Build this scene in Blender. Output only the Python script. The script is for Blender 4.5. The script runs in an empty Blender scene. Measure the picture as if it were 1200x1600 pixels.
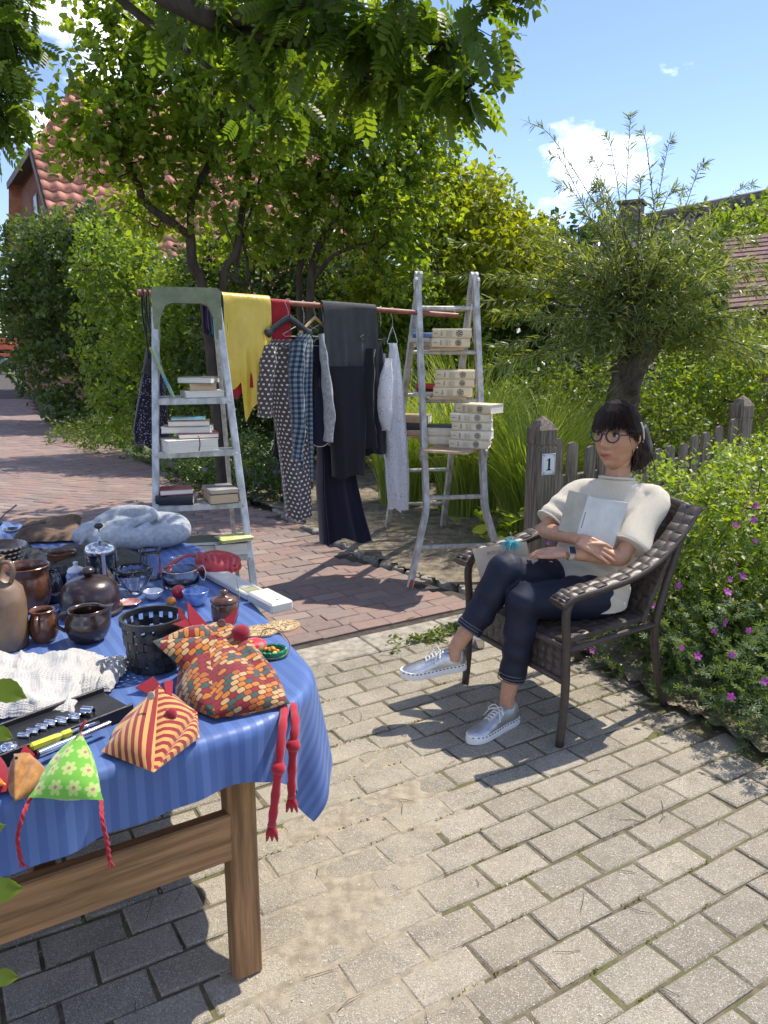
import bpy, bmesh, math, random
import numpy as np
from mathutils import Vector, Matrix

random.seed(7)
rng = np.random.default_rng(7)
scene = bpy.context.scene
R = math.radians

# ------------------------------------------------------------------ camera
cam_data = bpy.data.cameras.new('camera')
camera = bpy.data.objects.new('camera', cam_data)
scene.collection.objects.link(camera)
scene.camera = camera
camera.location = (0, 0, 1.55)
camera.rotation_euler = (R(90 - 12.2), 0, 0)
cam_data.sensor_fit = 'VERTICAL'
cam_data.sensor_height = 36.0
cam_data.lens = 36.0 * 1180.0 / 1600.0
cam_data.clip_start = 0.05
cam_data.clip_end = 2000
scene.render.resolution_x, scene.render.resolution_y = 768, 1024

# ------------------------------------------------------------------ sky, sun, exposure
SUN_EL, SUN_AZ = R(58), R(38)            # azimuth counted from +X towards +Y
world = bpy.data.worlds.new('World')
scene.world = world
world.use_nodes = True
wn, wl = world.node_tree.nodes, world.node_tree.links
wn.clear()
w_out = wn.new('ShaderNodeOutputWorld')
w_bg = wn.new('ShaderNodeBackground')
w_sky = wn.new('ShaderNodeTexSky')
w_sky.sky_type = 'NISHITA'
w_sky.sun_disc = False
w_sky.sun_elevation = SUN_EL
w_sky.sun_rotation = R(90) - SUN_AZ
w_sky.altitude = 50
w_sky.air_density = 1.0
w_sky.dust_density = 0.05
w_sky.ozone_density = 1.5
w_bg.inputs['Strength'].default_value = 0.083
w_tc = wn.new('ShaderNodeTexCoord')
w_map = wn.new('ShaderNodeMapping')
w_map.inputs['Scale'].default_value = (1.0, 1.0, 1.9)
w_map.inputs['Location'].default_value = (8.33, 0.8, 0.34)
w_n1 = wn.new('ShaderNodeTexNoise')
w_n1.inputs['Scale'].default_value = 3.4
w_n1.inputs['Detail'].default_value = 9
w_n1.inputs['Roughness'].default_value = 0.55
w_ramp = wn.new('ShaderNodeValToRGB')
w_ramp.color_ramp.elements[0].position = 0.54
w_ramp.color_ramp.elements[1].position = 0.72
w_mix = wn.new('ShaderNodeMix')
w_mix.data_type = 'RGBA'
w_mix.inputs[7].default_value = (22, 22, 22, 1)
wl.new(w_tc.outputs['Generated'], w_map.inputs['Vector'])
wl.new(w_map.outputs['Vector'], w_n1.inputs['Vector'])
wl.new(w_n1.outputs['Fac'], w_ramp.inputs['Fac'])
wl.new(w_ramp.outputs['Color'], w_mix.inputs[0])
w_tint = wn.new('ShaderNodeMix')
w_tint.data_type = 'RGBA'
w_tint.blend_type = 'MULTIPLY'
w_tint.inputs[0].default_value = 1.0
w_tint.inputs[7].default_value = (0.84, 0.82, 0.97, 1)
wl.new(w_sky.outputs['Color'], w_tint.inputs[6])
wl.new(w_tint.outputs[2], w_mix.inputs[6])
wl.new(w_mix.outputs[2], w_bg.inputs['Color'])
wl.new(w_bg.outputs['Background'], w_out.inputs['Surface'])

sun_data = bpy.data.lights.new('sun', 'SUN')
sun_data.energy = 2.35
sun_data.angle = R(0.53)
sun_data.color = (1.0, 0.925, 0.80)
sun = bpy.data.objects.new('sun', sun_data)
scene.collection.objects.link(sun)
sun_dir = Vector((math.cos(SUN_EL) * math.cos(SUN_AZ), math.cos(SUN_EL) * math.sin(SUN_AZ), math.sin(SUN_EL)))
sun.rotation_euler = sun_dir.to_track_quat('Z', 'Y').to_euler()
sun.location = (6, 9, 14)

vs = scene.view_settings
vs.view_transform = 'Standard'
vs.look = 'None'
vs.exposure = 1.42
vs.gamma = 1.0
vs.use_curve_mapping = False
scene.cycles.use_denoising = True
scene.cycles.use_adaptive_sampling = True
scene.cycles.adaptive_threshold = 0.02
scene.cycles.max_bounces = 7
scene.cycles.diffuse_bounces = 4
scene.cycles.glossy_bounces = 3
scene.cycles.transmission_bounces = 5
scene.cycles.transparent_max_bounces = 8
scene.cycles.caustics_reflective = False
scene.cycles.caustics_refractive = False
scene.cycles.sample_clamp_indirect = 6.0

# ------------------------------------------------------------------ materials
MATS = {}

def nodes_of(name):
 m = bpy.data.materials.new(name)
 m.use_nodes = True
 nt = m.node_tree
 nt.nodes.clear()
 out = nt.nodes.new('ShaderNodeOutputMaterial')
 b = nt.nodes.new('ShaderNodeBsdfPrincipled')
 nt.links.new(b.outputs[0], out.inputs['Surface'])
 return m, nt, b, out

def nmath(nt, op, a, b=None, clamp=False):
 n = nt.nodes.new('ShaderNodeMath')
 n.operation = op
 n.use_clamp = clamp
 for i, v in enumerate((a, b)):
  if v is None:
   continue
  if isinstance(v, (int, float)):
   n.inputs[i].default_value = v
  else:
   nt.links.new(v, n.inputs[i])
 return n.outputs[0]

def nmix(nt, fac, a, b, mode='MIX'):
 n = nt.nodes.new('ShaderNodeMix')
 n.data_type = 'RGBA'
 n.blend_type = mode
 for i, v in ((0, fac), (6, a), (7, b)):
  if isinstance(v, (int, float)):
   n.inputs[i].default_value = v
  elif isinstance(v, (tuple, list)):
   n.inputs[i].default_value = (*v[:3], 1)
  else:
   nt.links.new(v, n.inputs[i])
 return n.outputs[2]

def nnoise(nt, vec, scale, detail=4, rough=0.55, dist=0.0):
 n = nt.nodes.new('ShaderNodeTexNoise')
 n.inputs['Scale'].default_value = scale
 n.inputs['Detail'].default_value = detail
 n.inputs['Roughness'].default_value = rough
 n.inputs['Distortion'].default_value = dist
 if vec is not None:
  nt.links.new(vec, n.inputs['Vector'])
 return n.outputs['Fac']

def nramp(nt, fac, p0, p1):
 n = nt.nodes.new('ShaderNodeMapRange')
 n.inputs[1].default_value = p0
 n.inputs[2].default_value = p1
 nt.links.new(fac, n.inputs[0])
 return n.outputs[0]

def ncoord(nt, which='Object'):
 n = nt.nodes.new('ShaderNodeTexCoord')
 return n.outputs[which]

def nsep(nt, vec):
 n = nt.nodes.new('ShaderNodeSeparateXYZ')
 nt.links.new(vec, n.inputs[0])
 return n.outputs[0], n.outputs[1], n.outputs[2]

def ncomb(nt, x, y, z=0.0):
 n = nt.nodes.new('ShaderNodeCombineXYZ')
 for i, v in enumerate((x, y, z)):
  if isinstance(v, (int, float)):
   n.inputs[i].default_value = v
  else:
   nt.links.new(v, n.inputs[i])
 return n.outputs[0]

def nscale(nt, vec, s):
 n = nt.nodes.new('ShaderNodeMapping')
 n.inputs['Scale'].default_value = s
 nt.links.new(vec, n.inputs['Vector'])
 return n.outputs[0]

def nbump(nt, b, height, strength, dist=0.01):
 n = nt.nodes.new('ShaderNodeBump')
 n.inputs['Strength'].default_value = strength
 n.inputs['Distance'].default_value = dist
 nt.links.new(height, n.inputs['Height'])
 nt.links.new(n.outputs[0], b.inputs['Normal'])

def rand_obj(nt):
 return nt.nodes.new('ShaderNodeObjectInfo').outputs['Random']

def M(name, col, rough=0.6, var=0.2, scale=14.0, bump=0.0, bscale=None, metal=0.0, spec=0.5, col2=None,
  stretch=None, orand=0.0, sheen=0.0, coat=0.0, lo=0.35, hi=0.65, ior=None, trans=0.0, alpha=None, translucent=0.0, turn=None):
 if name in MATS:
  return MATS[name]
 m, nt, b, out = nodes_of(name)
 vec = ncoord(nt)
 if turn:
  mp = nt.nodes.new('ShaderNodeMapping')
  mp.inputs['Rotation'].default_value = (0, 0, -turn)
  nt.links.new(vec, mp.inputs['Vector'])
  vec = mp.outputs[0]
 if stretch:
  vec = nscale(nt, vec, stretch)
 f = nramp(nt, nnoise(nt, vec, scale, 5, 0.6), lo, hi)
 a = tuple(c * (1 - var) for c in col[:3])
 c = col2 if col2 else tuple(min(1, q * (1 + var)) for q in col[:3])
 colr = nmix(nt, f, a, c)
 if orand:
  r = nramp(nt, rand_obj(nt), 0, 1)
  v = nmath(nt, 'ADD', nmath(nt, 'MULTIPLY', r, 2 * orand), 1 - orand)
  colr = nmix(nt, 1.0, colr, ncomb(nt, v, v, v), 'MULTIPLY')
 nt.links.new(colr, b.inputs['Base Color'])
 b.inputs['Roughness'].default_value = rough
 b.inputs['Metallic'].default_value = metal
 b.inputs['Specular IOR Level'].default_value = spec
 if coat:
  b.inputs['Coat Weight'].default_value = coat
  b.inputs['Coat Roughness'].default_value = 0.1
 if sheen:
  b.inputs['Sheen Weight'].default_value = sheen
 if trans:
  b.inputs['Transmission Weight'].default_value = trans
 if ior:
  b.inputs['IOR'].default_value = ior
 if bump:
  nbump(nt, b, nnoise(nt, vec, bscale or scale * 4, 6, 0.65), bump)
 if translucent:
  tr = nt.nodes.new('ShaderNodeBsdfTranslucent')
  nt.links.new(colr, tr.inputs['Color'])
  mx = nt.nodes.new('ShaderNodeMixShader')
  mx.inputs[0].default_value = translucent
  nt.links.new(b.outputs[0], mx.inputs[1])
  nt.links.new(tr.outputs[0], mx.inputs[2])
  nt.links.new(mx.outputs[0], out.inputs['Surface'])
 MATS[name] = m
 return m

def leaf_mat(name, c0, c1, c2, trans=0.45, rough=0.42, spec=0.4):
 m, nt, b, out = nodes_of(name)
 at = nt.nodes.new('ShaderNodeAttribute')
 at.attribute_name = 'rnd'
 r = nt.nodes.new('ShaderNodeValToRGB')
 cr = r.color_ramp
 cr.elements[0].color = (*c0, 1)
 cr.elements[1].color = (*c2, 1)
 e = cr.elements.new(0.55)
 e.color = (*c1, 1)
 nt.links.new(at.outputs['Fac'], r.inputs[0])
 nt.links.new(r.outputs[0], b.inputs['Base Color'])
 b.inputs['Roughness'].default_value = rough
 b.inputs['Specular IOR Level'].default_value = spec
 t = nt.nodes.new('ShaderNodeBsdfTranslucent')
 tc = nmix(nt, 1.0, r.outputs[0], (2.4, 2.2, 0.6), 'MULTIPLY')
 nt.links.new(tc, t.inputs['Color'])
 mx = nt.nodes.new('ShaderNodeMixShader')
 mx.inputs[0].default_value = trans
 nt.links.new(b.outputs[0], mx.inputs[1])
 nt.links.new(t.outputs[0], mx.inputs[2])
 nt.links.new(mx.outputs[0], out.inputs['Surface'])
 return m

# ------------------------------------------------------------------ mesh helpers
def V3(p):
 return np.array(p, float)

def unit(v):
 v = np.asarray(v, float)
 return v / (np.linalg.norm(v) + 1e-12)

def rotz(a):
 c, s = math.cos(a), math.sin(a)
 return np.array([[c, -s, 0], [s, c, 0], [0, 0, 1.0]])

def rot_axis(ax, a):
 return np.array(Matrix.Rotation(a, 3, Vector(ax)))

def frame(x=None, y=None, z=None):
 if x is not None and z is not None:
  x = unit(x); z = V3(z) - np.dot(z, x) * x; z = unit(z); y = np.cross(z, x)
 elif x is not None and y is not None:
  x = unit(x); y = V3(y) - np.dot(y, x) * x; y = unit(y); z = np.cross(x, y)
 else:
  z = unit(z); y = V3(y) - np.dot(y, z) * z; y = unit(y); x = np.cross(y, z)
 return np.stack([x, y, z], 1)

class MB:

 def __init__(self):
  self.v, self.f, self.uv = [], [], []
  self.n = 0
  self.has_uv = False

 def add(self, verts, faces, uv=None):
  verts = np.asarray(verts, float)
  self.v.append(verts)
  o = self.n
  self.f += [tuple(i + o for i in q) for q in faces]
  self.n += len(verts)
  if uv is not None:
   self.has_uv = True
   self.uv.append(np.asarray(uv, float))
  else:
   self.uv.append(np.zeros((len(verts), 2)))
  return self

 def box(self, c, size, rot=None, bevel=0.0):
  c = V3(c); h = V3(size) / 2
  if bevel <= 0:
   s = np.array([[-1, -1, -1], [1, -1, -1], [1, 1, -1], [-1, 1, -1], [-1, -1, 1], [1, -1, 1], [1, 1, 1], [-1, 1, 1]], float) * h
   f = [(0, 3, 2, 1), (4, 5, 6, 7), (0, 1, 5, 4), (1, 2, 6, 5), (2, 3, 7, 6), (3, 0, 4, 7)]
  else:
   b = min(bevel, h.min() * 0.95)
   s, f = [], []
   idx = {}
   for sx in (-1, 1):
    for sy in (-1, 1):
     for sz in (-1, 1):
      for ax in range(3):
       p = np.array([sx, sy, sz], float) * h
       for q in range(3):
        if q != ax:
         p[q] -= (sx, sy, sz)[q] * b
       idx[(sx, sy, sz, ax)] = len(s)
       s.append(p)
   s = np.array(s)
   for ax in range(3):
    o1, o2 = (ax + 1) % 3, (ax + 2) % 3
    for sg in (-1, 1):
     q = []
     for a, bb in ((-1, -1), (1, -1), (1, 1), (-1, 1)):
      k = [0, 0, 0]; k[ax] = sg; k[o1] = a; k[o2] = bb
      q.append(idx[(*k, ax)])
     f.append(tuple(q if sg > 0 else q[::-1]))
   for ax in range(3):
    o1, o2 = (ax + 1) % 3, (ax + 2) % 3
    for a in (-1, 1):
     for bb in (-1, 1):
      k0 = [0, 0, 0]; k0[ax] = -1; k0[o1] = a; k0[o2] = bb
      k1 = list(k0); k1[ax] = 1
      q = [idx[(*k0, o1)], idx[(*k1, o1)], idx[(*k1, o2)], idx[(*k0, o2)]]
      f.append(tuple(q if a * bb < 0 else q[::-1]))
   for sx in (-1, 1):
    for sy in (-1, 1):
     for sz in (-1, 1):
      q = [idx[(sx, sy, sz, 0)], idx[(sx, sy, sz, 1)], idx[(sx, sy, sz, 2)]]
      f.append(tuple(q if sx * sy * sz > 0 else q[::-1]))
  if rot is not None:
   s = s @ np.asarray(rot).T
  return self.add(s + c, f)

 def rings(self, rings, cap=True, closed=True, uv=False, wrap=False):
  rings = [np.asarray(r, float) for r in rings]
  k, m = len(rings[0]), len(rings)
  f = []
  for i in range(m - 1 if not wrap else m):
   j2 = (i + 1) % m
   for j in range(k if closed else k - 1):
    a, b = i * k + j, i * k + (j + 1) % k
    c, d = j2 * k + (j + 1) % k, j2 * k + j
    f.append((a, b, c, d))
  if cap and closed and not wrap:
   f.append(tuple(range(k))[::-1])
   f.append(tuple((m - 1) * k + j for j in range(k)))
  uvs = None
  if uv:
   uvs = [(j / (k - 1 if not closed else k), i / max(1, m - 1)) for i in range(m) for j in range(k)]
  return self.add(np.concatenate(rings), f, uvs)

 def tube(self, pts, rad, n=8, cap=True, flat=1.0, up=None, wrap=False, uv=False):
  pts = [V3(p) for p in pts]
  if isinstance(rad, (int, float)):
   rad = [rad] * len(pts)
  m = len(pts)
  tang = []
  for i in range(m):
   if wrap:
    t = pts[(i + 1) % m] - pts[i - 1]
   else:
    t = pts[min(i + 1, m - 1)] - pts[max(i - 1, 0)]
   tang.append(unit(t))
  u0 = V3(up) if up is not None else (V3((0, 0, 1)) if abs(tang[0][2]) < 0.9 else V3((1, 0, 0)))
  rs = []
  x = None
  for i in range(m):
   t = tang[i]
   ref = u0 if (x is None or up is not None) else x
   x = ref - np.dot(ref, t) * t
   x = unit(x)
   y = np.cross(t, x)
   a = np.arange(n) / n * 2 * math.pi
   rs.append(pts[i] + rad[i] * (np.outer(np.cos(a), x) * flat + np.outer(np.sin(a), y)))
  return self.rings(rs, cap, True, uv, wrap)

 def lathe(self, prof, n=20, c=(0, 0, 0), rot=None, cap=True, uv=False, start=0.0):
  a = np.arange(n) / n * 2 * math.pi + start
  rs = []
  for r, z in prof:
   r = max(r, 1e-4)
   p = np.stack([np.cos(a) * r, np.sin(a) * r, np.full(n, z)], 1)
   if rot is not None:
    p = p @ np.asarray(rot).T
   rs.append(p + V3(c))
  return self.rings(rs, cap, True, uv)

 def prism(self, poly, z0, z1, rot=None, c=(0, 0, 0)):
  poly = np.asarray(poly, float)
  k = len(poly)
  b = np.column_stack([poly, np.full(k, z0)])
  t = np.column_stack([poly, np.full(k, z1)])
  s = np.concatenate([b, t])
  if rot is not None:
   s = s @ np.asarray(rot).T
  f = [tuple(range(k))[::-1], tuple(range(k, 2 * k))]
  f += [(i, (i + 1) % k, k + (i + 1) % k, k + i) for i in range(k)]
  return self.add(s + V3(c), f)

 def grid(self, P, uv=True, flip=False):
  P = np.asarray(P, float)
  a, b = P.shape[:2]
  f = []
  for i in range(a - 1):
   for j in range(b - 1):
    q = (i * b + j, i * b + j + 1, (i + 1) * b + j + 1, (i + 1) * b + j)
    f.append(q[::-1] if flip else q)
  uvs = [(j / (b - 1), i / (a - 1)) for i in range(a) for j in range(b)] if uv else None
  return self.add(P.reshape(-1, 3), f, uvs)

 def verts(self):
  return np.concatenate(self.v)

 def mesh(self, name, origin=(0, 0, 0), smooth=False, angle=None):
  me = bpy.data.meshes.new(name)
  vv = self.verts() - V3(origin)
  me.from_pydata(vv.tolist(), [], self.f)
  if self.has_uv:
   uvs = np.concatenate(self.uv)
   lay = me.uv_layers.new(name='UVMap')
   li = np.zeros(len(me.loops), int)
   me.loops.foreach_get('vertex_index', li)
   lay.data.foreach_set('uv', uvs[li].ravel())
  if smooth:
   me.polygons.foreach_set('use_smooth', [True] * len(me.polygons))
   if angle:
    me.set_sharp_from_angle(angle=R(angle))
  me.update()
  return me

 def build(self, name, mat, parent=None, origin=None, smooth=False, angle=None):
  if parent is not None:
   origin = tuple(world_loc(parent))
  elif origin is None:
   vv = self.verts()
   origin = (*((vv.min(0) + vv.max(0)) / 2)[:2], vv[:, 2].min())
  me = self.mesh(name, origin, smooth, angle)
  return link(name, me, mat, parent, origin)

def world_loc(o):
 p = Vector((0, 0, 0))
 while o is not None:
  p += o.location
  o = o.parent
 return p

def link(name, me, mat, parent=None, origin=(0, 0, 0)):
 o = bpy.data.objects.new(name, me)
 scene.collection.objects.link(o)
 if mat is not None:
  for q in (mat if isinstance(mat, (list, tuple)) else [mat]):
   me.materials.append(q)
 if parent is not None:
  o.parent = parent
  o.location = Vector(origin) - world_loc(parent)
 else:
  o.location = origin
 return o

def tag(o, label=None, cat=None, group=None, kind=None):
 if label:
  o['label'] = label
 if cat:
  o['category'] = cat
 if group:
  o['group'] = group
 if kind:
  o['kind'] = kind
 return o

def thing(name, loc, label, cat, group=None):
 o = bpy.data.objects.new(name, None)
 scene.collection.objects.link(o)
 o.location = tuple(loc)
 o.empty_display_size = 0.1
 return tag(o, label, cat, group)

def big_mesh(name, V, F, mat, parent=None, origin=(0, 0, 0), rnd=None, smooth=False, uv=None):
 V = np.asarray(V, np.float32) - np.asarray(origin, np.float32)
 F = np.asarray(F, np.int32)
 me = bpy.data.meshes.new(name)
 me.vertices.add(len(V))
 me.vertices.foreach_set('co', V.ravel())
 me.loops.add(F.size)
 me.loops.foreach_set('vertex_index', F.ravel())
 me.polygons.add(len(F))
 me.polygons.foreach_set('loop_start', np.arange(0, F.size, F.shape[1], dtype=np.int32))
 if rnd is not None:
  a = me.attributes.new('rnd', 'FLOAT', 'POINT')
  a.data.foreach_set('value', np.asarray(rnd, np.float32))
 if uv is not None:
  lay = me.uv_layers.new(name='UVMap')
  lay.data.foreach_set('uv', np.asarray(uv, np.float32)[F.ravel()].ravel())
 if smooth:
  me.polygons.foreach_set('use_smooth', np.ones(len(F), bool))
 me.update(calc_edges=True)
 me.validate()
 return link(name, me, mat, parent, origin)

def smooth_path(pts, n=6):
 P = [V3(p) for p in pts]
 P = [2 * P[0] - P[1]] + P + [2 * P[-1] - P[-2]]
 out = []
 for i in range(1, len(P) - 2):
  for k in range(n):
   t = k / n
   a, b, c, d = P[i - 1], P[i], P[i + 1], P[i + 2]
   out.append(0.5 * ((2 * b) + (c - a) * t + (2 * a - 5 * b + 4 * c - d) * t * t + (3 * b - a - 3 * c + d) * t ** 3))
 out.append(P[-2])
 return out

def remesh(mb, voxel, smooth_it=4, name='tmp', fac=0.5):
 me = mb.mesh(name)
 o = bpy.data.objects.new(name, me)
 scene.collection.objects.link(o)
 r = o.modifiers.new('r', 'REMESH')
 r.mode = 'VOXEL'
 r.voxel_size = voxel
 if smooth_it:
  s = o.modifiers.new('s', 'SMOOTH')
  s.factor = fac
  s.iterations = smooth_it
 dg = bpy.context.evaluated_depsgraph_get()
 res = bpy.data.meshes.new_from_object(o.evaluated_get(dg))
 bpy.data.objects.remove(o)
 bpy.data.meshes.remove(me)
 return res

def put_mesh(me, name, mat, parent=None, origin=None, smooth=True):
 n = len(me.vertices)
 co = np.zeros(n * 3, np.float32)
 me.vertices.foreach_get('co', co)
 co = co.reshape(-1, 3)
 if parent is not None:
  origin = tuple(world_loc(parent))
 elif origin is None:
  origin = (*((co.min(0) + co.max(0)) / 2)[:2], co[:, 2].min())
 co = co - np.asarray(origin, np.float32)
 me.vertices.foreach_set('co', co.ravel())
 if smooth:
  me.polygons.foreach_set('use_smooth', np.ones(len(me.polygons), bool))
 me.update()
 me.name = name
 return link(name, me, mat, parent, origin)

def text_mesh(txt, size, rot, loc, depth=0.0006, align='CENTER'):
 cu = bpy.data.curves.new('lettering', 'FONT')
 cu.body = txt
 cu.size = size
 cu.align_x = align
 cu.align_y = 'CENTER'
 cu.resolution_u = 2
 o = bpy.data.objects.new('lettering', cu)
 scene.collection.objects.link(o)
 dg = bpy.context.evaluated_depsgraph_get()
 me = bpy.data.meshes.new_from_object(o.evaluated_get(dg))
 v = np.array([q.co[:] for q in me.vertices]) if len(me.vertices) else np.zeros((0, 3))
 f = [tuple(p.vertices) for p in me.polygons]
 bpy.data.objects.remove(o)
 bpy.data.curves.remove(cu)
 bpy.data.meshes.remove(me)
 return v @ np.asarray(rot).T + V3(loc), f

def copy_thing(o, delta=(0, 0, 0), label=None):
 c = o.copy()
 scene.collection.objects.link(c)
 c.location = Vector(o.location) + Vector(delta)
 if label:
  c['label'] = label
 for ch in [q for q in scene.objects if q.parent == o]:
  d = ch.copy()
  scene.collection.objects.link(d)
  d.parent = c
  for g in [q for q in scene.objects if q.parent == ch]:
   e = g.copy()
   scene.collection.objects.link(e)
   e.parent = d
 return c

# ================================================================== GROUND
def vnoise(x, y, seed=0):
 xi, yi = np.floor(x).astype(np.int64), np.floor(y).astype(np.int64)
 xf, yf = x - xi, y - yi
 u, v = xf * xf * (3 - 2 * xf), yf * yf * (3 - 2 * yf)

 def h(a, b):
  n = (a * 374761393 + b * 668265263 + seed * 1442695041) & 0x7fffffff
  n = ((n ^ (n >> 13)) * 1274126177) & 0x7fffffff
  return ((n ^ (n >> 16)) & 0xffff) / 65535.0
 return (h(xi, yi) * (1 - u) + h(xi + 1, yi) * u) * (1 - v) + (h(xi, yi + 1) * (1 - u) + h(xi + 1, yi + 1) * u) * v

def fbm(x, y, seed=0, oct=4):
 s, a, t = 0, 1.0, 0
 for k in range(oct):
  s = s + a * vnoise(x * 2 ** k, y * 2 ** k, seed + k * 17)
  t += a
  a *= 0.5
 return s / t

def project(X, Y, Z=0.0):
 th = R(12.2)
 d = Y * math.cos(th) - (Z - 1.55) * math.sin(th)
 up = Y * math.sin(th) + (Z - 1.55) * math.cos(th)
 return 600 + 1180 * X / d, 800 - 1180 * up / d, d

A31 = R(31)
E1 = np.array([math.cos(A31), math.sin(A31)])
E2 = np.array([-math.sin(A31), math.cos(A31)])

# --- materials of the ground
m_soil = M('soil', (0.15, 0.12, 0.085), 0.95, 0.4, 9, 0.5, 60, col2=(0.27, 0.225, 0.165))
m_far = M('ground_far', (0.09, 0.12, 0.05), 0.95, 0.4, 3, 0.3, 30)

def paver_material():
 m, nt, b, out = nodes_of('concrete_paver')
 geo = nt.nodes.new('ShaderNodeNewGeometry').outputs['Position']
 r = rand_obj(nt)
 base = nmix(nt, nramp(nt, nnoise(nt, geo, 5, 4), 0.3, 0.7), (0.27, 0.237, 0.187), (0.37, 0.33, 0.268))
 v = nmath(nt, 'ADD', nmath(nt, 'MULTIPLY', r, 0.3), 0.85)
 base = nmix(nt, 1.0, base, ncomb(nt, v, v, nmath(nt, 'MULTIPLY', v, 0.96)), 'MULTIPLY')
 vor = nt.nodes.new('ShaderNodeTexVoronoi')
 vor.inputs['Scale'].default_value = 400
 nt.links.new(geo, vor.inputs['Vector'])
 gx, gy, gz = nsep(nt, vor.outputs['Color'])
 base = nmix(nt, nmath(nt, 'MULTIPLY', nramp(nt, gx, 0.55, 1.0), 0.75), base, (0.13, 0.115, 0.10))
 base = nmix(nt, nmath(nt, 'MULTIPLY', nramp(nt, gy, 0.8, 1.0), 0.7), base, (0.66, 0.62, 0.55))
 st = nramp(nt, nnoise(nt, geo, 13, 6, 0.7), 0.55, 0.75)
 base = nmix(nt, nmath(nt, 'MULTIPLY', st, 0.5), base, (0.15, 0.14, 0.105))
 px_, py_, pz_ = nsep(nt, geo)
 dx, dy = nmath(nt, 'MULTIPLY', nmath(nt, 'ADD', px_, 0.08), 1.9), nmath(nt, 'MULTIPLY', nmath(nt, 'SUBTRACT', py_, 2.1), 0.85)
 rr_ = nmath(nt, 'SQRT', nmath(nt, 'ADD', nmath(nt, 'MULTIPLY', dx, dx), nmath(nt, 'MULTIPLY', dy, dy)))
 dust = nmath(nt, 'MULTIPLY', nramp(nt, rr_, 1.25, 0.3), nramp(nt, nnoise(nt, geo, 7, 7, 0.72), 0.40, 0.66))
 base = nmix(nt, nmath(nt, 'MULTIPLY', dust, 0.55), base, (0.48, 0.40, 0.285))
 nt.links.new(base, b.inputs['Base Color'])
 b.inputs['Roughness'].default_value = 0.92
 b.inputs['Specular IOR Level'].default_value = 0.25
 nbump(nt, b, nmath(nt, 'ADD', vor.outputs['Distance'], nmath(nt, 'MULTIPLY', nnoise(nt, geo, 60, 4), 0.8)), 0.55, 0.004)
 return m

def brick_material():
 m, nt, b, out = nodes_of('clinker_brick')
 geo = nt.nodes.new('ShaderNodeNewGeometry').outputs['Position']
 at = nt.nodes.new('ShaderNodeAttribute')
 at.attribute_name = 'rnd'
 r = nmath(nt, 'FRACT', nmath(nt, 'ADD', rand_obj(nt), at.outputs['Fac']))
 rp = nt.nodes.new('ShaderNodeValToRGB')
 cr = rp.color_ramp
 cr.elements[0].color = (0.19, 0.13, 0.112, 1)
 cr.elements[1].color = (0.29, 0.225, 0.195, 1)
 for p, c in ((0.2, (0.215, 0.155, 0.138)), (0.4, (0.26, 0.155, 0.125)), (0.6, (0.21, 0.165, 0.152)), (0.8, (0.29, 0.165, 0.135))):
  e = cr.elements.new(p)
  e.color = (*c, 1)
 nt.links.new(r, rp.inputs[0])
 base = nmix(nt, nmath(nt, 'MULTIPLY', nramp(nt, nnoise(nt, geo, 22, 6, 0.7), 0.35, 0.7), 0.45), rp.outputs[0], (0.31, 0.27, 0.24))
 base = nmix(nt, nmath(nt, 'MULTIPLY', nramp(nt, nnoise(nt, geo, 2.2, 4), 0.45, 0.75), 0.35), base, (0.22, 0.18, 0.17))
 base = nmix(nt, nmath(nt, 'MULTIPLY', nramp(nt, nnoise(nt, geo, 160, 2), 0.6, 0.8), 0.35), base, (0.12, 0.09, 0.08))
 nt.links.new(base, b.inputs['Base Color'])
 b.inputs['Roughness'].default_value = 0.8
 b.inputs['Specular IOR Level'].default_value = 0.35
 nbump(nt, b, nnoise(nt, geo, 90, 6, 0.7), 0.35, 0.004)
 return m

def joint_material(name, dark, pale, green, gmask):
 m, nt, b, out = nodes_of(name)
 geo = nt.nodes.new('ShaderNodeNewGeometry').outputs['Position']
 base = nmix(nt, nramp(nt, nnoise(nt, geo, 30, 5), 0.35, 0.65), dark, pale)
 base = nmix(nt, nramp(nt, nnoise(nt, geo, 4.5, 5, 0.6), 0.5 - gmask, 0.7 - gmask), base, green)
 nt.links.new(base, b.inputs['Base Color'])
 b.inputs['Roughness'].default_value = 0.98
 nbump(nt, b, nnoise(nt, geo, 220, 4), 0.8, 0.004)
 return m

m_paver = paver_material()
m_brick = brick_material()
m_joint = joint_material('joint_moss', (0.085, 0.068, 0.042), (0.18, 0.15, 0.095), (0.125, 0.13, 0.04), 0.04)
m_joint_red = joint_material('joint_earth', (0.04, 0.033, 0.028), (0.09, 0.075, 0.06), (0.06, 0.065, 0.03), -0.12)
m_kerb = M('kerb_concrete', (0.30, 0.27, 0.22), 0.95, 0.3, 18, 0.4, 130, col2=(0.42, 0.38, 0.31))
m_stone = M('edging_stone', (0.24, 0.22, 0.19), 0.9, 0.4, 16, 0.5, 70, col2=(0.36, 0.33, 0.27), orand=0.2)

mb = MB()
mb.add([(-900, -40, -0.05), (900, -40, -0.05), (900, 1500, -0.05), (-900, 1500, -0.05)], [(0, 1, 2, 3)])
tag(mb.build('ground', m_far, origin=(0, 0, -0.05)), kind='structure')

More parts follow.
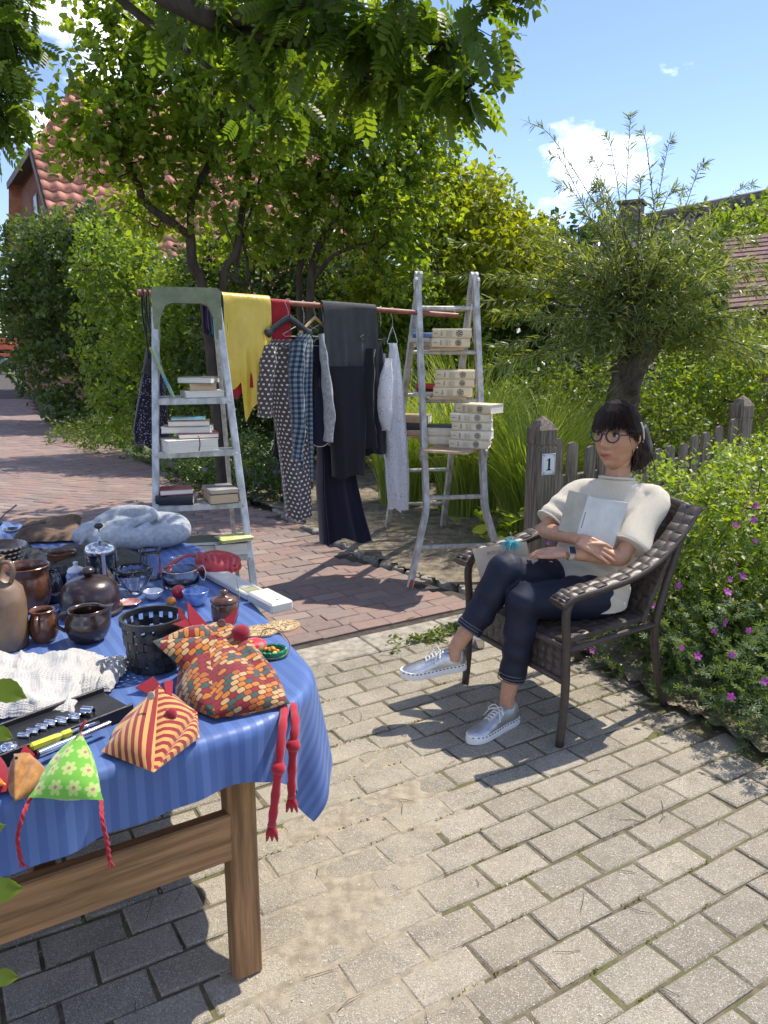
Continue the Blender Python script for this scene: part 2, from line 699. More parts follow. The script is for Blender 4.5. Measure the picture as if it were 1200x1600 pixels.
def block_mesh(name, lx, ly, h=0.05, bev=0.006, jit=0.002, mat=None):
 x, y = lx / 2, ly / 2
 c = np.array([[-x, -y], [x, -y], [x, y], [-x, y]]) + rng.normal(0, jit, (4, 2))
 ctr = c.mean(0)
 top = ctr + (c - ctr) * (1 - bev / np.abs(c).max(0)[None] * 1.0)
 zt = rng.normal(0, 0.0008, 4)
 v = np.concatenate([np.column_stack([top, zt]), np.column_stack([c, zt - bev * 0.8]), np.column_stack([c, np.full(4, -h)])])
 f = [(0, 1, 2, 3)]
 for a in (0, 4):
  for i in range(4):
   f.append((a + i, a + 4 + i, a + 4 + (i + 1) % 4, a + (i + 1) % 4))
 me = bpy.data.meshes.new(name)
 me.from_pydata(v.tolist(), [], f)
 me.materials.append(mat)
 me.update()
 return me, v, f

def lay_blocks(parent, name, plc, variants, mat, limit, field_name):
 plc = np.array(plc)
 u, v, d = project(plc[:, 0], plc[:, 1])
 inview = (d > 0.3) & (u > -40) & (u < 1240) & (v > 520) & (v < 1660)
 size = np.where(inview, 1 / np.maximum(d, 0.3), -1)
 order = np.argsort(-size)
 solo = set(order[:limit].tolist())
 rest_v, rest_f, rest_r = [], [], []
 n = 0
 for i, (x, y, a, sy) in enumerate(plc):
  me, bv, bf = variants[i % len(variants)]
  z = rng.normal(0, 0.0016)
  tx, ty = rng.normal(0, 0.004, 2)
  if i in solo and size[i] > 0:
   o = bpy.data.objects.new(name, me)
   scene.collection.objects.link(o)
   o.parent = parent
   o.location = Vector((x, y, z)) - parent.location
   o.rotation_euler = (tx, ty, a + (math.pi if rng.random() < 0.5 else 0))
   o.scale = (1, sy, 1)
  else:
   q = bv * np.array([1, sy, 1])
   q = q @ rotz(a).T + np.array([x, y, z])
   rest_v.append(q)
   rest_f.append(np.array(bf) + n)
   rest_r.append(np.full(len(q), rng.random()))
   n += len(q)
 if rest_v:
  o = big_mesh(field_name, np.concatenate(rest_v), np.concatenate(rest_f), mat, parent, tuple(parent.location), np.concatenate(rest_r))
  tag(o, kind='stuff')

# --- grey concrete paving in the foreground
PAVE_TOP = 3.19            # distance along E2 where the kerb strip starts

def bed_edge_x(y):
 return np.interp(y, [0.0, 1.4, 2.54, 3.05, 3.6, 4.3], [2.4, 1.95, 1.46, 1.22, 0.98, 0.72])

def to_xy(a, b):
 p = E1 * a + E2 * b
 return p[0], p[1]

mb = MB()
q = [to_xy(-3.2, -1.5), to_xy(3.6, -1.5), to_xy(3.6, PAVE_TOP), to_xy(-3.2, PAVE_TOP)]
mb.add([(x, y, -0.0055) for x, y in q], [(0, 1, 2, 3)])
paving = tag(mb.build('paving', m_joint, origin=(0, 0, -0.0055)), kind='structure')
pav_var = [block_mesh('paver', 0.204, 0.1115, mat=m_paver, bev=0.0055, jit=0.003) for _ in range(7)]
plc = []
row_h, col_w = 0.1215, 0.2145
k = 0
b0 = PAVE_TOP - row_h / 2
while b0 - k * row_h > -0.6:
 bb = b0 - k * row_h
 off = (0.5 * (k % 2) + 0.035 * math.sin(k * 1.7)) * col_w
 for c in range(-14, 17):
  a = c * col_w + off
  x, y = to_xy(a, bb)
  if x > bed_edge_x(y) + 0.06 or y < 0.2 or x < -2.6:
   continue
  plc.append((x, y, A31 + rng.normal(0, 0.006), 1.0))
 k += 1
lay_blocks(paving, 'paver', plc, pav_var, m_paver, 290, 'paver_field')

# --- flush concrete kerb strip between grey paving and red path
mb = MB()
nseg = 11
for i in range(nseg):
 a0, a1 = -2.6 + i * 0.5, -2.6 + (i + 1) * 0.5 - 0.004
 if a1 > 2.95:
  break
 c = (E1 * (a0 + a1) / 2 + E2 * (PAVE_TOP + 0.128))
 mb.box((c[0], c[1], -0.05), (a1 - a0, 0.236, 0.104), rotz(A31), 0.008)
tag(mb.build('kerb', m_kerb), kind='structure')

# --- red clinker path that curves away to the left
BND = np.array([(0.75, 4.42), (0.576, 4.64), (0.22, 4.98), (-0.195, 5.55), (-0.7, 6.45), (-1.1, 7.2), (-2.1, 8.6), (-3.35, 10.6), (-5.4, 13.6), (-8.1, 17.9), (-16, 34), (-30, 60)])

def path_right(y):
 return np.interp(y, BND[:, 1], BND[:, 0])

def course_angle(x):
 return np.interp(x, [-3.2, -0.9], [R(-19), R(31)])

xs = np.linspace(-16, 1.2, 900)
shear = np.concatenate([[0], np.cumsum(np.tan(course_angle((xs[1:] + xs[:-1]) / 2)) * np.diff(xs))])
arc = np.concatenate([[0], np.cumsum(np.diff(xs) / np.cos(course_angle((xs[1:] + xs[:-1]) / 2)))])
kx, ky = E2 * (PAVE_TOP + 0.255)
sh0 = np.interp(kx, xs, shear)
STEP = 0.1125 / math.cos(A31)
poly = [(-2.4, 2.2)] + [tuple(E1 * a + E2 * (PAVE_TOP + 0.25)) for a in (-1.2, 2.75)] + [tuple(p) for p in BND] + [(-60, 60), (-30, 20), (-9, 3.0)]
mb = MB()
mb.add([(x, y, -0.014) for x, y in poly], [tuple(range(len(poly)))])
red_path = tag(mb.build('path', m_joint_red, origin=(0, 0, -0.014)), kind='structure')
brk_var = [block_mesh('brick', 0.2125, 0.107, mat=m_brick, bev=0.004, jit=0.0012) for _ in range(6)]
plc = []
for k in range(0, 170):
 for c in range(0, 100):
  s = c * 0.2165 + (0.108 if k % 2 else 0.0)
  if s > arc[-1]:
   continue
  x = float(np.interp(s, arc, xs))
  y = ky + (float(np.interp(x, xs, shear)) - sh0) + (k + 0.5) * STEP
  if y > 24 or y < 2.4:
   continue
  if x > path_right(y) - 0.05 or (E2[0] * x + E2[1] * y) < PAVE_TOP + 0.30:
   continue
  u, v, d = project(np.array(x), np.array(y))
  if d < 0.4 or u < -500 or u > 1300:
   continue
  a = float(course_angle(x))
  plc.append((x, y, a + rng.normal(0, 0.005), STEP * math.cos(a) / 0.1125))
plc.sort(key=lambda p: (abs(p[0] + 0.0) > 2.6 and p[1] < 5, p[1]))
lay_blocks(red_path, 'brick', plc, brk_var, m_brick, 295, 'brick_field')

p0 = BND[1]
acc, pts = 0, []
seg = BND[1:6]
for i in range(len(seg) - 1):
 L = np.linalg.norm(seg[i + 1] - seg[i])
 t = 0.0
 while t < L:
  w = rng.uniform(0.11, 0.2)
  p = seg[i] + (seg[i + 1] - seg[i]) * min(1, (t + w / 2) / L)
  pts.append((p, w, math.atan2(*(seg[i + 1] - seg[i])[::-1])))
  t += w + 0.012
for p, w, a in pts:
 for lay_ in range(1):
  mb = MB()
  n = 7
  an = np.sort(rng.uniform(0, 2 * math.pi, n) * 0.25 + np.arange(n) / n * 2 * math.pi)
  rr = rng.uniform(0.85, 1.1, n)
  out_ = np.column_stack([np.cos(an) * rr * w / 2, np.sin(an) * rr * 0.06])
  rs = [np.column_stack([out_ * s, np.full(n, z)]) for s, z in ((1.0, -0.05), (1.0, 0.0), (0.86, 0.014), (0.4, 0.018 + rng.uniform(0, 0.006)))]
  rs = [r_ @ rotz(a).T + np.array([p[0] + 0.055, p[1] + 0.03, 0]) for r_ in rs]
  mb.rings(rs)
  mb.build('edging_stone', m_stone, red_path, smooth=True, angle=40)

# --- planting soil right of the path and behind the paving
step = 0.05
gx, gy = np.meshgrid(np.arange(-3.4, 6.0, step), np.arange(1.0, 11.0, step))
gz = 0.012 + 0.035 * (fbm(gx * 1.6, gy * 1.6, 3) - 0.5) + 0.02 * (fbm(gx * 9, gy * 9, 5) - 0.5) + 0.012
e2v = gx * E2[0] + gy * E2[1]
inb = gx > np.where(gy <= 4.42, np.minimum(bed_edge_x(gy), 9) + 0.02, path_right(gy) + 0.03)
idx = -np.ones(gx.shape, int)
idx[inb] = np.arange(inb.sum())
quad = np.stack([idx[:-1, :-1], idx[:-1, 1:], idx[1:, 1:], idx[1:, :-1]], -1).reshape(-1, 4)
quad = quad[(quad >= 0).all(1)]
tag(big_mesh('soil', np.stack([gx[inb], gy[inb], gz[inb]], 1), quad, m_soil, None, (0, 0, 0), smooth=True), kind='structure')

m_chip = leaf_mat('bark_chip', (0.13, 0.10, 0.065), (0.30, 0.235, 0.15), (0.62, 0.54, 0.40), trans=0.0, rough=0.9)

def scatter(name, P, size, mat, kind='flake', flatness=0.5, parent=None, lift=0.003):
 n = len(P)
 base = np.array([[-1, 0, 0], [0, -0.6, 0], [1, 0, 0], [0, 0.6, 0], [0, 0, 0.5], [0, 0, -0.2]]) if kind == 'pebble' else \
  np.array([[-1, -0.35, 0], [0.9, -0.4, 0], [1, 0.35, 0.1], [-0.9, 0.4, 0.1]])
 fc = [(0, 1, 4), (1, 2, 4), (2, 3, 4), (3, 0, 4)] if kind == 'pebble' else [(0, 1, 2), (0, 2, 3)]
 s = rng.uniform(size[0], size[1], (n, 1, 1))
 a = rng.uniform(0, 2 * math.pi, n)
 tl = rng.normal(0, 0.35, n)
 ca, sa = np.cos(a), np.sin(a)
 b = np.repeat(base[None], n, 0) * s * np.array([1, rng.uniform(0.5, 1), 1])
 if kind != 'pebble':
  b[:, :, 2] += b[:, :, 0] * tl[:, None] * 0.5
 x = b[:, :, 0] * ca[:, None] - b[:, :, 1] * sa[:, None]
 y = b[:, :, 0] * sa[:, None] + b[:, :, 1] * ca[:, None]
 V = np.stack([x, y, b[:, :, 2]], -1) + P[:, None, :] + np.array([0, 0, lift])
 F = (np.array(fc)[None] + (np.arange(n) * len(base))[:, None, None]).reshape(-1, 3)
 o = big_mesh(name, V.reshape(-1, 3), F, mat, parent, (0, 0, 0), np.repeat(rng.random(n), len(base)))
 return tag(o, kind='stuff')

ii = rng.integers(0, inb.sum(), 22000)
P = np.stack([gx[inb][ii], gy[inb][ii], gz[inb][ii]], 1) + np.column_stack([rng.uniform(-0.03, 0.03, (22000, 2)), np.zeros(22000)])
P = P[(P[:, 1] < 8.2) & (P[:, 0] < 3.2)]
scatter('bark_chips', P, (0.004, 0.013), m_chip)

# --- loose sand lying over the middle of the grey paving
m_sand = M('sand', (0.40, 0.335, 0.24), 0.97, 0.22, 26, 0.7, 420, col2=(0.50, 0.425, 0.31))
step = 0.011
gx, gy = np.meshgrid(np.arange(-1.3, 1.15, step), np.arange(1.0, 3.9, step))
e1v, e2v = gx * E1[0] + gy * E1[1], gx * E2[0] + gy * E2[1]
spot = lambda x, y, sx, sy: np.exp(-((gx - x) / sx) ** 2 - ((gy - y) / sy) ** 2)
mask = 1.0 * spot(-0.18, 1.55, 0.42, 0.5) + 0.95 * spot(-0.12, 2.45, 0.33, 0.5) + 0.6 * spot(-0.2, 3.2, 0.25, 0.35) + 0.75 * spot(0.08, 2.0, 0.22, 0.55) + 0.7 * spot(-0.34, 3.52, 0.2, 0.14) + 0.3 * spot(0.3, 1.5, 0.3, 0.3)
mask = np.minimum(mask, 1.05)
n1, n2 = fbm(gx * 4.2, gy * 4.2, 21, 5), fbm(gx * 26, gy * 26, 33, 3)
gz = -0.0126 + 0.0080 * mask + 0.015 * (n1 - 0.5) * np.clip(mask * 1.6, 0, 1) + 0.0032 * (n2 - 0.5)
keep = (gz > -0.011) & (gx < bed_edge_x(gy))
idx = -np.ones(gx.shape, int)
idx[keep] = np.arange(keep.sum())
quad = np.stack([idx[:-1, :-1], idx[:-1, 1:], idx[1:, 1:], idx[1:, :-1]], -1).reshape(-1, 4)
quad = quad[(quad >= 0).all(1)]
tag(big_mesh('sand', np.stack([gx[keep], gy[keep], gz[keep]], 1), quad, m_sand, None, (0, 0, 0), smooth=True),
 'pale sand swept over the grey paving', kind='stuff')
n = 5200
P = np.column_stack([rng.uniform(-1.2, 1.3, n), rng.uniform(1.1, 4.2, n), np.zeros(n)])
dens = np.interp(np.hypot((P[:, 0] + 0.1) / 0.7, (P[:, 1] - 2.1) / 1.1), [0, 1.0, 2.2], [1, 0.45, 0.12])
P = P[(rng.random(n) < dens) & (P[:, 0] < bed_edge_x(P[:, 1]))]
m_grain = leaf_mat('husk_grain', (0.42, 0.34, 0.22), (0.55, 0.46, 0.31), (0.75, 0.68, 0.52), trans=0.0, rough=0.95)
scatter('husks', P, (0.0015, 0.0045), m_grain, lift=0.0015)
n = 90
P = np.column_stack([rng.uniform(-0.9, 1.2, n), rng.uniform(1.3, 4.4, n), np.zeros(n)])
mb = MB()
for p in P:
 a = rng.uniform(0, 6.28)
 L = rng.uniform(0.012, 0.05)
 d = np.array([math.cos(a), math.sin(a), 0]) * L
 s = np.array([-d[1], d[0], 0]) * rng.uniform(-0.3, 0.3)
 mb.tube([p - d + (0, 0, 0.003), p + s + (0, 0, 0.006), p + d + (0, 0, 0.003)], [0.0009, 0.0011, 0.0006], 4)
tag(mb.build('twigs', M('twig_bark', (0.10, 0.075, 0.05), 0.9)), kind='stuff')
n = 420
P = np.column_stack([rng.uniform(0.6, 1.6, n), rng.uniform(1.9, 3.6, n), np.zeros(n)])
e = bed_edge_x(P[:, 1]) - P[:, 0]
P = P[(e > -0.1) & (e < rng.exponential(0.12, n))]
m_pet = leaf_mat('fallen_petal', (0.55, 0.40, 0.38), (0.7, 0.6, 0.5), (0.62, 0.45, 0.5), trans=0.2, rough=0.8)
scatter('petals', P, (0.003, 0.006), m_pet, lift=0.003)

# ================================================================== LADDERS, POLE, BOOKS
m_alu = M('aluminium', (0.40, 0.41, 0.40), 0.5, 0.25, 22, 0.2, 120, metal=0.6, col2=(0.56, 0.57, 0.57), stretch=(1, 1, 0.5))
m_alu_dull = M('aluminium_dull', (0.46, 0.44, 0.40), 0.6, 0.3, 24, 0.2, 90, metal=0.35, col2=(0.62, 0.60, 0.56))
m_alu_paint = M('aluminium_paint_spotted', (0.40, 0.38, 0.35), 0.6, 0.3, 26, 0.25, 140, metal=0.35, col2=(0.68, 0.67, 0.64), lo=0.32, hi=0.72, stretch=(1, 1, 0.35))
m_olive = M('olive_plastic', (0.15, 0.175, 0.085), 0.5, 0.15, 20, 0.1, 60, col2=(0.20, 0.22, 0.12))
m_redcap = M('red_rubber', (0.32, 0.07, 0.05), 0.7, 0.3, 40, 0.2)
m_black = M('black_plastic', (0.02, 0.02, 0.022), 0.45, 0.3)
m_plank = M('plank_wood', (0.46, 0.31, 0.18), 0.75, 0.25, 7, 0.25, 40, stretch=(1, 8, 8), col2=(0.58, 0.43, 0.28))

A17 = R(17)
S17 = np.array([math.cos(A17), math.sin(A17), 0])
N17 = np.array([math.sin(A17), -math.cos(A17), 0])
T17 = np.array([-1.035, 4.1, 0])

def lad1(side, z, front=True, extra=0.0):
 w = 0.16 + (1.75 - z) * 0.0605
 b = (0.5 if front else -0.42) * (1 - z / 1.8)
 if not front:
  b -= 0.05
  w -= 0.012
 return T17 + S17 * side * w + N17 * (b + extra) + np.array([0, 0, z])

step_ladder = thing('stepladder', (*lad1(0, 0)[:2], 0), 'aluminium stepladder with olive top hoop and books on its steps', 'ladder')
R17 = frame(x=S17, z=(0, 0, 1))
for sd in (-1, 1):
 mb = MB()
 a, b = lad1(sd, 0.0), lad1(sd, 1.76)
 L = np.linalg.norm(b - a)
 rot = frame(z=b - a, y=R17[:, 1])
 mb.box((a + b) / 2, (0.036, 0.05, L), rot, 0.004)
 mb.build('rail', m_alu, step_ladder)
 mb = MB()
 a, b = lad1(sd, 0.0, False), lad1(sd, 1.72, False)
 rot = frame(z=b - a, y=R17[:, 1])
 mb.box((a + b) / 2, (0.024, 0.034, np.linalg.norm(b - a)), rot, 0.004)
 mb.build('rear_leg', m_alu_dull, step_ladder)
 for fr in (True, False):
  mb = MB()
  p = lad1(sd, 0.02, fr)
  mb.box(p, (0.032, 0.07 if fr else 0.046, 0.045), R17, 0.006)
  mb.build('foot', m_black, step_ladder)
STEP_Z = [0.24, 0.505, 0.77, 1.035, 1.30]
for i, z in enumerate(STEP_Z):
 mb = MB()
 dep = 0.24 if i == 4 else 0.11
 wdt = 2 * (0.16 + (1.75 - z) * 0.0605) - 0.024
 c = lad1(0, z, True, -dep / 2 + 0.03)
 mb.box(c + (0, 0, -0.004), (wdt, dep, 0.006), R17)
 mb.box(c + N17 * (dep / 2) + (0, 0, -0.016), (wdt, 0.004, 0.03), R17)
 mb.box(c - N17 * (dep / 2) + (0, 0, -0.014), (wdt, 0.004, 0.026), R17)
 for k in range(5):
  mb.box(c + N17 * (-dep / 2 + dep * (k + 0.5) / 5) + (0, 0, 0.0005), (wdt * 0.98, 0.006, 0.003), R17)
 mb.build('step' if i < 4 else 'platform', m_alu, step_ladder)
 for sd in (-1, 1):
  mb = MB()
  mb.lathe([(0.007, 0), (0.007, 0.003), (0.004, 0.005)], 8, lad1(sd * 0.98, z - 0.02, True, 0.03), frame(z=N17, y=(0, 0, 1)))
  mb.build('rivet', m_alu_dull, step_ladder)
for z in (0.4, 0.95):
 mb = MB()
 mb.tube([lad1(-1, z, False), lad1(1, z, False)], 0.011, 8)
 mb.build('rear_brace', m_alu_dull, step_ladder)
mb = MB()
wt = 0.172
outer = [(-wt, 1.60), (-wt - 0.004, 1.845), (-wt + 0.012, 1.862), (wt - 0.012, 1.862), (wt + 0.004, 1.845), (wt, 1.60)]
inner = [(wt - 0.028, 1.60), (wt - 0.034, 1.70), (wt - 0.062, 1.768), (wt - 0.10, 1.782), (-wt + 0.10, 1.782), (-wt + 0.062, 1.768), (-wt + 0.034, 1.70), (-wt + 0.028, 1.60)]
pl = outer + inner
k = len(pl)
fr = np.array([T17 + S17 * x + N17 * (0.055 - 0.1 * (1.86 - z)) * 1.0 + (0, 0, z) for x, z in pl])
bk = np.array([T17 + S17 * x + N17 * (-0.035 - 0.0 * (1.86 - z)) + (0, 0, z) for x, z in pl])
fr = np.array([T17 + S17 * x + N17 * (0.03 + 0.18 * (1.86 - z)) + (0, 0, z) for x, z in pl])
f = [(0, 1, 12, 13), (1, 11, 12), (1, 2, 11), (2, 10, 11), (2, 3, 9, 10), (3, 8, 9), (3, 4, 8), (4, 7, 8), (4, 5, 6, 7)]
f = f + [tuple(k + i for i in q)[::-1] for q in f] + [(i, k + i, k + (i + 1) % k, (i + 1) % k) for i in range(k)]
mb.add(np.concatenate([fr, bk]), [q[::-1] for q in f])
mb.build('top_hoop', m_olive, step_ladder)

# ---- hinged combination ladder with splayed feet
A8 = R(8)
S8 = np.array([math.cos(A8), math.sin(A8), 0])
N8 = np.array([math.sin(A8), -math.cos(A8), 0])
T8 = np.array([0.425, 5.37, 0])

def lad2(side, z, front=True, extra=0.0):
 w = 0.20 if z > 0.5 else 0.20 + (0.5 - z) / 0.5 * 0.135
 if not front:
  w = 0.20 + (2.03 - z) * 0.03
 b = (0.54 if front else -1.1) * (1 - z / 2.03)
 w -= 0.0 if front else 0.014
 return T8 + S8 * side * w + N8 * (b + extra) + np.array([0, 0, z])

R8 = frame(x=S8, z=(0, 0, 1))
comb = thing('combination_ladder', (*lad2(0, 0)[:2], 0), 'paint-spotted folding ladder with splayed feet, boards and cream volumes on its rungs', 'ladder')
for fr in (True, False):
 for sd in (-1, 1):
  mb = MB()
  zs = [0.0, 0.46, 0.52, 2.03]
  pts = [lad2(sd, z, fr) for z in zs]
  rs = []
  for i, p in enumerate(pts):
   t = unit(pts[min(i + 1, 3)] - pts[max(i - 1, 0)])
   x = unit(S8 - np.dot(S8, t) * t)
   y = np.cross(t, x)
   rs.append(np.array([p + x * a * 0.018 + y * b * 0.034 for a, b in ((-1, -1), (1, -1), (1, 1), (-1, 1))]))
  mb.rings(rs)
  top = pts[-1]
  mb.lathe([(0.034, -0.0179), (0.034, 0.0179)], 14, top, frame(z=S8, y=(0, 0, 1)))
  mb.build('rail', m_alu_paint, comb)
  mb = MB()
  p = lad2(sd, 0.0, fr)
  t = unit(lad2(sd, 0.3, fr) - p)
  mb.box(p + t * 0.03, (0.034, 0.075, 0.065), frame(z=t, y=N8), 0.008)
  mb.build('foot', m_redcap, comb)
  mb = MB()
  mb.lathe([(0.05, -0.009), (0.05, 0.009), (0.03, 0.014), (0.012, 0.016)], 16, lad2(sd, 0.86, fr, 0.0) + S8 * sd * 0.018, frame(z=S8 * sd, y=(0, 0, 1)))
  mb.build('hinge', m_alu_dull, comb)
  mb = MB()
  mb.lathe([(0.045, -0.008), (0.045, 0.008), (0.02, 0.012)], 16, lad2(sd, 1.985, fr, 0.0) + S8 * sd * 0.015, frame(z=S8 * sd, y=(0, 0, 1)))
  mb.build('hinge', m_alu_dull, comb)
 for z in (0.255, 0.574, 0.888, 1.207, 1.525, 1.82):
  mb = MB()
  a, b = lad2(-0.97, z, fr), lad2(0.97, z, fr)
  mb.box((a + b) / 2, (np.linalg.norm(b - a), 0.03, 0.028), R8, 0.007)
  mb.build('rung', m_alu_paint, comb)
m_cord = M('white_cord', (0.7, 0.68, 0.63), 0.8)
mb = MB()
p = lad2(0.86, 1.83, True, 0.02)
mb.tube(smooth_path([p + (-0.006, 0, 0.018), p + (-0.012, -0.012, -0.02), p + (-0.02, 0, -0.1), p + (0.0, 0, -0.2), p + (0.014, 0, -0.24), p + (0.012, 0, -0.12), p + (0.01, -0.005, 0.012)], 5), 0.0026, 5)
tag(mb.build('tie_cord', m_cord), 'thin white cord tied to the top rung of the folding ladder', 'cord')

# ---- shelf boards laid through the folding ladder
def board(c, sx, sy, ang, label, th=0.018):
 mb = MB()
 mb.box(V3(c) + (0, 0, th / 2), (sx, sy, th), rotz(ang), 0.002)
 return tag(mb.build('shelf_board', m_plank), label, 'board', 'boards laid across the folding ladder')

Y3 = lad2(0, 0.888)[1]
board((0.50, 5.02, 0.903), 0.30, 0.62, R(-22), 'lowest bare board across the folding ladder, under the tallest stack of volumes', 0.017)
board((0.44, 5.22, 1.223), 0.24, 0.50, R(-6), 'middle board on the folding ladder, under the three stacked volumes')
board((0.40, 5.33, 1.541), 0.22, 0.42, R(4), 'top board on the folding ladder, under the two stacked volumes')

# ---- books
m_page = M('book_pages', (0.72, 0.67, 0.56), 0.9, 0.1, 12, 0.35, 400, stretch=(1, 1, 30), col2=(0.80, 0.76, 0.66))
m_page_tan = M('book_pages_tan', (0.55, 0.40, 0.24), 0.9, 0.12, 12, 0.35, 400, stretch=(1, 1, 30), col2=(0.62, 0.47, 0.30))
m_ink = M('printing_ink', (0.03, 0.025, 0.022), 0.8, 0.1)

def cover(name, col, rough=0.45, col2=None, scale=9):
 return M('cover_' + name, col, rough, 0.15, scale, 0.05, 90, col2=col2)

m_cream = cover('cream', (0.64, 0.51, 0.32), 0.6, (0.71, 0.59, 0.41))
m_cream_pale = cover('cream_pale', (0.68, 0.59, 0.43), 0.6, (0.75, 0.68, 0.53))

def book(c, L, W, T, ang, mat, label, pages=None, spine='front', volume=False, tilt=None, emblem=0, group=None, soft=False):
 """A closed book lying flat: c = middle of its underside, spine length L along the local x axis.
 The spine faces local -y ('front') or +y ('back')."""
 rot = rotz(ang)
 if tilt is not None:
  rot = tilt
 c = V3(c)
 o = thing('book', c, label, 'book', group)
 sg = -1 if spine == 'front' else 1
 th = 0.0012 if soft else 0.0032

 def wp(x, y, z):
  return rot @ np.array([x, y * (-sg), z]) + c

 mb = MB()
 x = L / 2
 prof_o = [(W / 2, 0), (-W / 2 + 0.004, 0), (-W / 2 - 0.0015, T * 0.15), (-W / 2 - 0.003, T * 0.5), (-W / 2 - 0.0015, T * 0.85), (-W / 2 + 0.004, T), (W / 2, T)]
 prof_i = [(W / 2, th), (-W / 2 + 0.005, th), (-W / 2 + 0.002, T * 0.2), (-W / 2 + 0.001, T * 0.5), (-W / 2 + 0.002, T * 0.8), (-W / 2 + 0.005, T - th), (W / 2, T - th)]
 pr = prof_o + prof_i[::-1]
 k = len(pr)
 a = [wp(-x, y, z) for y, z in pr]
 b = [wp(x, y, z) for y, z in pr]
 f = [(i, (i + 1) % k, k + (i + 1) % k, k + i) for i in range(k)]
 f += [(i, k - 1 - i, k - 2 - i, i + 1) for i in range(6)]
 f += [(k + i, k + i + 1, 2 * k - 2 - i, 2 * k - 1 - i) for i in range(6)]
 mb.add(np.array(a + b), f)
 mb.build('cover', mat, o)
 mb = MB()
 ins = 0.0008 if soft else 0.003
 v = [wp(sx, y, z) for sx in (-x + ins, x - ins) for y, z in ((-W / 2 + 0.003, th * 1.02), (W / 2 - ins, th * 1.02), (W / 2 - ins, T - th * 1.02), (-W / 2 + 0.003, T - th * 1.02))]
 mb.add(v, [(0, 1, 2, 3), (7, 6, 5, 4), (0, 4, 5, 1), (1, 5, 6, 2), (2, 6, 7, 3), (3, 7, 4, 0)])
 mb.build('pages', pages or m_page, o)
 if volume:
  ys = -W / 2 - 0.0042
  mb = MB()

  def bar(x0, x1, z0, z1):
   q = [wp(x0, ys, z0 * T), wp(x1, ys, z0 * T), wp(x1, ys, z1 * T), wp(x0, ys, z1 * T)]
   mb.add(q, [(0, 1, 2, 3)])
  bar(-0.46 * L, -0.37 * L, 0.46, 0.54)
  for q in range(5):
   zz = 0.25 + q * 0.11
   bar(-0.285 * L, -0.245 * L, zz, zz + 0.07)
  for q in range(6):
   zz = 0.2 + q * 0.1
   bar(-0.14 * L - (q % 2) * 0.004, -0.075 * L, zz, zz + 0.028)
   bar(-0.055 * L, 0.0 - (q % 3) * 0.003, zz, zz + 0.028)
  tag(mb.build('lettering', M('printing_grey', (0.22, 0.19, 0.15), 0.8), o), kind='stuff')
  mb = MB()
  cx, cz = 0.19 * L, T * 0.5
  r = T * 0.36
  n = 14
  ring = lambda rr: [wp(cx + math.cos(t) * rr, ys, cz + math.sin(t) * rr) for t in np.arange(n) / n * 2 * math.pi]
  mb.add(ring(r) + ring(r * 0.86), [(i, (i + 1) % n, n + (i + 1) % n, n + i) for i in range(n)])
  for t in range(6 if emblem == 0 else 5):
   an = t / (6 if emblem == 0 else 5) * 2 * math.pi + emblem
   px_, pz_ = cx + math.cos(an) * r * 0.5, cz + math.sin(an) * r * 0.5
   q = [wp(px_ + math.cos(w) * r * 0.27, ys, pz_ + math.sin(w) * r * 0.22) for w in np.arange(6) / 6 * 2 * math.pi]
   mb.add(q, [tuple(range(6))])
  mb.add([wp(cx + math.cos(w) * r * 0.2, ys, cz + math.sin(w) * r * 0.2) for w in np.arange(6) / 6 * 2 * math.pi], [tuple(range(6))])
  mb.build('emblem', m_ink, o)
 return o

def stack(base, items, group=None):
 z = base[2]
 for dx, dy, L, W, T, ang, mat, label, kw in items:
  book((base[0] + dx, base[1] + dy, z), L, W, T, ang, mat, label, group=group, **kw)
  z += T + 0.001

vol = dict(volume=True)
G2 = 'cream reference volumes on the folding ladder'
stack((0.565, 4.925, 0.9215), [
 (0.0, 0.0, 0.252, 0.175, 0.056, R(-14), m_cream_pale, 'bottom cream volume of the tallest stack on the folding ladder', vol),
 (0.012, -0.012, 0.252, 0.175, 0.055, R(-17), m_cream_pale, 'second cream volume from the bottom of the tallest stack', dict(volume=True, emblem=0.5)),
 (0.014, 0.012, 0.252, 0.175, 0.056, R(-12), m_cream_pale, 'third cream volume from the bottom of the tallest stack', vol),
 (0.006, 0.0, 0.252, 0.175, 0.055, R(-15), m_cream_pale, 'cream volume just under the skewed one on the tallest stack', dict(volume=True, emblem=0.5)),
 (0.055, -0.015, 0.252, 0.175, 0.056, R(-36), m_cream, 'skewed cream volume lying on top of the tallest stack', vol)], G2)
stack((0.40, 5.12, 0.9215), [
 (-0.02, 0.0, 0.20, 0.15, 0.055, R(-12), m_cream_pale, 'lower plain cream book tucked behind the tallest stack', {}),
 (-0.01, 0.0, 0.20, 0.15, 0.055, R(-15), m_cream_pale, 'upper plain cream book tucked behind the tallest stack', {}),
 (0.0, 0.02, 0.21, 0.15, 0.012, R(-8), cover('slate', (0.05, 0.07, 0.11)), 'thin slate-blue book lying flat behind the tallest stack', {})])
stack((0.457, 5.07, 1.2415), [
 (0.0, 0.0, 0.256, 0.17, 0.061, R(-5), m_cream, 'bottom one of the three cream volumes on the middle board', dict(volume=True, emblem=0.5)),
 (0.008, 0.006, 0.256, 0.17, 0.053, R(-3), m_cream, 'middle one of the three cream volumes on the middle board', vol),
 (0.012, 0.0, 0.256, 0.17, 0.056, R(-4), m_cream, 'topmost of the three cream volumes on the middle board', dict(volume=True, emblem=0.5))], G2)
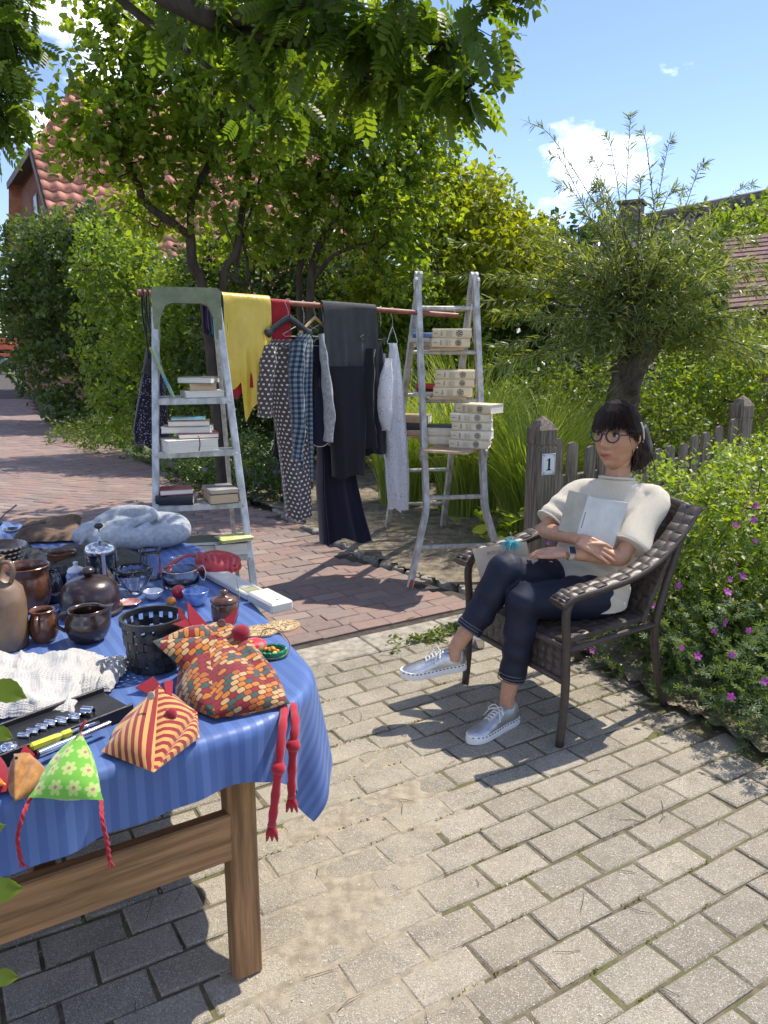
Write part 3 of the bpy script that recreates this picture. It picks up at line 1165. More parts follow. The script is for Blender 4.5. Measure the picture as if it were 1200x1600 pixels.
stack((0.31, 5.34, 1.2415), [
 (-0.01, 0, 0.19, 0.13, 0.018, R(-6), cover('white', (0.75, 0.73, 0.68)), 'thin white book under the red one beside the three volumes', {}),
 (0.0, 0, 0.18, 0.12, 0.016, R(4), cover('dark', (0.03, 0.03, 0.035)), 'thin black book under the red one beside the three volumes', {}),
 (0.0, 0, 0.18, 0.13, 0.034, R(-3), cover('red', (0.45, 0.05, 0.03)), 'small red book next to the three cream volumes', dict(spine='front'))])
stack((0.438, 5.18, 1.5595), [
 (0.0, 0.0, 0.252, 0.165, 0.058, R(2), m_cream, 'lower one of the two cream volumes on the top board', vol),
 (0.016, 0.0, 0.256, 0.165, 0.062, R(-5), m_cream, 'upper one of the two cream volumes on the top board', dict(volume=True, emblem=0.5))], G2)
stack((0.28, 5.44, 1.5595), [
 (0.02, 0, 0.17, 0.12, 0.034, R(5), cover('tan', (0.45, 0.35, 0.22)), 'tan book under the blue one on the top board', {}),
 (0.0, 0, 0.19, 0.12, 0.03, R(2), cover('grey', (0.6, 0.58, 0.55)), 'pale grey book under the blue one on the top board', {}),
 (0.02, 0, 0.2, 0.12, 0.034, R(-2), cover('blue', (0.06, 0.14, 0.34), col2=(0.2, 0.3, 0.5)), 'blue paperback beside the two volumes on the top board', {})])
stack((0.205, 5.80, 0.903), [
 (0.0, 0, 0.20, 0.15, 0.045, R(-10), cover('carton', (0.42, 0.30, 0.19)), 'brown board book at the bottom of the small stack by the white lace dress', dict(pages=m_page)),
 (0.02, 0, 0.18, 0.15, 0.05, R(-6), cover('dark'  , (0.03, 0.03, 0.035)), 'black book in the small stack by the white lace dress', {}),
 (0.04, 0, 0.22, 0.16, 0.06, R(-14), cover('carton', (0.42, 0.30, 0.19)), 'brown thick book on top of the small stack by the white lace dress', {})])
board((0.25, 5.84, 0.886), 0.34, 0.22, R(8), 'short board on the rear rungs of the folding ladder beside the white lace dress', 0.016)

def st(i, side, ext):
 z = STEP_Z[i]
 return lad1(side, z, True, ext) + (0, 0, 0.0035)

tl = frame(x=S17 * 0.33 + np.array([0, 0, -1]) * 0.94, y=-N17)
p = st(4, -0.48, -0.06)
pb = book(p + S17 * -0.065 + (0, 0, 0.125), 0.27, 0.21, 0.017, 0, cover('picture', (0.10, 0.28, 0.42), 0.35, (0.30, 0.38, 0.10), 14), 'thin blue and green picture book leaning upright against the stepladder rail', spine='front',
   tilt=frame(x=unit(S17 * 0.36 - np.array([0, 0, 0.93])), y=-N17))
p = st(4, 0.22, -0.05)
stack(p, [(0.012, 0.0, 0.205, 0.14, 0.032, R(26), cover('offwhite', (0.68, 0.66, 0.62)), 'thick white book at the bottom of the pile on the ladder platform', dict(spine='back')),
   (0.012, 0.01, 0.14, 0.11, 0.036, R(17), cover('kraft', (0.5, 0.36, 0.2)), 'small tan book in the middle of the pile on the ladder platform', dict(spine='back', pages=m_page_tan)),
   (-0.005, 0.005, 0.185, 0.135, 0.034, R(-8), cover('charcoal', (0.12, 0.13, 0.12), 0.4), 'charcoal book on top of the pile on the ladder platform', dict(spine='back'))])
p = st(3, -0.2, -0.03)
stack(p, [(0.01, -0.03, 0.26, 0.19, 0.062, R(32), cover('ivory', (0.72, 0.69, 0.6)), 'large ivory book at the bottom of the five-book pile', dict(spine='back')),
   (0.055, -0.005, 0.20, 0.14, 0.026, R(20), cover('maroon', (0.13, 0.02, 0.03)), 'maroon book second from the bottom of the five-book pile', dict(spine='back')),
   (0.0, 0.015, 0.25, 0.15, 0.032, R(8), cover('silver', (0.45, 0.46, 0.48), 0.35), 'silver-grey book in the middle of the five-book pile', dict(spine='back')),
   (0.01, 0.01, 0.21, 0.14, 0.03, R(14), cover('umber', (0.18, 0.09, 0.04)), 'brown book below the topmost one of the five-book pile', dict(spine='back')),
   (0.01, 0.01, 0.17, 0.125, 0.014, R(10), cover('sea', (0.03, 0.10, 0.16), 0.3, (0.10, 0.42, 0.5), 22), 'thin blue-green picture book on top of the five-book pile', dict(spine='back'))])
mb = MB()
q = lad1(0.02, STEP_Z[3], True, 0.115) + (0, 0, 0.062)
mb.tube(smooth_path([q + (0, 0.01, 0.03), q + (0.008, -0.004, 0.012), q + (0.01, -0.006, -0.02), q + (0.004, -0.008, -0.05)], 4), 0.003, 4, flat=0.3)
tag(mb.build('bookmark_ribbon', cover('maroon', (0.13, 0.02, 0.03))), 'dark ribbon bookmark hanging over the large ivory book', 'bookmark')
p = st(2, -0.52, -0.03)
stack(p, [(0.0, -0.005, 0.185, 0.13, 0.05, R(6), cover('inky', (0.015, 0.018, 0.024), 0.3), 'thick black book under the dark red one on the ladder step', dict(spine='front')),
   (-0.002, 0.0, 0.165, 0.125, 0.028, R(20), cover('darkred', (0.24, 0.02, 0.05), 0.35, (0.34, 0.06, 0.10)), 'dark red book lying on the thick black one', dict(spine='back'))])
p = st(2, 0.5, -0.03)
stack(p, [(0.0, -0.01, 0.145, 0.20, 0.052, R(24), cover('inky', (0.015, 0.018, 0.024), 0.3), 'lower thick tan-edged book on the right half of the step with the black book', dict(spine='back', pages=m_page_tan)),
   (0.0, -0.008, 0.145, 0.20, 0.02, R(25), cover('night', (0.05, 0.05, 0.10), 0.3, (0.45, 0.42, 0.40), 6), 'thinner night-blue book on the thick tan-edged one', dict(spine='back', pages=m_page_tan))])
p = st(1, -0.1, -0.03)
stack(p, [(0.0, 0.02, 0.18, 0.135, 0.016, R(12), cover('offwhite', (0.68, 0.66, 0.62)), 'thin off-white book at the bottom of the pile behind the grey fleece', dict(spine='back')),
   (0.0, 0.02, 0.18, 0.135, 0.04, R(12), cover('ivory', (0.72, 0.69, 0.6)), 'thick ivory book in the pile behind the grey fleece', dict(spine='back')),
   (0.01, 0.02, 0.21, 0.15, 0.022, R(10), cover('pine', (0.05, 0.07, 0.06)), 'dark green hardback on top of the pile behind the grey fleece', dict(spine='back'))])
p = st(1, 0.58, -0.02)
stack(p, [(0.005, -0.01, 0.165, 0.13, 0.066, R(17), cover('steel', (0.18, 0.23, 0.26)), 'thick grey-blue book under the two lime-green ones', dict(spine='back')),
   (-0.02, 0.02, 0.15, 0.12, 0.008, R(40), cover('lime', (0.50, 0.60, 0.10), 0.35, (0.62, 0.68, 0.22)), 'thin lime-green booklet under the other lime-green one', dict(soft=True)),
   (0.03, -0.02, 0.17, 0.13, 0.016, R(30), cover('limeprint', (0.52, 0.60, 0.08), 0.35, (0.75, 0.78, 0.42), 34), 'lime-green patterned book on top of the thick grey-blue one', dict(spine='back', pages=m_page_tan))])

# ---- the rust-red pole
POLE_A, POLE_B = np.array([-1.33, 4.237, 1.848]), np.array([0.525, 5.46, 1.776])
PD = unit(POLE_B - POLE_A)
mb = MB()
mb.tube([POLE_A + PD * t * np.linalg.norm(POLE_B - POLE_A) for t in np.linspace(0, 1, 8)], 0.0165, 14)
tag(mb.build('pole', M('rust_red_wood', (0.26, 0.075, 0.045), 0.5, 0.3, 9, 0.1, 60, col2=(0.36, 0.13, 0.085))),
 'rust-red wooden pole spanning the two ladders as a clothes rail', 'pole')

# ================================================================== PLANTS
def leaf_template(kind):
 if kind == 'simple':
  v = [(0, 0, 0), (0.45, -0.3, 0.07), (1, 0, -0.05), (0.45, 0.3, 0.07)]
  f = [(0, 1, 2), (0, 2, 3)]
 elif kind == 'ovate':
  v = [(0, 0, 0), (0.3, -0.27, 0.05), (0.34, 0, -0.02), (0.3, 0.27, 0.05), (0.68, -0.24, 0.02), (0.7, 0, -0.05), (0.68, 0.24, 0.02), (1, 0, -0.13)]
  f = [(0, 1, 2), (0, 2, 3), (1, 4, 2), (4, 5, 2), (2, 5, 3), (5, 6, 3), (4, 7, 5), (5, 7, 6)]
 elif kind == 'round':
  v = [(0, 0, 0), (0.22, -0.3, 0.05), (0.62, -0.36, 0.03), (0.95, -0.16, -0.04), (1.02, 0, -0.07), (0.95, 0.16, -0.04), (0.62, 0.36, 0.03), (0.22, 0.3, 0.05), (0.5, 0, -0.03)]
  f = [(8, i, i + 1) for i in range(0, 7)] + [(8, 7, 0)]
 elif kind == 'broad':
  v, f = [(0, 0, 0)], []
  m_ = 9
  for i in range(1, m_ + 1):
   t = i / (m_ + 1)
   w = 0.34 * math.sin(math.pi * t ** 0.85) ** 0.8 * (1 + 0.04 * (-1) ** i)
   v += [(t, -w, 0.10 * w + 0.05 * math.sin(9 * t)), (t, 0, -0.12 * t * t), (t, w, 0.10 * w)]
  v.append((1.04, 0, -0.16))
  f = [(0, 1, 2), (0, 2, 3)]
  for i in range(m_ - 1):
   a = 1 + 3 * i
   f += [(a, a + 3, a + 1), (a + 1, a + 3, a + 4), (a + 1, a + 4, a + 2), (a + 2, a + 4, a + 5)]
  a = 1 + 3 * (m_ - 1)
  f += [(a, len(v) - 1, a + 1), (a + 1, len(v) - 1, a + 2)]
 elif kind == 'willow':
  v = [(0, 0, 0), (0.35, -0.06, 0.02), (0.35, 0.06, 0.02), (0.75, -0.045, -0.08), (0.75, 0.045, -0.08), (1, 0, -0.2)]
  f = [(0, 1, 2), (1, 3, 2), (2, 3, 4), (3, 5, 4)]
 elif kind == 'star':
  v, f = [(0, 0, 0)], []
  for k in range(7):
   a = R(-132 + 44 * k)
   L = (0.62, 0.85, 0.98, 1.0, 0.98, 0.85, 0.62)[k]
   for q, (s, da) in enumerate(((0.45, -0.2), (1.0, -0.1), (1.0, 0.1), (0.45, 0.2))):
    v.append((math.cos(a + da) * L * s, math.sin(a + da) * L * s, 0.10 * s - 0.12 * s * s))
   b = 1 + 4 * k
   f += [(0, b, b + 3), (b, b + 1, b + 2), (b, b + 2, b + 3)]
 elif kind == 'trifoliate':
  v, f = [], []
  for a in (-0.95, 0.0, 0.95):
   o = len(v)
   L = 1.0 if a == 0 else 0.8
   q = [(0.1, 0, 0), (0.5, -0.24, 0.05), (0.55, 0, -0.02), (0.5, 0.24, 0.05), (1.0, 0, -0.1)]
   v += [(L * (x * math.cos(a) - y * math.sin(a)), L * (x * math.sin(a) + y * math.cos(a)), z) for x, y, z in q]
   f += [(o, o + 1, o + 2), (o, o + 2, o + 3), (o + 1, o + 4, o + 2), (o + 2, o + 4, o + 3)]
 elif kind == 'pinnate':
  v, f = [], []
  q = [(0, 0, 0), (0.3, -0.26, 0.04), (0.36, 0, -0.01), (0.3, 0.26, 0.04), (0.7, -0.23, 0.0), (0.7, 0.23, 0.0), (1.0, 0, -0.1)]
  qf = [(0, 1, 2), (0, 2, 3), (1, 4, 2), (2, 4, 6), (2, 6, 5), (2, 5, 3)]
  prs = 6
  for k in range(prs + 1):
   s = 0.12 + 0.76 * k / prs
   zz = -0.28 * s * s
   for sg in ((-1, 1) if k < prs else (0,)):
    a = sg * R(68 - 10 * k / prs)
    L = 0.27 * (0.8 + 0.4 * math.sin(math.pi * (k + 1) / (prs + 2)))
    o = len(v)
    v += [(s + L * (x * math.cos(a) - y * math.sin(a)), L * (x * math.sin(a) + y * math.cos(a)), zz + L * z - 0.10 * L * x) for x, y, z in q]
    f += [tuple(i + o for i in t) for t in qf]
  o = len(v)
  v += [(0, -0.006, 0), (0.5, -0.005, -0.07), (0.9, 0, -0.23), (0.5, 0.005, -0.07), (0, 0.006, 0)]
  f += [(o, o + 1, o + 3), (o, o + 3, o + 4), (o + 1, o + 2, o + 3)]
 return np.array(v, float), np.array(f, int)

def place_leaves(P, D, N, S, kind, rnd=None):
 tv, tf = leaf_template(kind)
 D = D / (np.linalg.norm(D, axis=1, keepdims=True) + 1e-9)
 N = N - (N * D).sum(1, keepdims=True) * D
 N = N / (np.linalg.norm(N, axis=1, keepdims=True) + 1e-9)
 B = np.cross(N, D)
 n = len(P)
 V = P[:, None] + S[:, None, None] * (tv[None, :, 0:1] * D[:, None] + tv[None, :, 1:2] * B[:, None] + tv[None, :, 2:3] * N[:, None])
 F = (tf[None] + (np.arange(n) * len(tv))[:, None, None]).reshape(-1, 3)
 if rnd is None:
  rnd = rng.random(n)
 return V.reshape(-1, 3), F, np.repeat(rnd, len(tv))

def sprig_leaves(tips, dirs, per, spread, size, kind, droop=0.3, up=1.0, jit=0.7, tone=None):
 n = len(tips)
 P = np.repeat(tips, per, 0)
 T = np.repeat(dirs, per, 0)
 t = rng.uniform(-1.0, 0.25, (n * per, 1))
 rad = rng.normal(0, 1, (n * per, 3))
 side = np.cross(T, rad)
 side /= np.linalg.norm(side, axis=1, keepdims=True) + 1e-9
 P = P + T * t * spread + rad * spread * 0.16
 D = side + T * 0.7 + np.array([0, 0, -droop]) + rng.normal(0, 0.25, (n * per, 3))
 N = np.array([0, 0, up]) + rng.normal(0, jit, (n * per, 3))
 S = rng.uniform(size[0], size[1], n * per)
 tone = np.repeat(rng.random(n) if tone is None else tone, per) * 0.55 + rng.random(n * per) * 0.45
 return place_leaves(P, D, N, S, kind, tone)

class Skeleton:

 def __init__(self):
  self.p, self.par = [], []

 def limb(self, pts, parent=-1, n=4):
  pp = smooth_path(pts, n) if len(pts) > 2 else [V3(q) for q in pts]
  if parent == 'near':
   parent = int(np.argmin(((np.array(self.p) - pp[0]) ** 2).sum(1)))
  for q in pp:
   self.p.append(V3(q))
   self.par.append(parent)
   parent = len(self.p) - 1
  return parent

 def grow(self, targets, seg=0.22, wob=0.05, first=0, sag=0.08):
  root = self.p[0]
  T = np.asarray(targets, float)
  d0 = ((T[:, None] - np.array(self.p)[None, first:]) ** 2).sum(-1).min(1) if len(T) * len(self.p) < 4e6 else ((T - root) ** 2).sum(1)
  tips = []
  for i in np.argsort(d0):
   t = T[i]
   A = np.array(self.p[first:])
   v = t - A
   dist = np.sqrt((v ** 2).sum(1)) + 0.35 * np.maximum(0, A[:, 2] - t[2])
   j = int(np.argmin(dist)) + first
   a = self.p[j]
   L = np.linalg.norm(t - a)
   m = max(1, int(L / seg))
   par = j
   mid = rng.normal(0, wob, 3)
   for k in range(1, m + 1):
    s = k / m
    q = a + (t - a) * s + mid * math.sin(math.pi * s) + np.array([0, 0, sag * L * math.sin(math.pi * s)])
    self.p.append(q)
    self.par.append(par)
    par = len(self.p) - 1
   tips.append(par)
  return tips

 def dirs(self, idx):
  out = []
  for i in idx:
   q = self.par[i]
   out.append(unit(self.p[i] - self.p[q]) if q >= 0 else np.array([0, 0, 1.0]))
  return np.array(out)

 def mesh(self, tip_r=0.0022, expo=2.35, minr=0.0, base_r=None, sides=6):
  n = len(self.p)
  kids = [[] for _ in range(n)]
  for i, q in enumerate(self.par):
   if q >= 0:
    kids[q].append(i)
  r = np.zeros(n)
  for i in range(n - 1, -1, -1):
   r[i] = tip_r if not kids[i] else (sum(r[k] ** expo for k in kids[i]) ** (1 / expo) + 0.00012)
  if base_r:
   roots = [i for i in range(n) if self.par[i] < 0]
   k = base_r / max(r[i] for i in roots)
   r = tip_r + (r - tip_r) * k
  r = np.maximum(r, minr)
  V, F, nn = [], [], 0
  starts = [i for i in range(n) if self.par[i] < 0]
  stack_ = [(-1, s) for s in starts]
  while stack_:
   pre, s = stack_.pop()
   chain = ([pre] if pre >= 0 else []) + [s]
   while kids[chain[-1]]:
    ks = sorted(kids[chain[-1]], key=lambda q: -r[q])
    for o in ks[1:]:
     stack_.append((chain[-1], o))
    chain.append(ks[0])
   if len(chain) < 2:
    continue
   P = np.array([self.p[i] for i in chain])
   rr = np.array([r[i] for i in chain])
   if pre >= 0:
    rr[0] = min(rr[0], rr[1] * 1.15)
   k = sides if rr[0] > 0.012 else 3
   t = np.gradient(P, axis=0)
   t /= np.linalg.norm(t, axis=1, keepdims=True) + 1e-9
   x = np.cross(t, np.array([0.31, 0.55, 0.77]))
   x /= np.linalg.norm(x, axis=1, keepdims=True) + 1e-9
   y = np.cross(t, x)
   a = np.arange(k) / k * 2 * math.pi
   ring = P[:, None] + rr[:, None, None] * (np.cos(a)[None, :, None] * x[:, None] + np.sin(a)[None, :, None] * y[:, None])
   V.append(ring.reshape(-1, 3))
   m = len(P)
   i0 = (np.arange(m - 1)[:, None] * k + np.arange(k)[None]).ravel()
   i1 = (np.arange(m - 1)[:, None] * k + (np.arange(k)[None] + 1) % k).ravel()
   F.append(np.stack([i0, i1, i1 + k, i0 + k], 1) + nn)
   nn += m * k
  return np.concatenate(V), np.concatenate(F)

def in_blobs(blobs, n, shell=0.5):
 w = np.array([b[2] if len(b) > 2 else np.prod(b[1]) ** 0.8 for b in blobs], float)
 cnt = np.maximum(1, (w / w.sum() * n).astype(int))
 out = []
 for b, k in zip(blobs, cnt):
  d = rng.normal(0, 1, (k, 3))
  d /= np.linalg.norm(d, axis=1, keepdims=True)
  r = rng.random((k, 1)) ** (shell / 1.5)
  out.append(V3(b[0]) + d * r * V3(b[1]))
 return np.concatenate(out)

m_bark = M('bark_dark', (0.055, 0.042, 0.032), 0.9, 0.35, 18, 0.6, 60, stretch=(1, 1, 0.35))
m_bark_w = M('bark_willow', (0.06, 0.048, 0.038), 0.95, 0.45, 9, 1.0, 22, stretch=(1.4, 1.4, 0.5), col2=(0.13, 0.105, 0.08))
L_mid = leaf_mat('leaf_round', (0.07, 0.13, 0.018), (0.15, 0.215, 0.03), (0.25, 0.32, 0.05), 0.58)
L_over = leaf_mat('leaf_pinnate', (0.05, 0.095, 0.016), (0.085, 0.14, 0.022), (0.14, 0.20, 0.03), 0.52)
L_yel = leaf_mat('leaf_yellowgreen', (0.13, 0.175, 0.018), (0.21, 0.25, 0.025), (0.30, 0.32, 0.035), 0.45)
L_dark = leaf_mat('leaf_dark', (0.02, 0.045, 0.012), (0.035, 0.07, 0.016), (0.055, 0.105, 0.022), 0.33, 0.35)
L_hedge = leaf_mat('leaf_hedge', (0.04, 0.075, 0.02), (0.075, 0.12, 0.036), (0.14, 0.19, 0.06), 0.35, 0.4)
L_light = leaf_mat('leaf_light', (0.09, 0.15, 0.028), (0.15, 0.22, 0.042), (0.23, 0.30, 0.065), 0.46)
L_willow = leaf_mat('leaf_willow', (0.08, 0.12, 0.035), (0.14, 0.19, 0.06), (0.23, 0.27, 0.10), 0.4, 0.4)
L_gera = leaf_mat('leaf_geranium', (0.07, 0.12, 0.045), (0.12, 0.185, 0.075), (0.21, 0.29, 0.125), 0.33, 0.55)
L_spir = leaf_mat('leaf_spirea', (0.12, 0.195, 0.025), (0.20, 0.28, 0.04), (0.31, 0.37, 0.065), 0.42)
L_grass = leaf_mat('blade_miscanthus', (0.13, 0.20, 0.035), (0.21, 0.29, 0.055), (0.36, 0.42, 0.14), 0.42)
L_weed = leaf_mat('leaf_weed', (0.06, 0.10, 0.02), (0.10, 0.15, 0.03), (0.16, 0.2, 0.05), 0.4)

def make_tree(name, loc, label, limbs, blobs, n_tip, per, spread, size, kind, lmat, shell=0.6, base_r=0.05, seg=0.25, cat='tree', droop=0.3, up=1.0, jit=0.7, group=None, bark=None, tip_r=0.002, wob=0.05, keep=None):
 o = thing(name, loc, label, cat, group)
 sk = Skeleton()
 for k, lb in enumerate(limbs):
  sk.limb(lb, -1 if k == 0 else 'near')
 tg = in_blobs(blobs, n_tip, shell)
 if keep is not None:
  tg = tg[keep(tg)]
 tips = sk.grow(tg, seg, wob)
 V, F = sk.mesh(tip_r, base_r=base_r)
 big_mesh('trunk', V, F, bark or m_bark, o, tuple(o.location), smooth=True)
 P = np.array([sk.p[i] for i in tips])
 V, F, r = sprig_leaves(P, sk.dirs(tips), per, spread, size, kind, droop, up, jit)
 big_mesh('crown', V, F, lmat, o, tuple(o.location), r)
 return o

# ---- small multi-stemmed tree with round leaves, behind the clothes rail
make_tree('garden_tree', (-1.62, 7.5, 0), 'multi-stemmed tree with dark bare stems and round leaves behind the stepladder', [
 [(-1.62, 7.5, 0.0), (-1.717, 7.500, 1.999), (-1.794, 7.450, 2.287), (-1.796, 7.400, 2.567), (-1.742, 7.300, 2.883), (-1.565, 7.300, 3.180), (-1.435, 7.200, 3.420), (-1.332, 7.200, 3.855)],
 [(-1.796, 7.400, 2.567), (-1.930, 7.200, 2.676), (-2.104, 7.100, 2.804), (-2.150, 7.000, 2.985), (-2.253, 7.000, 3.241), (-2.279, 6.900, 3.515)],
 [(-1.62, 7.5, 0.02), (-1.563, 7.600, 2.065), (-1.423, 7.600, 2.449), (-1.350, 7.700, 2.899), (-1.302, 7.800, 3.321), (-1.169, 7.900, 3.744), (-1.045, 8.000, 4.223)],
 [(-1.423, 7.600, 2.449), (-1.501, 7.500, 2.723), (-1.559, 7.400, 2.929), (-1.567, 7.400, 3.121)],
 [(-1.422, 7.600, 2.184), (-1.418, 7.700, 2.431), (-1.312, 7.900, 2.875), (-1.186, 8.000, 3.337)],
 [(-1.329, 7.700, 2.162), (-1.355, 7.800, 2.442), (-1.404, 7.800, 2.622)],
 [(-1.811, 7.450, 2.299), (-2.037, 7.200, 2.346), (-2.228, 7.000, 2.431)]],
 [((-2.531, 6.900, 3.392), (0.55, 0.6, 0.45)), ((-2.051, 6.900, 3.711), (0.7, 0.7, 0.5)), ((-1.493, 7.200, 3.981), (0.8, 0.8, 0.6)), ((-1.923, 7.000, 3.241), (0.7, 0.6, 0.4)),
  ((-1.217, 7.800, 3.660), (0.8, 0.8, 0.6)), ((-1.649, 7.000, 4.227), (1.0, 0.9, 0.5)), ((-0.737, 8.000, 4.279), (0.9, 0.8, 0.7)), ((-2.410, 6.800, 3.094), (0.4, 0.4, 0.25)), ((-1.050, 7.800, 3.149), (0.5, 0.5, 0.35)), ((-2.084, 7.000, 4.083), (0.5, 0.5, 0.5)), ((-1.587, 7.400, 2.957), (0.7, 0.6, 0.35)), ((-1.318, 8.200, 2.676), (0.8, 0.6, 0.35)), ((-2.304, 7.800, 2.858), (0.55, 0.6, 0.3)), ((-1.635, 7.000, 3.494), (0.8, 0.7, 0.5))],
 1650, 10, 0.2, (0.032, 0.088), 'round', L_mid, 0.8, 0.065, 0.22, wob=0.06)

make_tree('garden_tree', (-0.85, 8.3, 0), 'slender multi-stemmed tree rising behind the grey trousers on the rail', [
 [(-0.85, 8.3, 0.0), (-0.896, 8.300, 2.047), (-0.873, 8.300, 2.435), (-0.793, 8.400, 2.895), (-0.672, 8.500, 3.355), (-0.536, 8.600, 3.938)],
 [(-0.83, 8.3, 0.02), (-0.778, 8.200, 2.041), (-0.681, 8.200, 2.551), (-0.492, 8.200, 2.832), (-0.261, 8.200, 3.109), (-0.064, 8.200, 3.471)],
 [(-0.873, 8.300, 2.435), (-0.976, 8.400, 2.832), (-1.080, 8.500, 3.166)],
 [(-0.747, 8.200, 2.234), (-0.517, 8.000, 2.465), (-0.191, 7.900, 2.575)]],
 [((-0.521, 8.300, 3.555), (0.8, 0.8, 0.7)), ((-0.065, 8.400, 3.882), (0.8, 0.8, 0.7)), ((-0.255, 8.000, 2.891), (0.7, 0.7, 0.4)), ((0.263, 8.300, 3.251), (0.7, 0.8, 0.6)), ((0.000, 8.400, 4.357), (0.8, 0.8, 0.6)),
  ((0.259, 8.000, 2.465), (0.5, 0.6, 0.45)), ((0.537, 8.600, 3.876), (0.5, 0.6, 0.5)), ((-0.801, 8.400, 3.147), (0.5, 0.6, 0.4))],
 1150, 11, 0.2, (0.045, 0.095), 'ovate', L_mid, 0.8, 0.06, 0.22, wob=0.06)

# ---- overhanging limb with feathered leaves, close to the camera
make_tree('overhanging_tree', (-3.4, 4.4, 0), 'dark overhanging tree limb with feathered leaves across the top of the view', [
 [(-3.4, 4.4, 0), (-3.35, 4.4, 1.5), (-3.1, 4.3, 2.9), (-2.5, 4.1, 3.7), (-1.9, 4.0, 3.95)],
 [(-1.9, 4.0, 3.95), (-1.603, 4.000, 3.479), (-1.240, 4.000, 3.161), (-1.067, 4.000, 3.030), (-0.861, 4.000, 2.887), (-0.607, 4.100, 2.674)],
 [(-1.9, 4.0, 3.95), (-1.433, 3.800, 3.431), (-1.031, 3.800, 3.131), (-0.737, 3.800, 2.990), (-0.436, 3.800, 2.909), (0.000, 3.600, 2.865), (0.321, 3.500, 2.780)],
 [(-0.737, 3.800, 2.990), (-0.409, 3.600, 2.975), (-0.105, 3.500, 3.053), (0.255, 3.400, 3.056), (0.513, 3.400, 2.965)],
 [(-1.067, 4.000, 3.030), (-0.950, 4.100, 2.834), (-0.886, 4.200, 2.656)]],
 [((0.316, 3.450, 2.798), (0.26, 0.3, 0.17)), ((0.107, 3.500, 2.768), (0.3, 0.35, 0.2)), ((-0.110, 3.600, 2.902), (0.35, 0.4, 0.3)), ((-0.492, 3.800, 2.977), (0.4, 0.4, 0.22)), ((0.434, 3.400, 3.010), (0.25, 0.3, 0.2)),
  ((0.243, 3.500, 2.646), (0.2, 0.25, 0.12)), ((-0.572, 4.100, 2.776), (0.3, 0.3, 0.2)), ((-0.801, 3.900, 3.015), (0.4, 0.3, 0.2)), ((-0.213, 3.600, 3.332), (0.7, 0.5, 0.25)), ((-0.863, 3.900, 3.531), (0.7, 0.5, 0.25)), ((0.368, 3.400, 2.615), (0.1, 0.2, 0.06), 0.02), ((-0.114, 3.700, 2.709), (0.25, 0.25, 0.15))],
 190, 4, 0.17, (0.11, 0.22), 'pinnate', L_over, 0.9, 0.075, 0.2, droop=0.75, up=1.0, jit=0.45, wob=0.05)

make_tree('walnut_tree', (-4.6, 5.4, 0), 'tree whose leafy branch ends hang into the top corner above the red roof', [
 [(-4.6, 5.4, 0), (-4.5, 5.4, 2.0), (-4.0, 5.3, 3.4), (-3.057, 5.200, 3.432)],
 [(-3.057, 5.200, 3.432), (-2.570, 5.100, 3.395), (-2.249, 5.000, 3.394)],
 [(-3.057, 5.200, 3.432), (-2.678, 5.100, 3.147), (-2.289, 5.000, 3.010)]],
 [((-2.336, 5.000, 3.290), (0.26, 0.3, 0.3)), ((-2.336, 5.000, 2.938), (0.2, 0.25, 0.14)), ((-2.704, 5.100, 3.254), (0.5, 0.4, 0.5)), ((-2.344, 5.000, 3.564), (0.3, 0.3, 0.25))],
 110, 4, 0.14, (0.15, 0.22), 'pinnate', L_over, 0.9, 0.08, 0.2, droop=0.8, jit=0.45)

def make_shrub(name, loc, label, blobs, n_clump, per, spread, size, kind, lmat, shell=0.45, cat='shrub', stems=14, base_r=0.03, up=0.6, jit=0.8, droop=0.15, group=None, keep=None, out_bias=0.6):
 o = thing(name, loc, label, cat, group)
 C = in_blobs(blobs, n_clump, shell)
 C = C[C[:, 2] > 0.03]
 if keep is not None:
  C = C[keep(C)]
 ctr = np.array([b[0] for b in blobs], float)
 own = ((C[:, None] - ctr[None]) ** 2).sum(-1).argmin(1)
 outw = C - ctr[own]
 outw /= np.linalg.norm(outw, axis=1, keepdims=True) + 1e-9
 d = outw * out_bias + rng.normal(0, 0.4, C.shape) + np.array([0, 0, 0.35])
 d /= np.linalg.norm(d, axis=1, keepdims=True)
 V, F, r = sprig_leaves(C, d, per, spread, size, kind, droop, up, jit)
 sk = Skeleton()
 base = V3(o.location)
 sk.limb([base, base + (0, 0, 0.05)])
 sel = C[rng.choice(len(C), min(len(C), stems * 6), replace=False)]
 sk.grow(sel, 0.4, 0.04)
 bv, bf = sk.mesh(0.003, base_r=base_r)
 big_mesh('trunk' if cat == 'tree' else 'stems', bv, bf, m_bark, o, tuple(o.location), smooth=True)
 big_mesh('crown' if cat == 'tree' else 'foliage', V, F, lmat, o, tuple(o.location), r)
 return o

# ---- background shrubs and trees
make_shrub('hedge_shrub', (-6.0, 16.0, 0), 'large dark green hedge shrub below the red tiled roof by the path', [
 ((-6.5, 16.2, 2.1), (1.5, 1.3, 2.3)), ((-5.2, 15.9, 1.8), (1.4, 1.2, 2.1)), ((-7.3, 16.9, 3.0), (1.2, 1.0, 1.4)), ((-5.8, 15.7, 3.2), (1.1, 1.1, 1.2)), ((-4.4, 15.2, 1.6), (1.1, 1.0, 1.8))],
 2300, 13, 0.28, (0.08, 0.17), 'simple', L_hedge, 0.35, base_r=0.08)
make_shrub('hedge_shrub', (-3.4, 11.2, 0), 'yellow-green feathery shrub between the dark hedge and the stepladder', [
 ((-3.6, 11.2, 1.7), (0.9, 0.8, 1.6)), ((-2.8, 10.9, 1.5), (0.8, 0.7, 1.4)), ((-3.9, 11.4, 2.7), (0.7, 0.6, 0.75)), ((-2.3, 10.8, 2.5), (0.6, 0.6, 0.6))],
 1200, 12, 0.22, (0.06, 0.11), 'simple', L_light, 0.45, base_r=0.05)
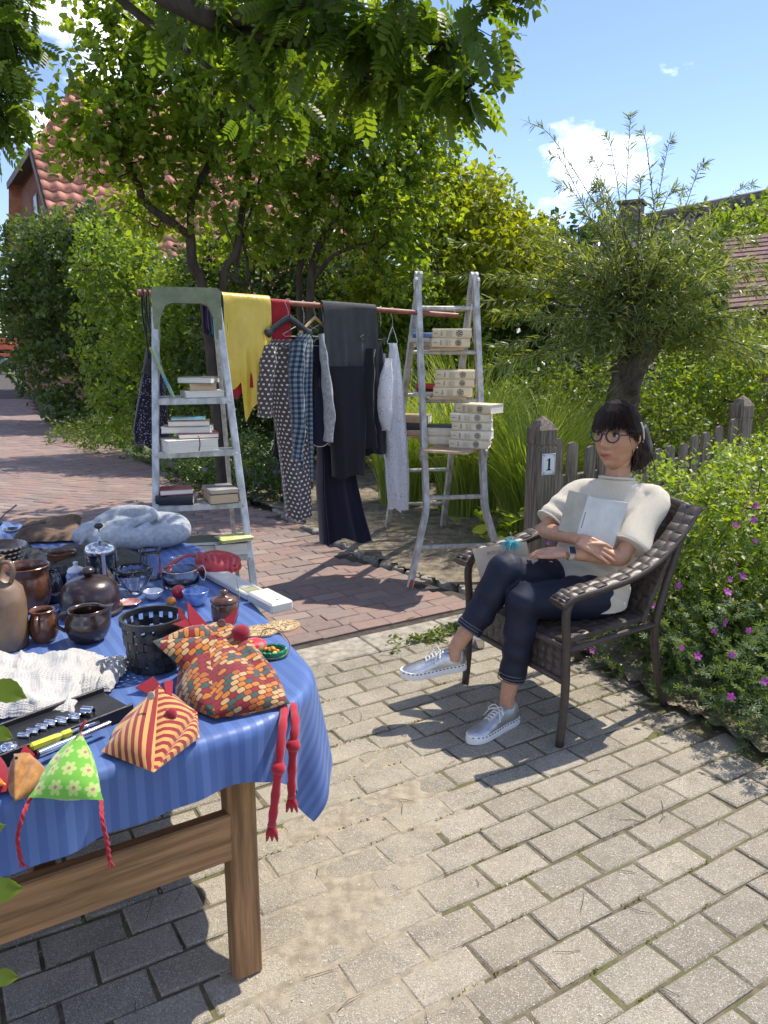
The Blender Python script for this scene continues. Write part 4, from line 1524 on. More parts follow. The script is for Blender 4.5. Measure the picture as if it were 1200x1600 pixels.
make_shrub('garden_shrub', (-1.6, 10.4, 0), 'mid-green shrub behind the yellow cloth and polka-dot dress', [
 ((-2.0, 10.4, 1.1), (0.9, 0.8, 1.2)), ((-1.1, 10.5, 1.2), (0.9, 0.8, 1.3)), ((-1.9, 10.8, 2.5), (1.0, 0.6, 0.9)), ((-0.8, 10.9, 2.6), (0.9, 0.6, 0.95))],
 1700, 12, 0.22, (0.06, 0.11), 'simple', L_hedge, 0.45, base_r=0.05)
make_shrub('garden_shrub', (0.0, 10.2, 0), 'leafy green shrub behind the dark skirts on the rail', [
 ((-0.2, 10.2, 1.2), (0.9, 0.8, 1.3)), ((0.6, 10.0, 1.3), (0.8, 0.8, 1.2))],
 800, 12, 0.22, (0.06, 0.11), 'simple', L_mid, 0.45, base_r=0.05)
make_shrub('garden_tree', (1.0, 10.6, 0), 'yellow-green bushy tree above the folding ladder', [
 ((0.7, 10.4, 2.9), (1.0, 0.9, 1.0)), ((1.5, 10.5, 2.6), (0.8, 0.8, 0.8)), ((0.3, 10.3, 3.4), (0.8, 0.8, 0.7)), ((1.1, 10.6, 3.4), (0.7, 0.7, 0.55)), ((1.9, 10.8, 2.9), (0.5, 0.6, 0.5)), ((0.0, 10.3, 2.2), (0.6, 0.7, 0.6))],
 1200, 13, 0.24, (0.07, 0.12), 'simple', L_yel, 0.4, cat='tree', base_r=0.09)
make_shrub('garden_tree', (2.0, 12.6, 0), 'dark green broad-leaved tree behind the folding ladder and willow', [
 ((1.6, 12.4, 1.6), (1.5, 1.0, 1.7)), ((2.8, 12.6, 1.9), (1.3, 1.0, 1.7)), ((0.4, 12.2, 1.2), (1.2, 0.9, 1.3)), ((2.2, 12.7, 3.0), (0.9, 0.8, 0.8))],
 1500, 12, 0.28, (0.09, 0.16), 'simple', L_dark, 0.35, cat='tree', base_r=0.1)
make_shrub('garden_tree', (6.9, 14.5, 0), 'bright green leafy tree over the dark roof at the edge of the view', [
 ((6.6, 14.4, 2.6), (1.3, 1.0, 1.5)), ((7.7, 14.6, 3.0), (1.4, 1.0, 1.6)), ((6.0, 14.2, 1.8), (1.0, 1.0, 1.2)), ((6.5, 14.2, 3.3), (0.9, 0.8, 0.8))],
 1300, 12, 0.3, (0.09, 0.15), 'simple', L_light, 0.4, cat='tree', base_r=0.1)
make_shrub('garden_shrub', (3.7, 8.9, 0), 'pale yellow-green shrub behind the far fence post', [
 ((3.5, 8.8, 0.95), (0.8, 0.6, 0.75)), ((4.4, 8.9, 1.1), (0.9, 0.7, 0.85)), ((3.0, 8.6, 0.7), (0.6, 0.5, 0.6))],
 1000, 13, 0.16, (0.04, 0.075), 'simple', L_light, 0.4, base_r=0.03)
make_shrub('garden_shrub', (2.4, 8.3, 0), 'fine-leaved green shrub around the foot of the pollard willow', [
 ((2.2, 8.2, 0.75), (0.8, 0.6, 0.8)), ((1.5, 8.2, 0.6), (0.7, 0.6, 0.65)), ((2.9, 8.0, 0.6), (0.6, 0.5, 0.55))],
 900, 13, 0.15, (0.035, 0.07), 'simple', L_weed, 0.4, base_r=0.03)
make_shrub('garden_shrub', (1.1, 9.0, 0), 'low shaded shrub behind the ornamental grass', [
 ((0.6, 9.0, 0.6), (0.9, 0.6, 0.7)), ((1.6, 9.2, 0.8), (0.8, 0.6, 0.8))], 600, 12, 0.18, (0.05, 0.09), 'simple', L_dark, 0.45, base_r=0.03)
make_shrub('ground_cover', (-4.2, 12.0, 0), 'low weedy ground cover along the path below the hedge', [
 ((-4.9, 13.2, 0.1), (1.0, 1.1, 0.35)), ((-4.0, 11.9, 0.1), (0.9, 0.8, 0.33)), ((-3.2, 10.9, 0.1), (0.6, 0.6, 0.3)), ((-5.6, 14.6, 0.1), (0.8, 1.0, 0.3))],
 1000, 11, 0.12, (0.03, 0.065), 'simple', L_weed, 0.6, base_r=0.01, cat='plant')
lav = make_shrub('low_shrub', (-1.75, 8.75, 0), 'rounded grey-green low shrub behind the polka-dot dress', [
 ((-1.6, 8.8, 0.28), (0.42, 0.36, 0.34)), ((-2.1, 8.9, 0.2), (0.35, 0.3, 0.26))], 420, 14, 0.1, (0.02, 0.045), 'simple', L_gera, 0.5, base_r=0.012)
cra = make_shrub('low_shrub', (-1.6, 8.05, 0), 'dark low cranesbill mound with violet flowers beside the red path', [
 ((-1.7, 8.1, 0.17), (0.5, 0.35, 0.27)), ((-1.15, 7.7, 0.14), (0.38, 0.3, 0.24)), ((-2.3, 8.9, 0.16), (0.4, 0.35, 0.24))], 480, 13, 0.1, (0.025, 0.05), 'simple', L_dark, 0.5, base_r=0.012)

def flower_mesh(name, rad, mat, petals=5):
 v, f = [], []
 for k in range(petals):
  a = k / petals * 2 * math.pi
  o = len(v)
  for x, y, z in ((0, 0, 0), (0.55, -0.34, 0.12), (1.0, -0.22, 0.22), (1.0, 0.22, 0.22), (0.55, 0.34, 0.12)):
   v.append((rad * (x * math.cos(a) - y * math.sin(a)), rad * (x * math.sin(a) + y * math.cos(a)), rad * z))
  f += [(o, o + 1, o + 2), (o, o + 2, o + 3), (o, o + 3, o + 4)]
 me = bpy.data.meshes.new(name)
 me.from_pydata(v, [], f)
 me.materials.append(mat)
 return me

m_magenta = M('petal_magenta', (0.40, 0.05, 0.36), 0.6, 0.2, 60, translucent=0.3, col2=(0.52, 0.09, 0.48))
m_violet = M('petal_violet', (0.22, 0.10, 0.45), 0.6, 0.2, 60, translucent=0.3)
fl_m = flower_mesh('flower', 0.0155, m_magenta)
fl_v = flower_mesh('flower', 0.018, m_violet)

def flowers(parent, pts, me, face=(0, -1, 0.6)):
 for p in pts:
  o = bpy.data.objects.new('flower', me)
  scene.collection.objects.link(o)
  o.parent = parent
  o.location = Vector(p) - parent.location
  n = unit(V3(face) + rng.normal(0, 0.5, 3))
  o.rotation_euler = Vector(n).to_track_quat('Z', 'Y').to_euler()
  s = rng.uniform(0.8, 1.25)
  o.scale = (s, s, s)

flowers(cra, [(-1.75, 7.78, 0.36), (-1.6, 7.75, 0.30), (-1.4, 7.6, 0.33), (-1.1, 7.5, 0.34), (-1.9, 7.9, 0.3), (-1.25, 7.42, 0.22)], fl_v)

# ---- pollard willow
wil = thing('willow_tree', (2.27, 7.2, 0), 'pollard willow with gnarled trunk and upright feathery shoots behind the woman', 'tree')
sk = Skeleton()
mb = MB()
trunk = smooth_path([(2.10, 7.2, -0.02), (2.12, 7.2, 0.5), (2.214, 7.150, 1.020), (2.280, 7.100, 1.318), (2.352, 7.100, 1.549), (2.365, 7.100, 1.778), (2.380, 7.100, 1.975)], 5)
tr = np.interp(np.linspace(0, 1, len(trunk)), [0, 0.35, 0.6, 0.8, 0.92, 1.0], [0.17, 0.13, 0.14, 0.22, 0.32, 0.2])
rs = []
for i, p in enumerate(trunk):
 a = np.arange(22) / 22 * 2 * math.pi
 lump = 1 + 0.20 * np.sin(a * 3 + i * 0.35) + 0.16 * np.sin(a * 5 - i * 0.8) + 0.12 * (vnoise(a * 2.2, np.full(22, i * 0.7), 9) - 0.5) * 2
 rs.append(p + np.column_stack([np.cos(a) * tr[i] * lump, np.sin(a) * tr[i] * lump, 0.04 * np.sin(a * 2 + i)]))
mb.rings(rs)
mb.build('trunk', m_bark_w, wil, smooth=True)
top = V3((2.358, 7.100, 1.721))
WTIPS = [(1.43, 7.00, 3.33), (2.13, 7.10, 3.42), (1.90, 7.20, 3.12), (2.47, 7.10, 3.24), (2.79, 7.20, 3.09), (1.62, 6.90, 2.86), (0.89, 6.90, 2.42), (0.72, 6.80, 2.16), (0.99, 6.70, 1.95), (3.29, 7.30, 2.75), (3.44, 7.30, 2.22), (3.23, 7.40, 2.96), (2.16, 6.80, 2.89), (2.15, 7.50, 2.86), (2.63, 7.00, 2.72), (1.61, 7.40, 2.51), (1.30, 7.30, 2.22), (2.90, 6.90, 2.34), (1.61, 7.30, 3.18), (2.25, 7.00, 3.27), (1.95, 7.00, 3.24), (1.62, 7.27, 2.35), (2.75, 7.64, 2.44), (1.60, 7.05, 2.26), (2.99, 6.54, 2.04), (2.95, 7.49, 2.84), (2.81, 7.25, 2.34), (1.81, 7.06, 2.26), (3.45, 7.77, 2.68), (2.08, 7.80, 2.91), (2.78, 6.65, 1.79), (3.20, 6.78, 1.49), (2.36, 7.24, 2.65), (2.88, 7.79, 3.00), (3.31, 6.56, 1.92), (3.72, 7.21, 1.94), (2.96, 7.22, 2.33), (1.97, 7.88, 2.33), (1.18, 6.54, 1.61), (1.33, 6.37, 2.46), (2.50, 6.83, 2.35), (3.94, 7.90, 1.92), (1.66, 6.35, 2.22), (1.39, 6.55, 2.12), (1.41, 7.83, 1.49), (3.23, 7.13, 1.80), (2.85, 7.29, 2.65), (3.48, 7.45, 1.54), (1.55, 7.13, 2.24), (2.46, 7.23, 2.42), (1.17, 6.40, 1.46), (2.63, 6.86, 2.55), (2.60, 6.40, 2.45), (2.88, 7.03, 2.72), (2.44, 6.80, 2.51), (1.83, 6.90, 2.62), (3.06, 7.48, 2.15), (1.67, 6.68, 2.32), (1.33, 6.46, 2.09), (1.73, 7.00, 2.42), (3.14, 7.34, 1.86), (2.90, 6.49, 1.80), (2.57, 7.64, 2.59), (1.56, 7.33, 2.11), (2.85, 6.77, 2.11), (2.94, 6.97, 2.14), (1.85, 6.55, 2.53), (1.12, 7.88, 1.37), (1.84, 6.66, 2.83), (3.22, 7.13, 2.49), (1.61, 6.41, 2.29), (2.31, 6.37, 2.44), (3.90, 7.73, 1.64), (3.35, 7.49, 1.82), (1.53, 7.14, 2.07), (1.84, 6.85, 2.84), (1.53, 7.55, 2.54), (2.05, 7.61, 2.48), (1.24, 7.59, 2.22), (3.23, 7.68, 2.04), (1.61, 7.14, 1.52), (1.79, 6.30, 2.52), (1.55, 6.41, 1.53), (3.38, 7.10, 1.45), (1.89, 7.34, 2.44), (2.43, 6.83, 2.54), (1.28, 6.91, 1.84), (1.66, 7.27, 1.57), (3.23, 7.30, 2.23), (2.18, 7.42, 2.65), (1.89, 6.69, 2.70), (2.35, 6.98, 2.78), (1.88, 6.90, 2.83), (3.34, 7.04, 1.82), (1.29, 7.72, 1.90), (3.33, 7.20, 2.29), (1.41, 6.53, 1.79), (2.56, 6.46, 2.07), (3.21, 7.65, 1.83), (1.25, 7.64, 1.90), (3.13, 6.36, 1.52), (2.86, 6.47, 2.23), (2.94, 6.82, 2.47), (2.32, 6.59, 2.76), (1.43, 6.93, 2.37), (1.89, 6.97, 2.52), (1.22, 6.96, 1.59), (3.11, 7.51, 2.26), (2.93, 7.33, 2.56), (3.17, 7.50, 1.79), (3.48, 7.45, 1.59), (1.71, 7.24, 2.11), (1.98, 7.83, 2.46), (1.76, 7.67, 2.63), (2.24, 6.34, 2.42), (2.17, 6.88, 2.60)]

for k, t in enumerate(WTIPS):
 t = V3(t)
 h = rng.uniform(-1, 1, 3) * np.array([0.2, 0.15, 0.12])
 b = top + h
 d = t - b
 out = np.array([d[0], d[1], 0]) * 0.12
 sk.limb([b, b + d * 0.3 - out * 0.6 + (0, 0, 0.06 * np.linalg.norm(d)), b + d * 0.7 - out * 0.3 + (0, 0, 0.05), t, t + d * 0.08 + np.array([d[0] * 0.12, d[1] * 0.12, -0.03])], -1, 4)
sk_p, sk_par = np.array(sk.p), np.array(sk.par)
V, F = sk.mesh(0.0022, base_r=0.009)
big_mesh('shoots', V, F, m_bark, wil, tuple(wil.location), smooth=True)
ii = np.array([i for i in range(len(sk_p)) if sk_par[i] >= 0])
seg0, seg1 = sk_p[sk_par[ii]], sk_p[ii]
per = 9
P = np.repeat(seg0, per, 0) + (np.repeat(seg1 - seg0, per, 0)) * rng.random((len(ii) * per, 1))
T = np.repeat(seg1 - seg0, per, 0)
T /= np.linalg.norm(T, axis=1, keepdims=True) + 1e-9
side = np.cross(T, rng.normal(0, 1, T.shape))
side /= np.linalg.norm(side, axis=1, keepdims=True) + 1e-9
hgt = np.clip((P[:, 2] - 1.6) / 1.6, 0, 1)
V, F, r = place_leaves(P, side * 0.8 + T * 0.8 + np.array([0, 0, -0.25]), rng.normal(0, 0.6, P.shape) + np.array([0, 0, 1.0]), rng.uniform(0.07, 0.14, len(P)) * (1 - 0.3 * hgt), 'willow')
big_mesh('crown', V, F, L_willow, wil, tuple(wil.location), r)
C = in_blobs([(top + (0, -0.15, 0.15), (0.62, 0.5, 0.34)), (top + (-0.5, -0.1, 0.05), (0.4, 0.4, 0.22)), (top + (0.55, 0, 0.05), (0.45, 0.4, 0.25)), (top + (0.05, -0.2, 0.5), (0.6, 0.5, 0.3)), (top + (-0.42, -0.25, -0.08), (0.38, 0.35, 0.2)), (top + (0.5, -0.2, -0.12), (0.4, 0.35, 0.22)), (top + (0.05, -0.45, 0.08), (0.4, 0.2, 0.2))], 850, 0.6)
V, F, r = sprig_leaves(C, np.repeat([[0, -0.3, 0.4]], len(C), 0) + rng.normal(0, 0.6, C.shape), 9, 0.14, (0.06, 0.11), 'willow', 0.5, 0.6, 0.8)
big_mesh('inner_leaves', V, F, L_willow, wil, tuple(wil.location), r)

# ---- ornamental grass
def grass_clump(name, c, n, h, lean, label, mat=L_grass, rad=0.22, wid=0.006, cat='grass'):
 o = thing(name, c, label, cat)
 m = 6
 a = rng.uniform(0, 2 * math.pi, n)
 rr = rad * np.sqrt(rng.random(n))
 b = np.column_stack([np.cos(a) * rr, np.sin(a) * rr, np.zeros(n)]) + V3(c)
 H = h * rng.uniform(0.55, 1.1, n)
 ln = lean * rng.uniform(0.25, 1.2, n)
 d = np.column_stack([np.cos(a + rng.normal(0, 0.5, n)), np.sin(a + rng.normal(0, 0.5, n)), np.zeros(n)])
 s = np.cross(d, [0, 0, 1.0])
 V, F = [], []
 for k in range(m):
  t = k / (m - 1)
  p = b + d * (ln * t ** 2.2)[:, None] * H[:, None] + np.column_stack([np.zeros(n), np.zeros(n), H * (t - 0.42 * (ln * t ** 3.0))])
  w = wid * (1 - t * 0.93)
  V.append(np.stack([p - s * w, p + s * w], 1))
 V = np.stack(V, 1)                       # n, m, 2, 3
 base = (np.arange(n) * m * 2)[:, None]
 kk = np.arange(m - 1)[None] * 2
 F = np.stack([base + kk, base + kk + 1, base + kk + 3, base + kk + 2], -1).reshape(-1, 4)
 ob = big_mesh('blades', V.reshape(-1, 3), F, mat, o, tuple(o.location), np.repeat(rng.random(n), m * 2))
 return o

grass_clump('ornamental_grass', (1.22, 6.35, 0.0), 1000, 1.4, 0.75, 'tall arching ornamental grass between folding ladder and numbered post', rad=0.2)
grass_clump('ornamental_grass', (0.8, 7.1, 0.0), 1000, 1.75, 0.6, 'tall ornamental grass seen through the lower rungs of the folding ladder', rad=0.28)
grass_clump('ornamental_grass', (0.2, 7.5, 0.0), 800, 1.55, 0.55, 'ornamental grass clump behind the white lace dress', rad=0.25)
grass_clump('ornamental_grass', (1.6, 7.0, 0.0), 800, 1.45, 0.75, 'ornamental grass clump in front of the willow trunk', rad=0.22)

o = thing('broadleaf_plant', (1.0, 5.75, 0), 'broad-leaved plant on the soil beside the numbered fence post', 'plant')
n = 60
a = rng.uniform(0, 6.28, n)
P = np.column_stack([1.02 + 0.16 * rng.normal(0, 1, n), 5.75 + 0.12 * rng.normal(0, 1, n), 0.06 + 0.28 * rng.random(n)])
V, F, r = place_leaves(P, np.column_stack([np.cos(a), np.sin(a), rng.normal(-0.2, 0.3, n)]), np.array([0, -0.2, 1.0]) + rng.normal(0, 0.35, (n, 3)), rng.uniform(0.1, 0.17, n), 'broad')
big_mesh('leaves', V, F, L_mid, o, tuple(o.location), r)
sk = Skeleton(); sk.limb([(1.0, 5.75, 0), (1.0, 5.75, 0.05)]); sk.grow(P, 0.1, 0.02)
V, F = sk.mesh(0.002, base_r=0.006)
big_mesh('stems', V, F, L_weed, o, tuple(o.location), np.full(len(V), 0.5))

# ---- flower bed beside and behind the chair
def bed_keep(C):
 y = C[:, 1]
 return (C[:, 0] > bed_edge_x(y) + 0.0 - 0.10 * np.clip(C[:, 2] * 2, 0, 1)) & (C[:, 2] > 0.02)

ger_blobs = [((1.75, 2.75, 0.12), (0.45, 0.45, 0.42)), ((1.55, 3.15, 0.12), (0.36, 0.4, 0.38)), ((2.1, 3.2, 0.2), (0.5, 0.5, 0.55)), ((1.7, 3.6, 0.2), (0.5, 0.4, 0.5)), ((1.95, 2.2, 0.1), (0.4, 0.5, 0.36)), ((1.35, 3.75, 0.12), (0.35, 0.3, 0.34)), ((1.15, 4.05, 0.1), (0.3, 0.25, 0.25)), ((2.5, 2.7, 0.2), (0.5, 0.6, 0.5)), ((1.62, 2.6, 0.06), (0.28, 0.35, 0.26)), ((1.42, 3.05, 0.06), (0.25, 0.3, 0.26)), ((1.3, 3.4, 0.08), (0.28, 0.3, 0.28))]
ger = thing('geranium_bed', (1.8, 3.0, 0), 'grey-green cranesbill plants with magenta flowers spilling beside the woven chair', 'plant')
C = in_blobs(ger_blobs, 2900, 0.22)
C = C[bed_keep(C)]
V, F, r = sprig_leaves(C, np.repeat([[-0.3, -0.5, 0.8]], len(C), 0) + rng.normal(0, 0.4, C.shape), 4, 0.05, (0.017, 0.032), 'star', 0.1, 0.9, 0.55)
big_mesh('foliage', V, F, L_gera, ger, tuple(ger.location), r)
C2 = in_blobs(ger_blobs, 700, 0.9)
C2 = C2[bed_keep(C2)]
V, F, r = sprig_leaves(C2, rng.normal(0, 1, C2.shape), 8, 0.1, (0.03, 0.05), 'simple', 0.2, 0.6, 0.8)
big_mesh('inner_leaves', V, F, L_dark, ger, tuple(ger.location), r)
sk = Skeleton(); sk.limb([(1.8, 3.0, 0), (1.8, 3.0, 0.03)]); sk.grow(C[rng.choice(len(C), 220, replace=False)], 0.2, 0.03)
V, F = sk.mesh(0.0015, base_r=0.012)
big_mesh('stems', V, F, m_bark, ger, tuple(ger.location))

spir_blobs = [((1.95, 3.75, 0.6), (0.5, 0.45, 0.52)), ((2.35, 3.6, 0.65), (0.5, 0.45, 0.5)), ((1.65, 4.1, 0.55), (0.42, 0.35, 0.45)), ((2.5, 4.3, 0.65), (0.7, 0.5, 0.5)), ((2.05, 4.25, 0.62), (0.5, 0.35, 0.48)), ((1.5, 3.75, 0.35), (0.3, 0.3, 0.3)), ((1.75, 3.55, 0.42), (0.32, 0.3, 0.3)), ((2.0, 3.2, 0.3), (0.3, 0.3, 0.3))]
spi = thing('golden_shrub', (2.0, 3.8, 0), 'golden-green small-leaved shrub behind the chair back and fence', 'shrub')
C = in_blobs(spir_blobs, 1500, 0.3)
C = C[(C[:, 0] > bed_edge_x(C[:, 1]) + 0.22) & (C[:, 2] > 0.05)]
V, F, r = sprig_leaves(C, np.repeat([[-0.15, -0.5, 0.55]], len(C), 0) + rng.normal(0, 0.45, C.shape), 13, 0.13, (0.022, 0.042), 'ovate', 0.15, 1.0, 0.5)
big_mesh('foliage', V, F, L_spir, spi, tuple(spi.location), r)
sk = Skeleton(); sk.limb([(2.0, 3.8, 0), (2.0, 3.8, 0.1)]); sk.grow(C[rng.choice(len(C), 260, replace=False)], 0.2, 0.03)
V, F = sk.mesh(0.0018, base_r=0.02)
big_mesh('stems', V, F, m_bark, spi, tuple(spi.location))
sh = Skeleton()
sh.limb([(1.9, 3.8, 0.7), (1.9, 3.8, 0.72)])
tp = [(1.42, 3.9, 0.93), (1.62, 3.9, 1.02), (1.5, 3.75, 0.88), (1.85, 3.7, 1.08), (2.2, 3.7, 1.12), (1.35, 3.8, 0.8)]
sh.grow(tp, 0.06, 0.02)
V, F = sh.mesh(0.0014, base_r=0.004)
big_mesh('shoots', V, F, m_bark, spi, tuple(spi.location))
pp_ = np.array(sh.p[3:])
V, F, r = sprig_leaves(pp_, np.repeat([[-0.6, -0.3, 0.2]], len(pp_), 0), 3, 0.03, (0.025, 0.04), 'ovate', 0.1, 1.0, 0.4)
big_mesh('shoot_leaves', V, F, L_spir, spi, tuple(spi.location), r)
fl_px = [(1.304, 3.200, 0.525), (1.477, 3.100, 0.528), (1.549, 3.200, 0.628), (1.623, 3.200, 0.729), (1.399, 2.850, 0.346), (1.285, 2.900, 0.319), (1.237, 2.950, 0.335), (1.317, 2.650, 0.262), (1.429, 3.000, 0.426), (1.410, 3.050, 0.372), (1.657, 3.300, 0.801),
   (1.579, 3.300, 0.778), (1.558, 3.150, 0.584), (1.484, 2.900, 0.430), (1.012, 3.450, 0.112), (0.899, 4.000, 0.513), (1.410, 2.600, 0.345), (1.707, 3.400, 0.845), (1.247, 3.350, 0.383), (1.528, 3.200, 0.554)]
flowers(ger, fl_px, fl_m)
m_tuft = L_weed
n = 26
cs = np.concatenate([np.column_stack([rng.uniform(0.05, 0.75, 70), np.zeros(70), np.zeros(70)])])
cs[:, 1] = 3.55 + 0.577 * (cs[:, 0] + 0.32) + rng.normal(0.02, 0.035, 70)
P = np.repeat(cs, 12, 0) + rng.normal(0, 0.022, (840, 3)) * (1, 1, 0.0) + np.column_stack([np.zeros(840), np.zeros(840), rng.random(840) * 0.03])
V, F, r = place_leaves(P, rng.normal(0, 1, (840, 3)) * (1, 1, 0.4) + (0, 0, 0.4), rng.normal(0, 0.5, (840, 3)) + (0, 0, 1), rng.uniform(0.012, 0.035, 840), 'simple')
tag(big_mesh('weeds', V, F, m_tuft, None, (0, 0, 0), r), 'small green weeds growing along the kerb between path and paving', kind='stuff')
cs = np.column_stack([rng.uniform(-0.9, 1.4, 420), rng.uniform(1.2, 3.9, 420)])
a_, b_ = cs @ E1, cs @ E2
b_ = PAVE_TOP - np.round((PAVE_TOP - b_) / row_h) * row_h
cs = np.outer(a_, E1) + np.outer(b_, E2)
den = fbm(cs[:, 0] * 2.2, cs[:, 1] * 2.2, 77)
cs = cs[(den > 0.5) & (cs[:, 0] < bed_edge_x(cs[:, 1])) & (cs[:, 1] < 3.5)]
k = len(cs)
P = np.repeat(np.column_stack([cs, np.zeros(k)]), 9, 0) + np.column_stack([np.outer(rng.normal(0, 0.02, k * 9), E1), np.full(k * 9, -0.004)])
V, F, r = place_leaves(P, rng.normal(0, 0.5, (k * 9, 3)) + (0, 0, 0.8), rng.normal(0, 1, (k * 9, 3)), rng.uniform(0.004, 0.013, k * 9), 'simple')
tag(big_mesh('moss', V, F, leaf_mat('moss_tuft', (0.12, 0.12, 0.03), (0.19, 0.18, 0.05), (0.3, 0.27, 0.12), 0.2, 0.9), None, (0, 0, 0), r), kind='stuff')

# ---- sprig of leaves reaching in from the camera's left side
spr = thing('leaf_sprig', (-0.78, 1.1, 0), 'few broad green leaves of a plant close to the camera at the table end', 'plant')
sk = Skeleton()
sk.limb([(-0.80, 1.02, 0.0), (-0.78, 1.0, 0.5), (-0.72, 0.98, 0.9), (-0.66, 0.98, 1.05)])
lf = [((-0.560, 1.000, 1.082), (1, 0.1, -0.5), 0.05), ((-0.635, 1.050, 0.704), (1, 0.1, 0.0), 0.055), ((-0.641, 1.050, 0.543), (1, 0.0, -0.05), 0.04), ((-0.568, 1.000, 1.012), (1, 0.2, -0.6), 0.032), ((-0.621, 1.050, 0.810), (0.7, 0, 0.3), 0.03)]
sk.grow([q[0] for q in lf], 0.08, 0.01)
V, F = sk.mesh(0.0012, base_r=0.004)
big_mesh('stems', V, F, L_weed, spr, tuple(spr.location), np.full(len(V), 0.5))
for p, d, s in lf:
 V, F, r = place_leaves(np.array([p]), np.array([d], float), np.array([[0.1, -0.8, 0.5]]), np.array([s]), 'broad', np.array([0.4]))
 big_mesh('leaf', V, F, L_mid, spr, tuple(spr.location), r)

# ================================================================== FENCE, HOUSES
m_wood_grey = M('weathered_wood', (0.15, 0.115, 0.085), 0.9, 0.45, 9, 0.8, 36, stretch=(9, 9, 0.5), col2=(0.30, 0.25, 0.19))
m_enamel = M('white_enamel', (0.78, 0.80, 0.82), 0.2, 0.04, 8)
m_enamel_ink = M('enamel_ink', (0.015, 0.016, 0.02), 0.25, 0.1)
P1, P2 = np.array([0.935, 4.46, 0]), np.array([2.77, 5.88, 0])
FD = unit(P2 - P1)

def fence_post(p, ang, h, w, label):
 o = thing('fence_post', p, label, 'post', 'posts of the weathered picket fence')
 rt = rotz(ang)
 mb = MB()
 hw = w / 2
 prof = [(1.0, -0.05), (1.0, h - 0.185), (0.93, h - 0.178), (0.93, h - 0.170), (1.0, h - 0.163), (1.0, h - 0.085), (1.03, h - 0.08), (0.55, h - 0.03), (0.04, h)]
 rs = [np.array([(a * hw * s, b * hw * s, z) for a, b in ((-1, -1), (1, -1), (1, 1), (-1, 1))]) @ rt.T + V3(p) for s, z in prof]
 mb.rings(rs)
 mb.build('shaft', m_wood_grey, o)
 return o

post1 = fence_post(P1, R(24), 1.165, 0.125, 'weathered fence post with pyramid cap bearing the number one plate')
fence_post(P2, R(28), 1.20, 0.12, 'weathered fence post with pyramid cap at the far end of the pickets')
rt = rotz(R(24))
nrm = rt @ np.array([0, -1, 0])
xa = rt @ np.array([1, 0, 0])
pc = P1 + nrm * 0.0635 + np.array([0, 0, 0.885]) + xa * 0.008
sgn = thing('number_plate', pc - (0, 0, 0.063), 'white enamel plate with black number one on the fence post', 'sign')
RS = frame(x=xa, y=(0, 0, 1))
mb = MB()
mb.box(pc + nrm * 0.002, (0.094, 0.126, 0.004), RS, 0.002)
mb.build('plate', m_enamel, sgn)
mb = MB()
one = [(-0.017, -0.036), (0.017, -0.036), (0.017, -0.031), (0.0085, -0.029), (0.0085, 0.037), (0.004, 0.037), (-0.015, 0.026), (-0.015, 0.022), (-0.005, 0.024), (-0.0055, -0.029), (-0.017, -0.031)]
mb.prism(one, 0.0, 0.0006, RS, pc + nrm * 0.0042)
mb.build('numeral', m_enamel_ink, sgn)
mb = MB()
n_ = 0.0042
bx, by, c = 0.041, 0.057, 0.012
path = [(-bx, -by + c), (-bx, by - c), (-bx + c, by - c), (-bx + c, by), (bx - c, by), (bx - c, by - c), (bx, by - c), (bx, -by + c), (bx - c, -by + c), (bx - c, -by), (-bx + c, -by), (-bx + c, -by + c)]
for i in range(len(path)):
 a, b = np.array(path[i]), np.array(path[(i + 1) % len(path)])
 mid, L, an = (a + b) / 2, np.linalg.norm(b - a), math.atan2(b[1] - a[1], b[0] - a[0])
 mb.box(pc + nrm * n_ + RS @ np.array([mid[0], mid[1], 0]), (L + 0.0012, 0.0012, 0.0005), RS @ rotz(an))
mb.build('border', m_enamel_ink, sgn)
for sx in (-1, 1):
 for sy in (-1, 1):
  mb = MB()
  mb.lathe([(0.0042, 0), (0.0042, 0.002), (0.002, 0.003)], 8, pc + nrm * 0.004 + RS @ np.array([sx * 0.0385, sy * 0.0545, 0]), RS)
  mb.build('screw', m_enamel_ink, sgn)

fen = thing('picket_fence', (P1 + P2) / 2, 'weathered grey picket fence dipping between its two capped posts', 'fence')
Lf = np.linalg.norm(P2 - P1)
npk = 14
for i in range(npk):
 t = (i + 1) / (npk + 1)
 p = P1 + FD * Lf * t
 z1 = 1.085 - 0.20 * math.sin(math.pi * t) ** 0.8 + rng.normal(0, 0.008)
 w = 0.045
 pl = [(-w, 0.06), (w, 0.06), (w, z1 - 0.03), (w * 0.75, z1 - 0.008), (w * 0.3, z1), (-w * 0.3, z1), (-w * 0.75, z1 - 0.008), (-w, z1 - 0.03)]
 rt = frame(x=FD, y=rot_axis(FD, rng.normal(0, 0.012)) @ np.array([0, 0, 1.0]))
 mb = MB()
 mb.prism(pl, -0.011, 0.011, rt, p + rng.normal(0, 0.002, 3) * (1, 1, 0))
 mb.build('picket', m_wood_grey, fen)
back = np.array([-FD[1], FD[0], 0])
for z in (0.28, 0.74):
 mb = MB()
 mb.box((P1 + P2) / 2 + back * 0.033 + (0, 0, z), (Lf - 0.1, 0.04, 0.08), frame(x=FD, z=(0, 0, 1)), 0.004)
 mb.build('rail', m_wood_grey, fen)

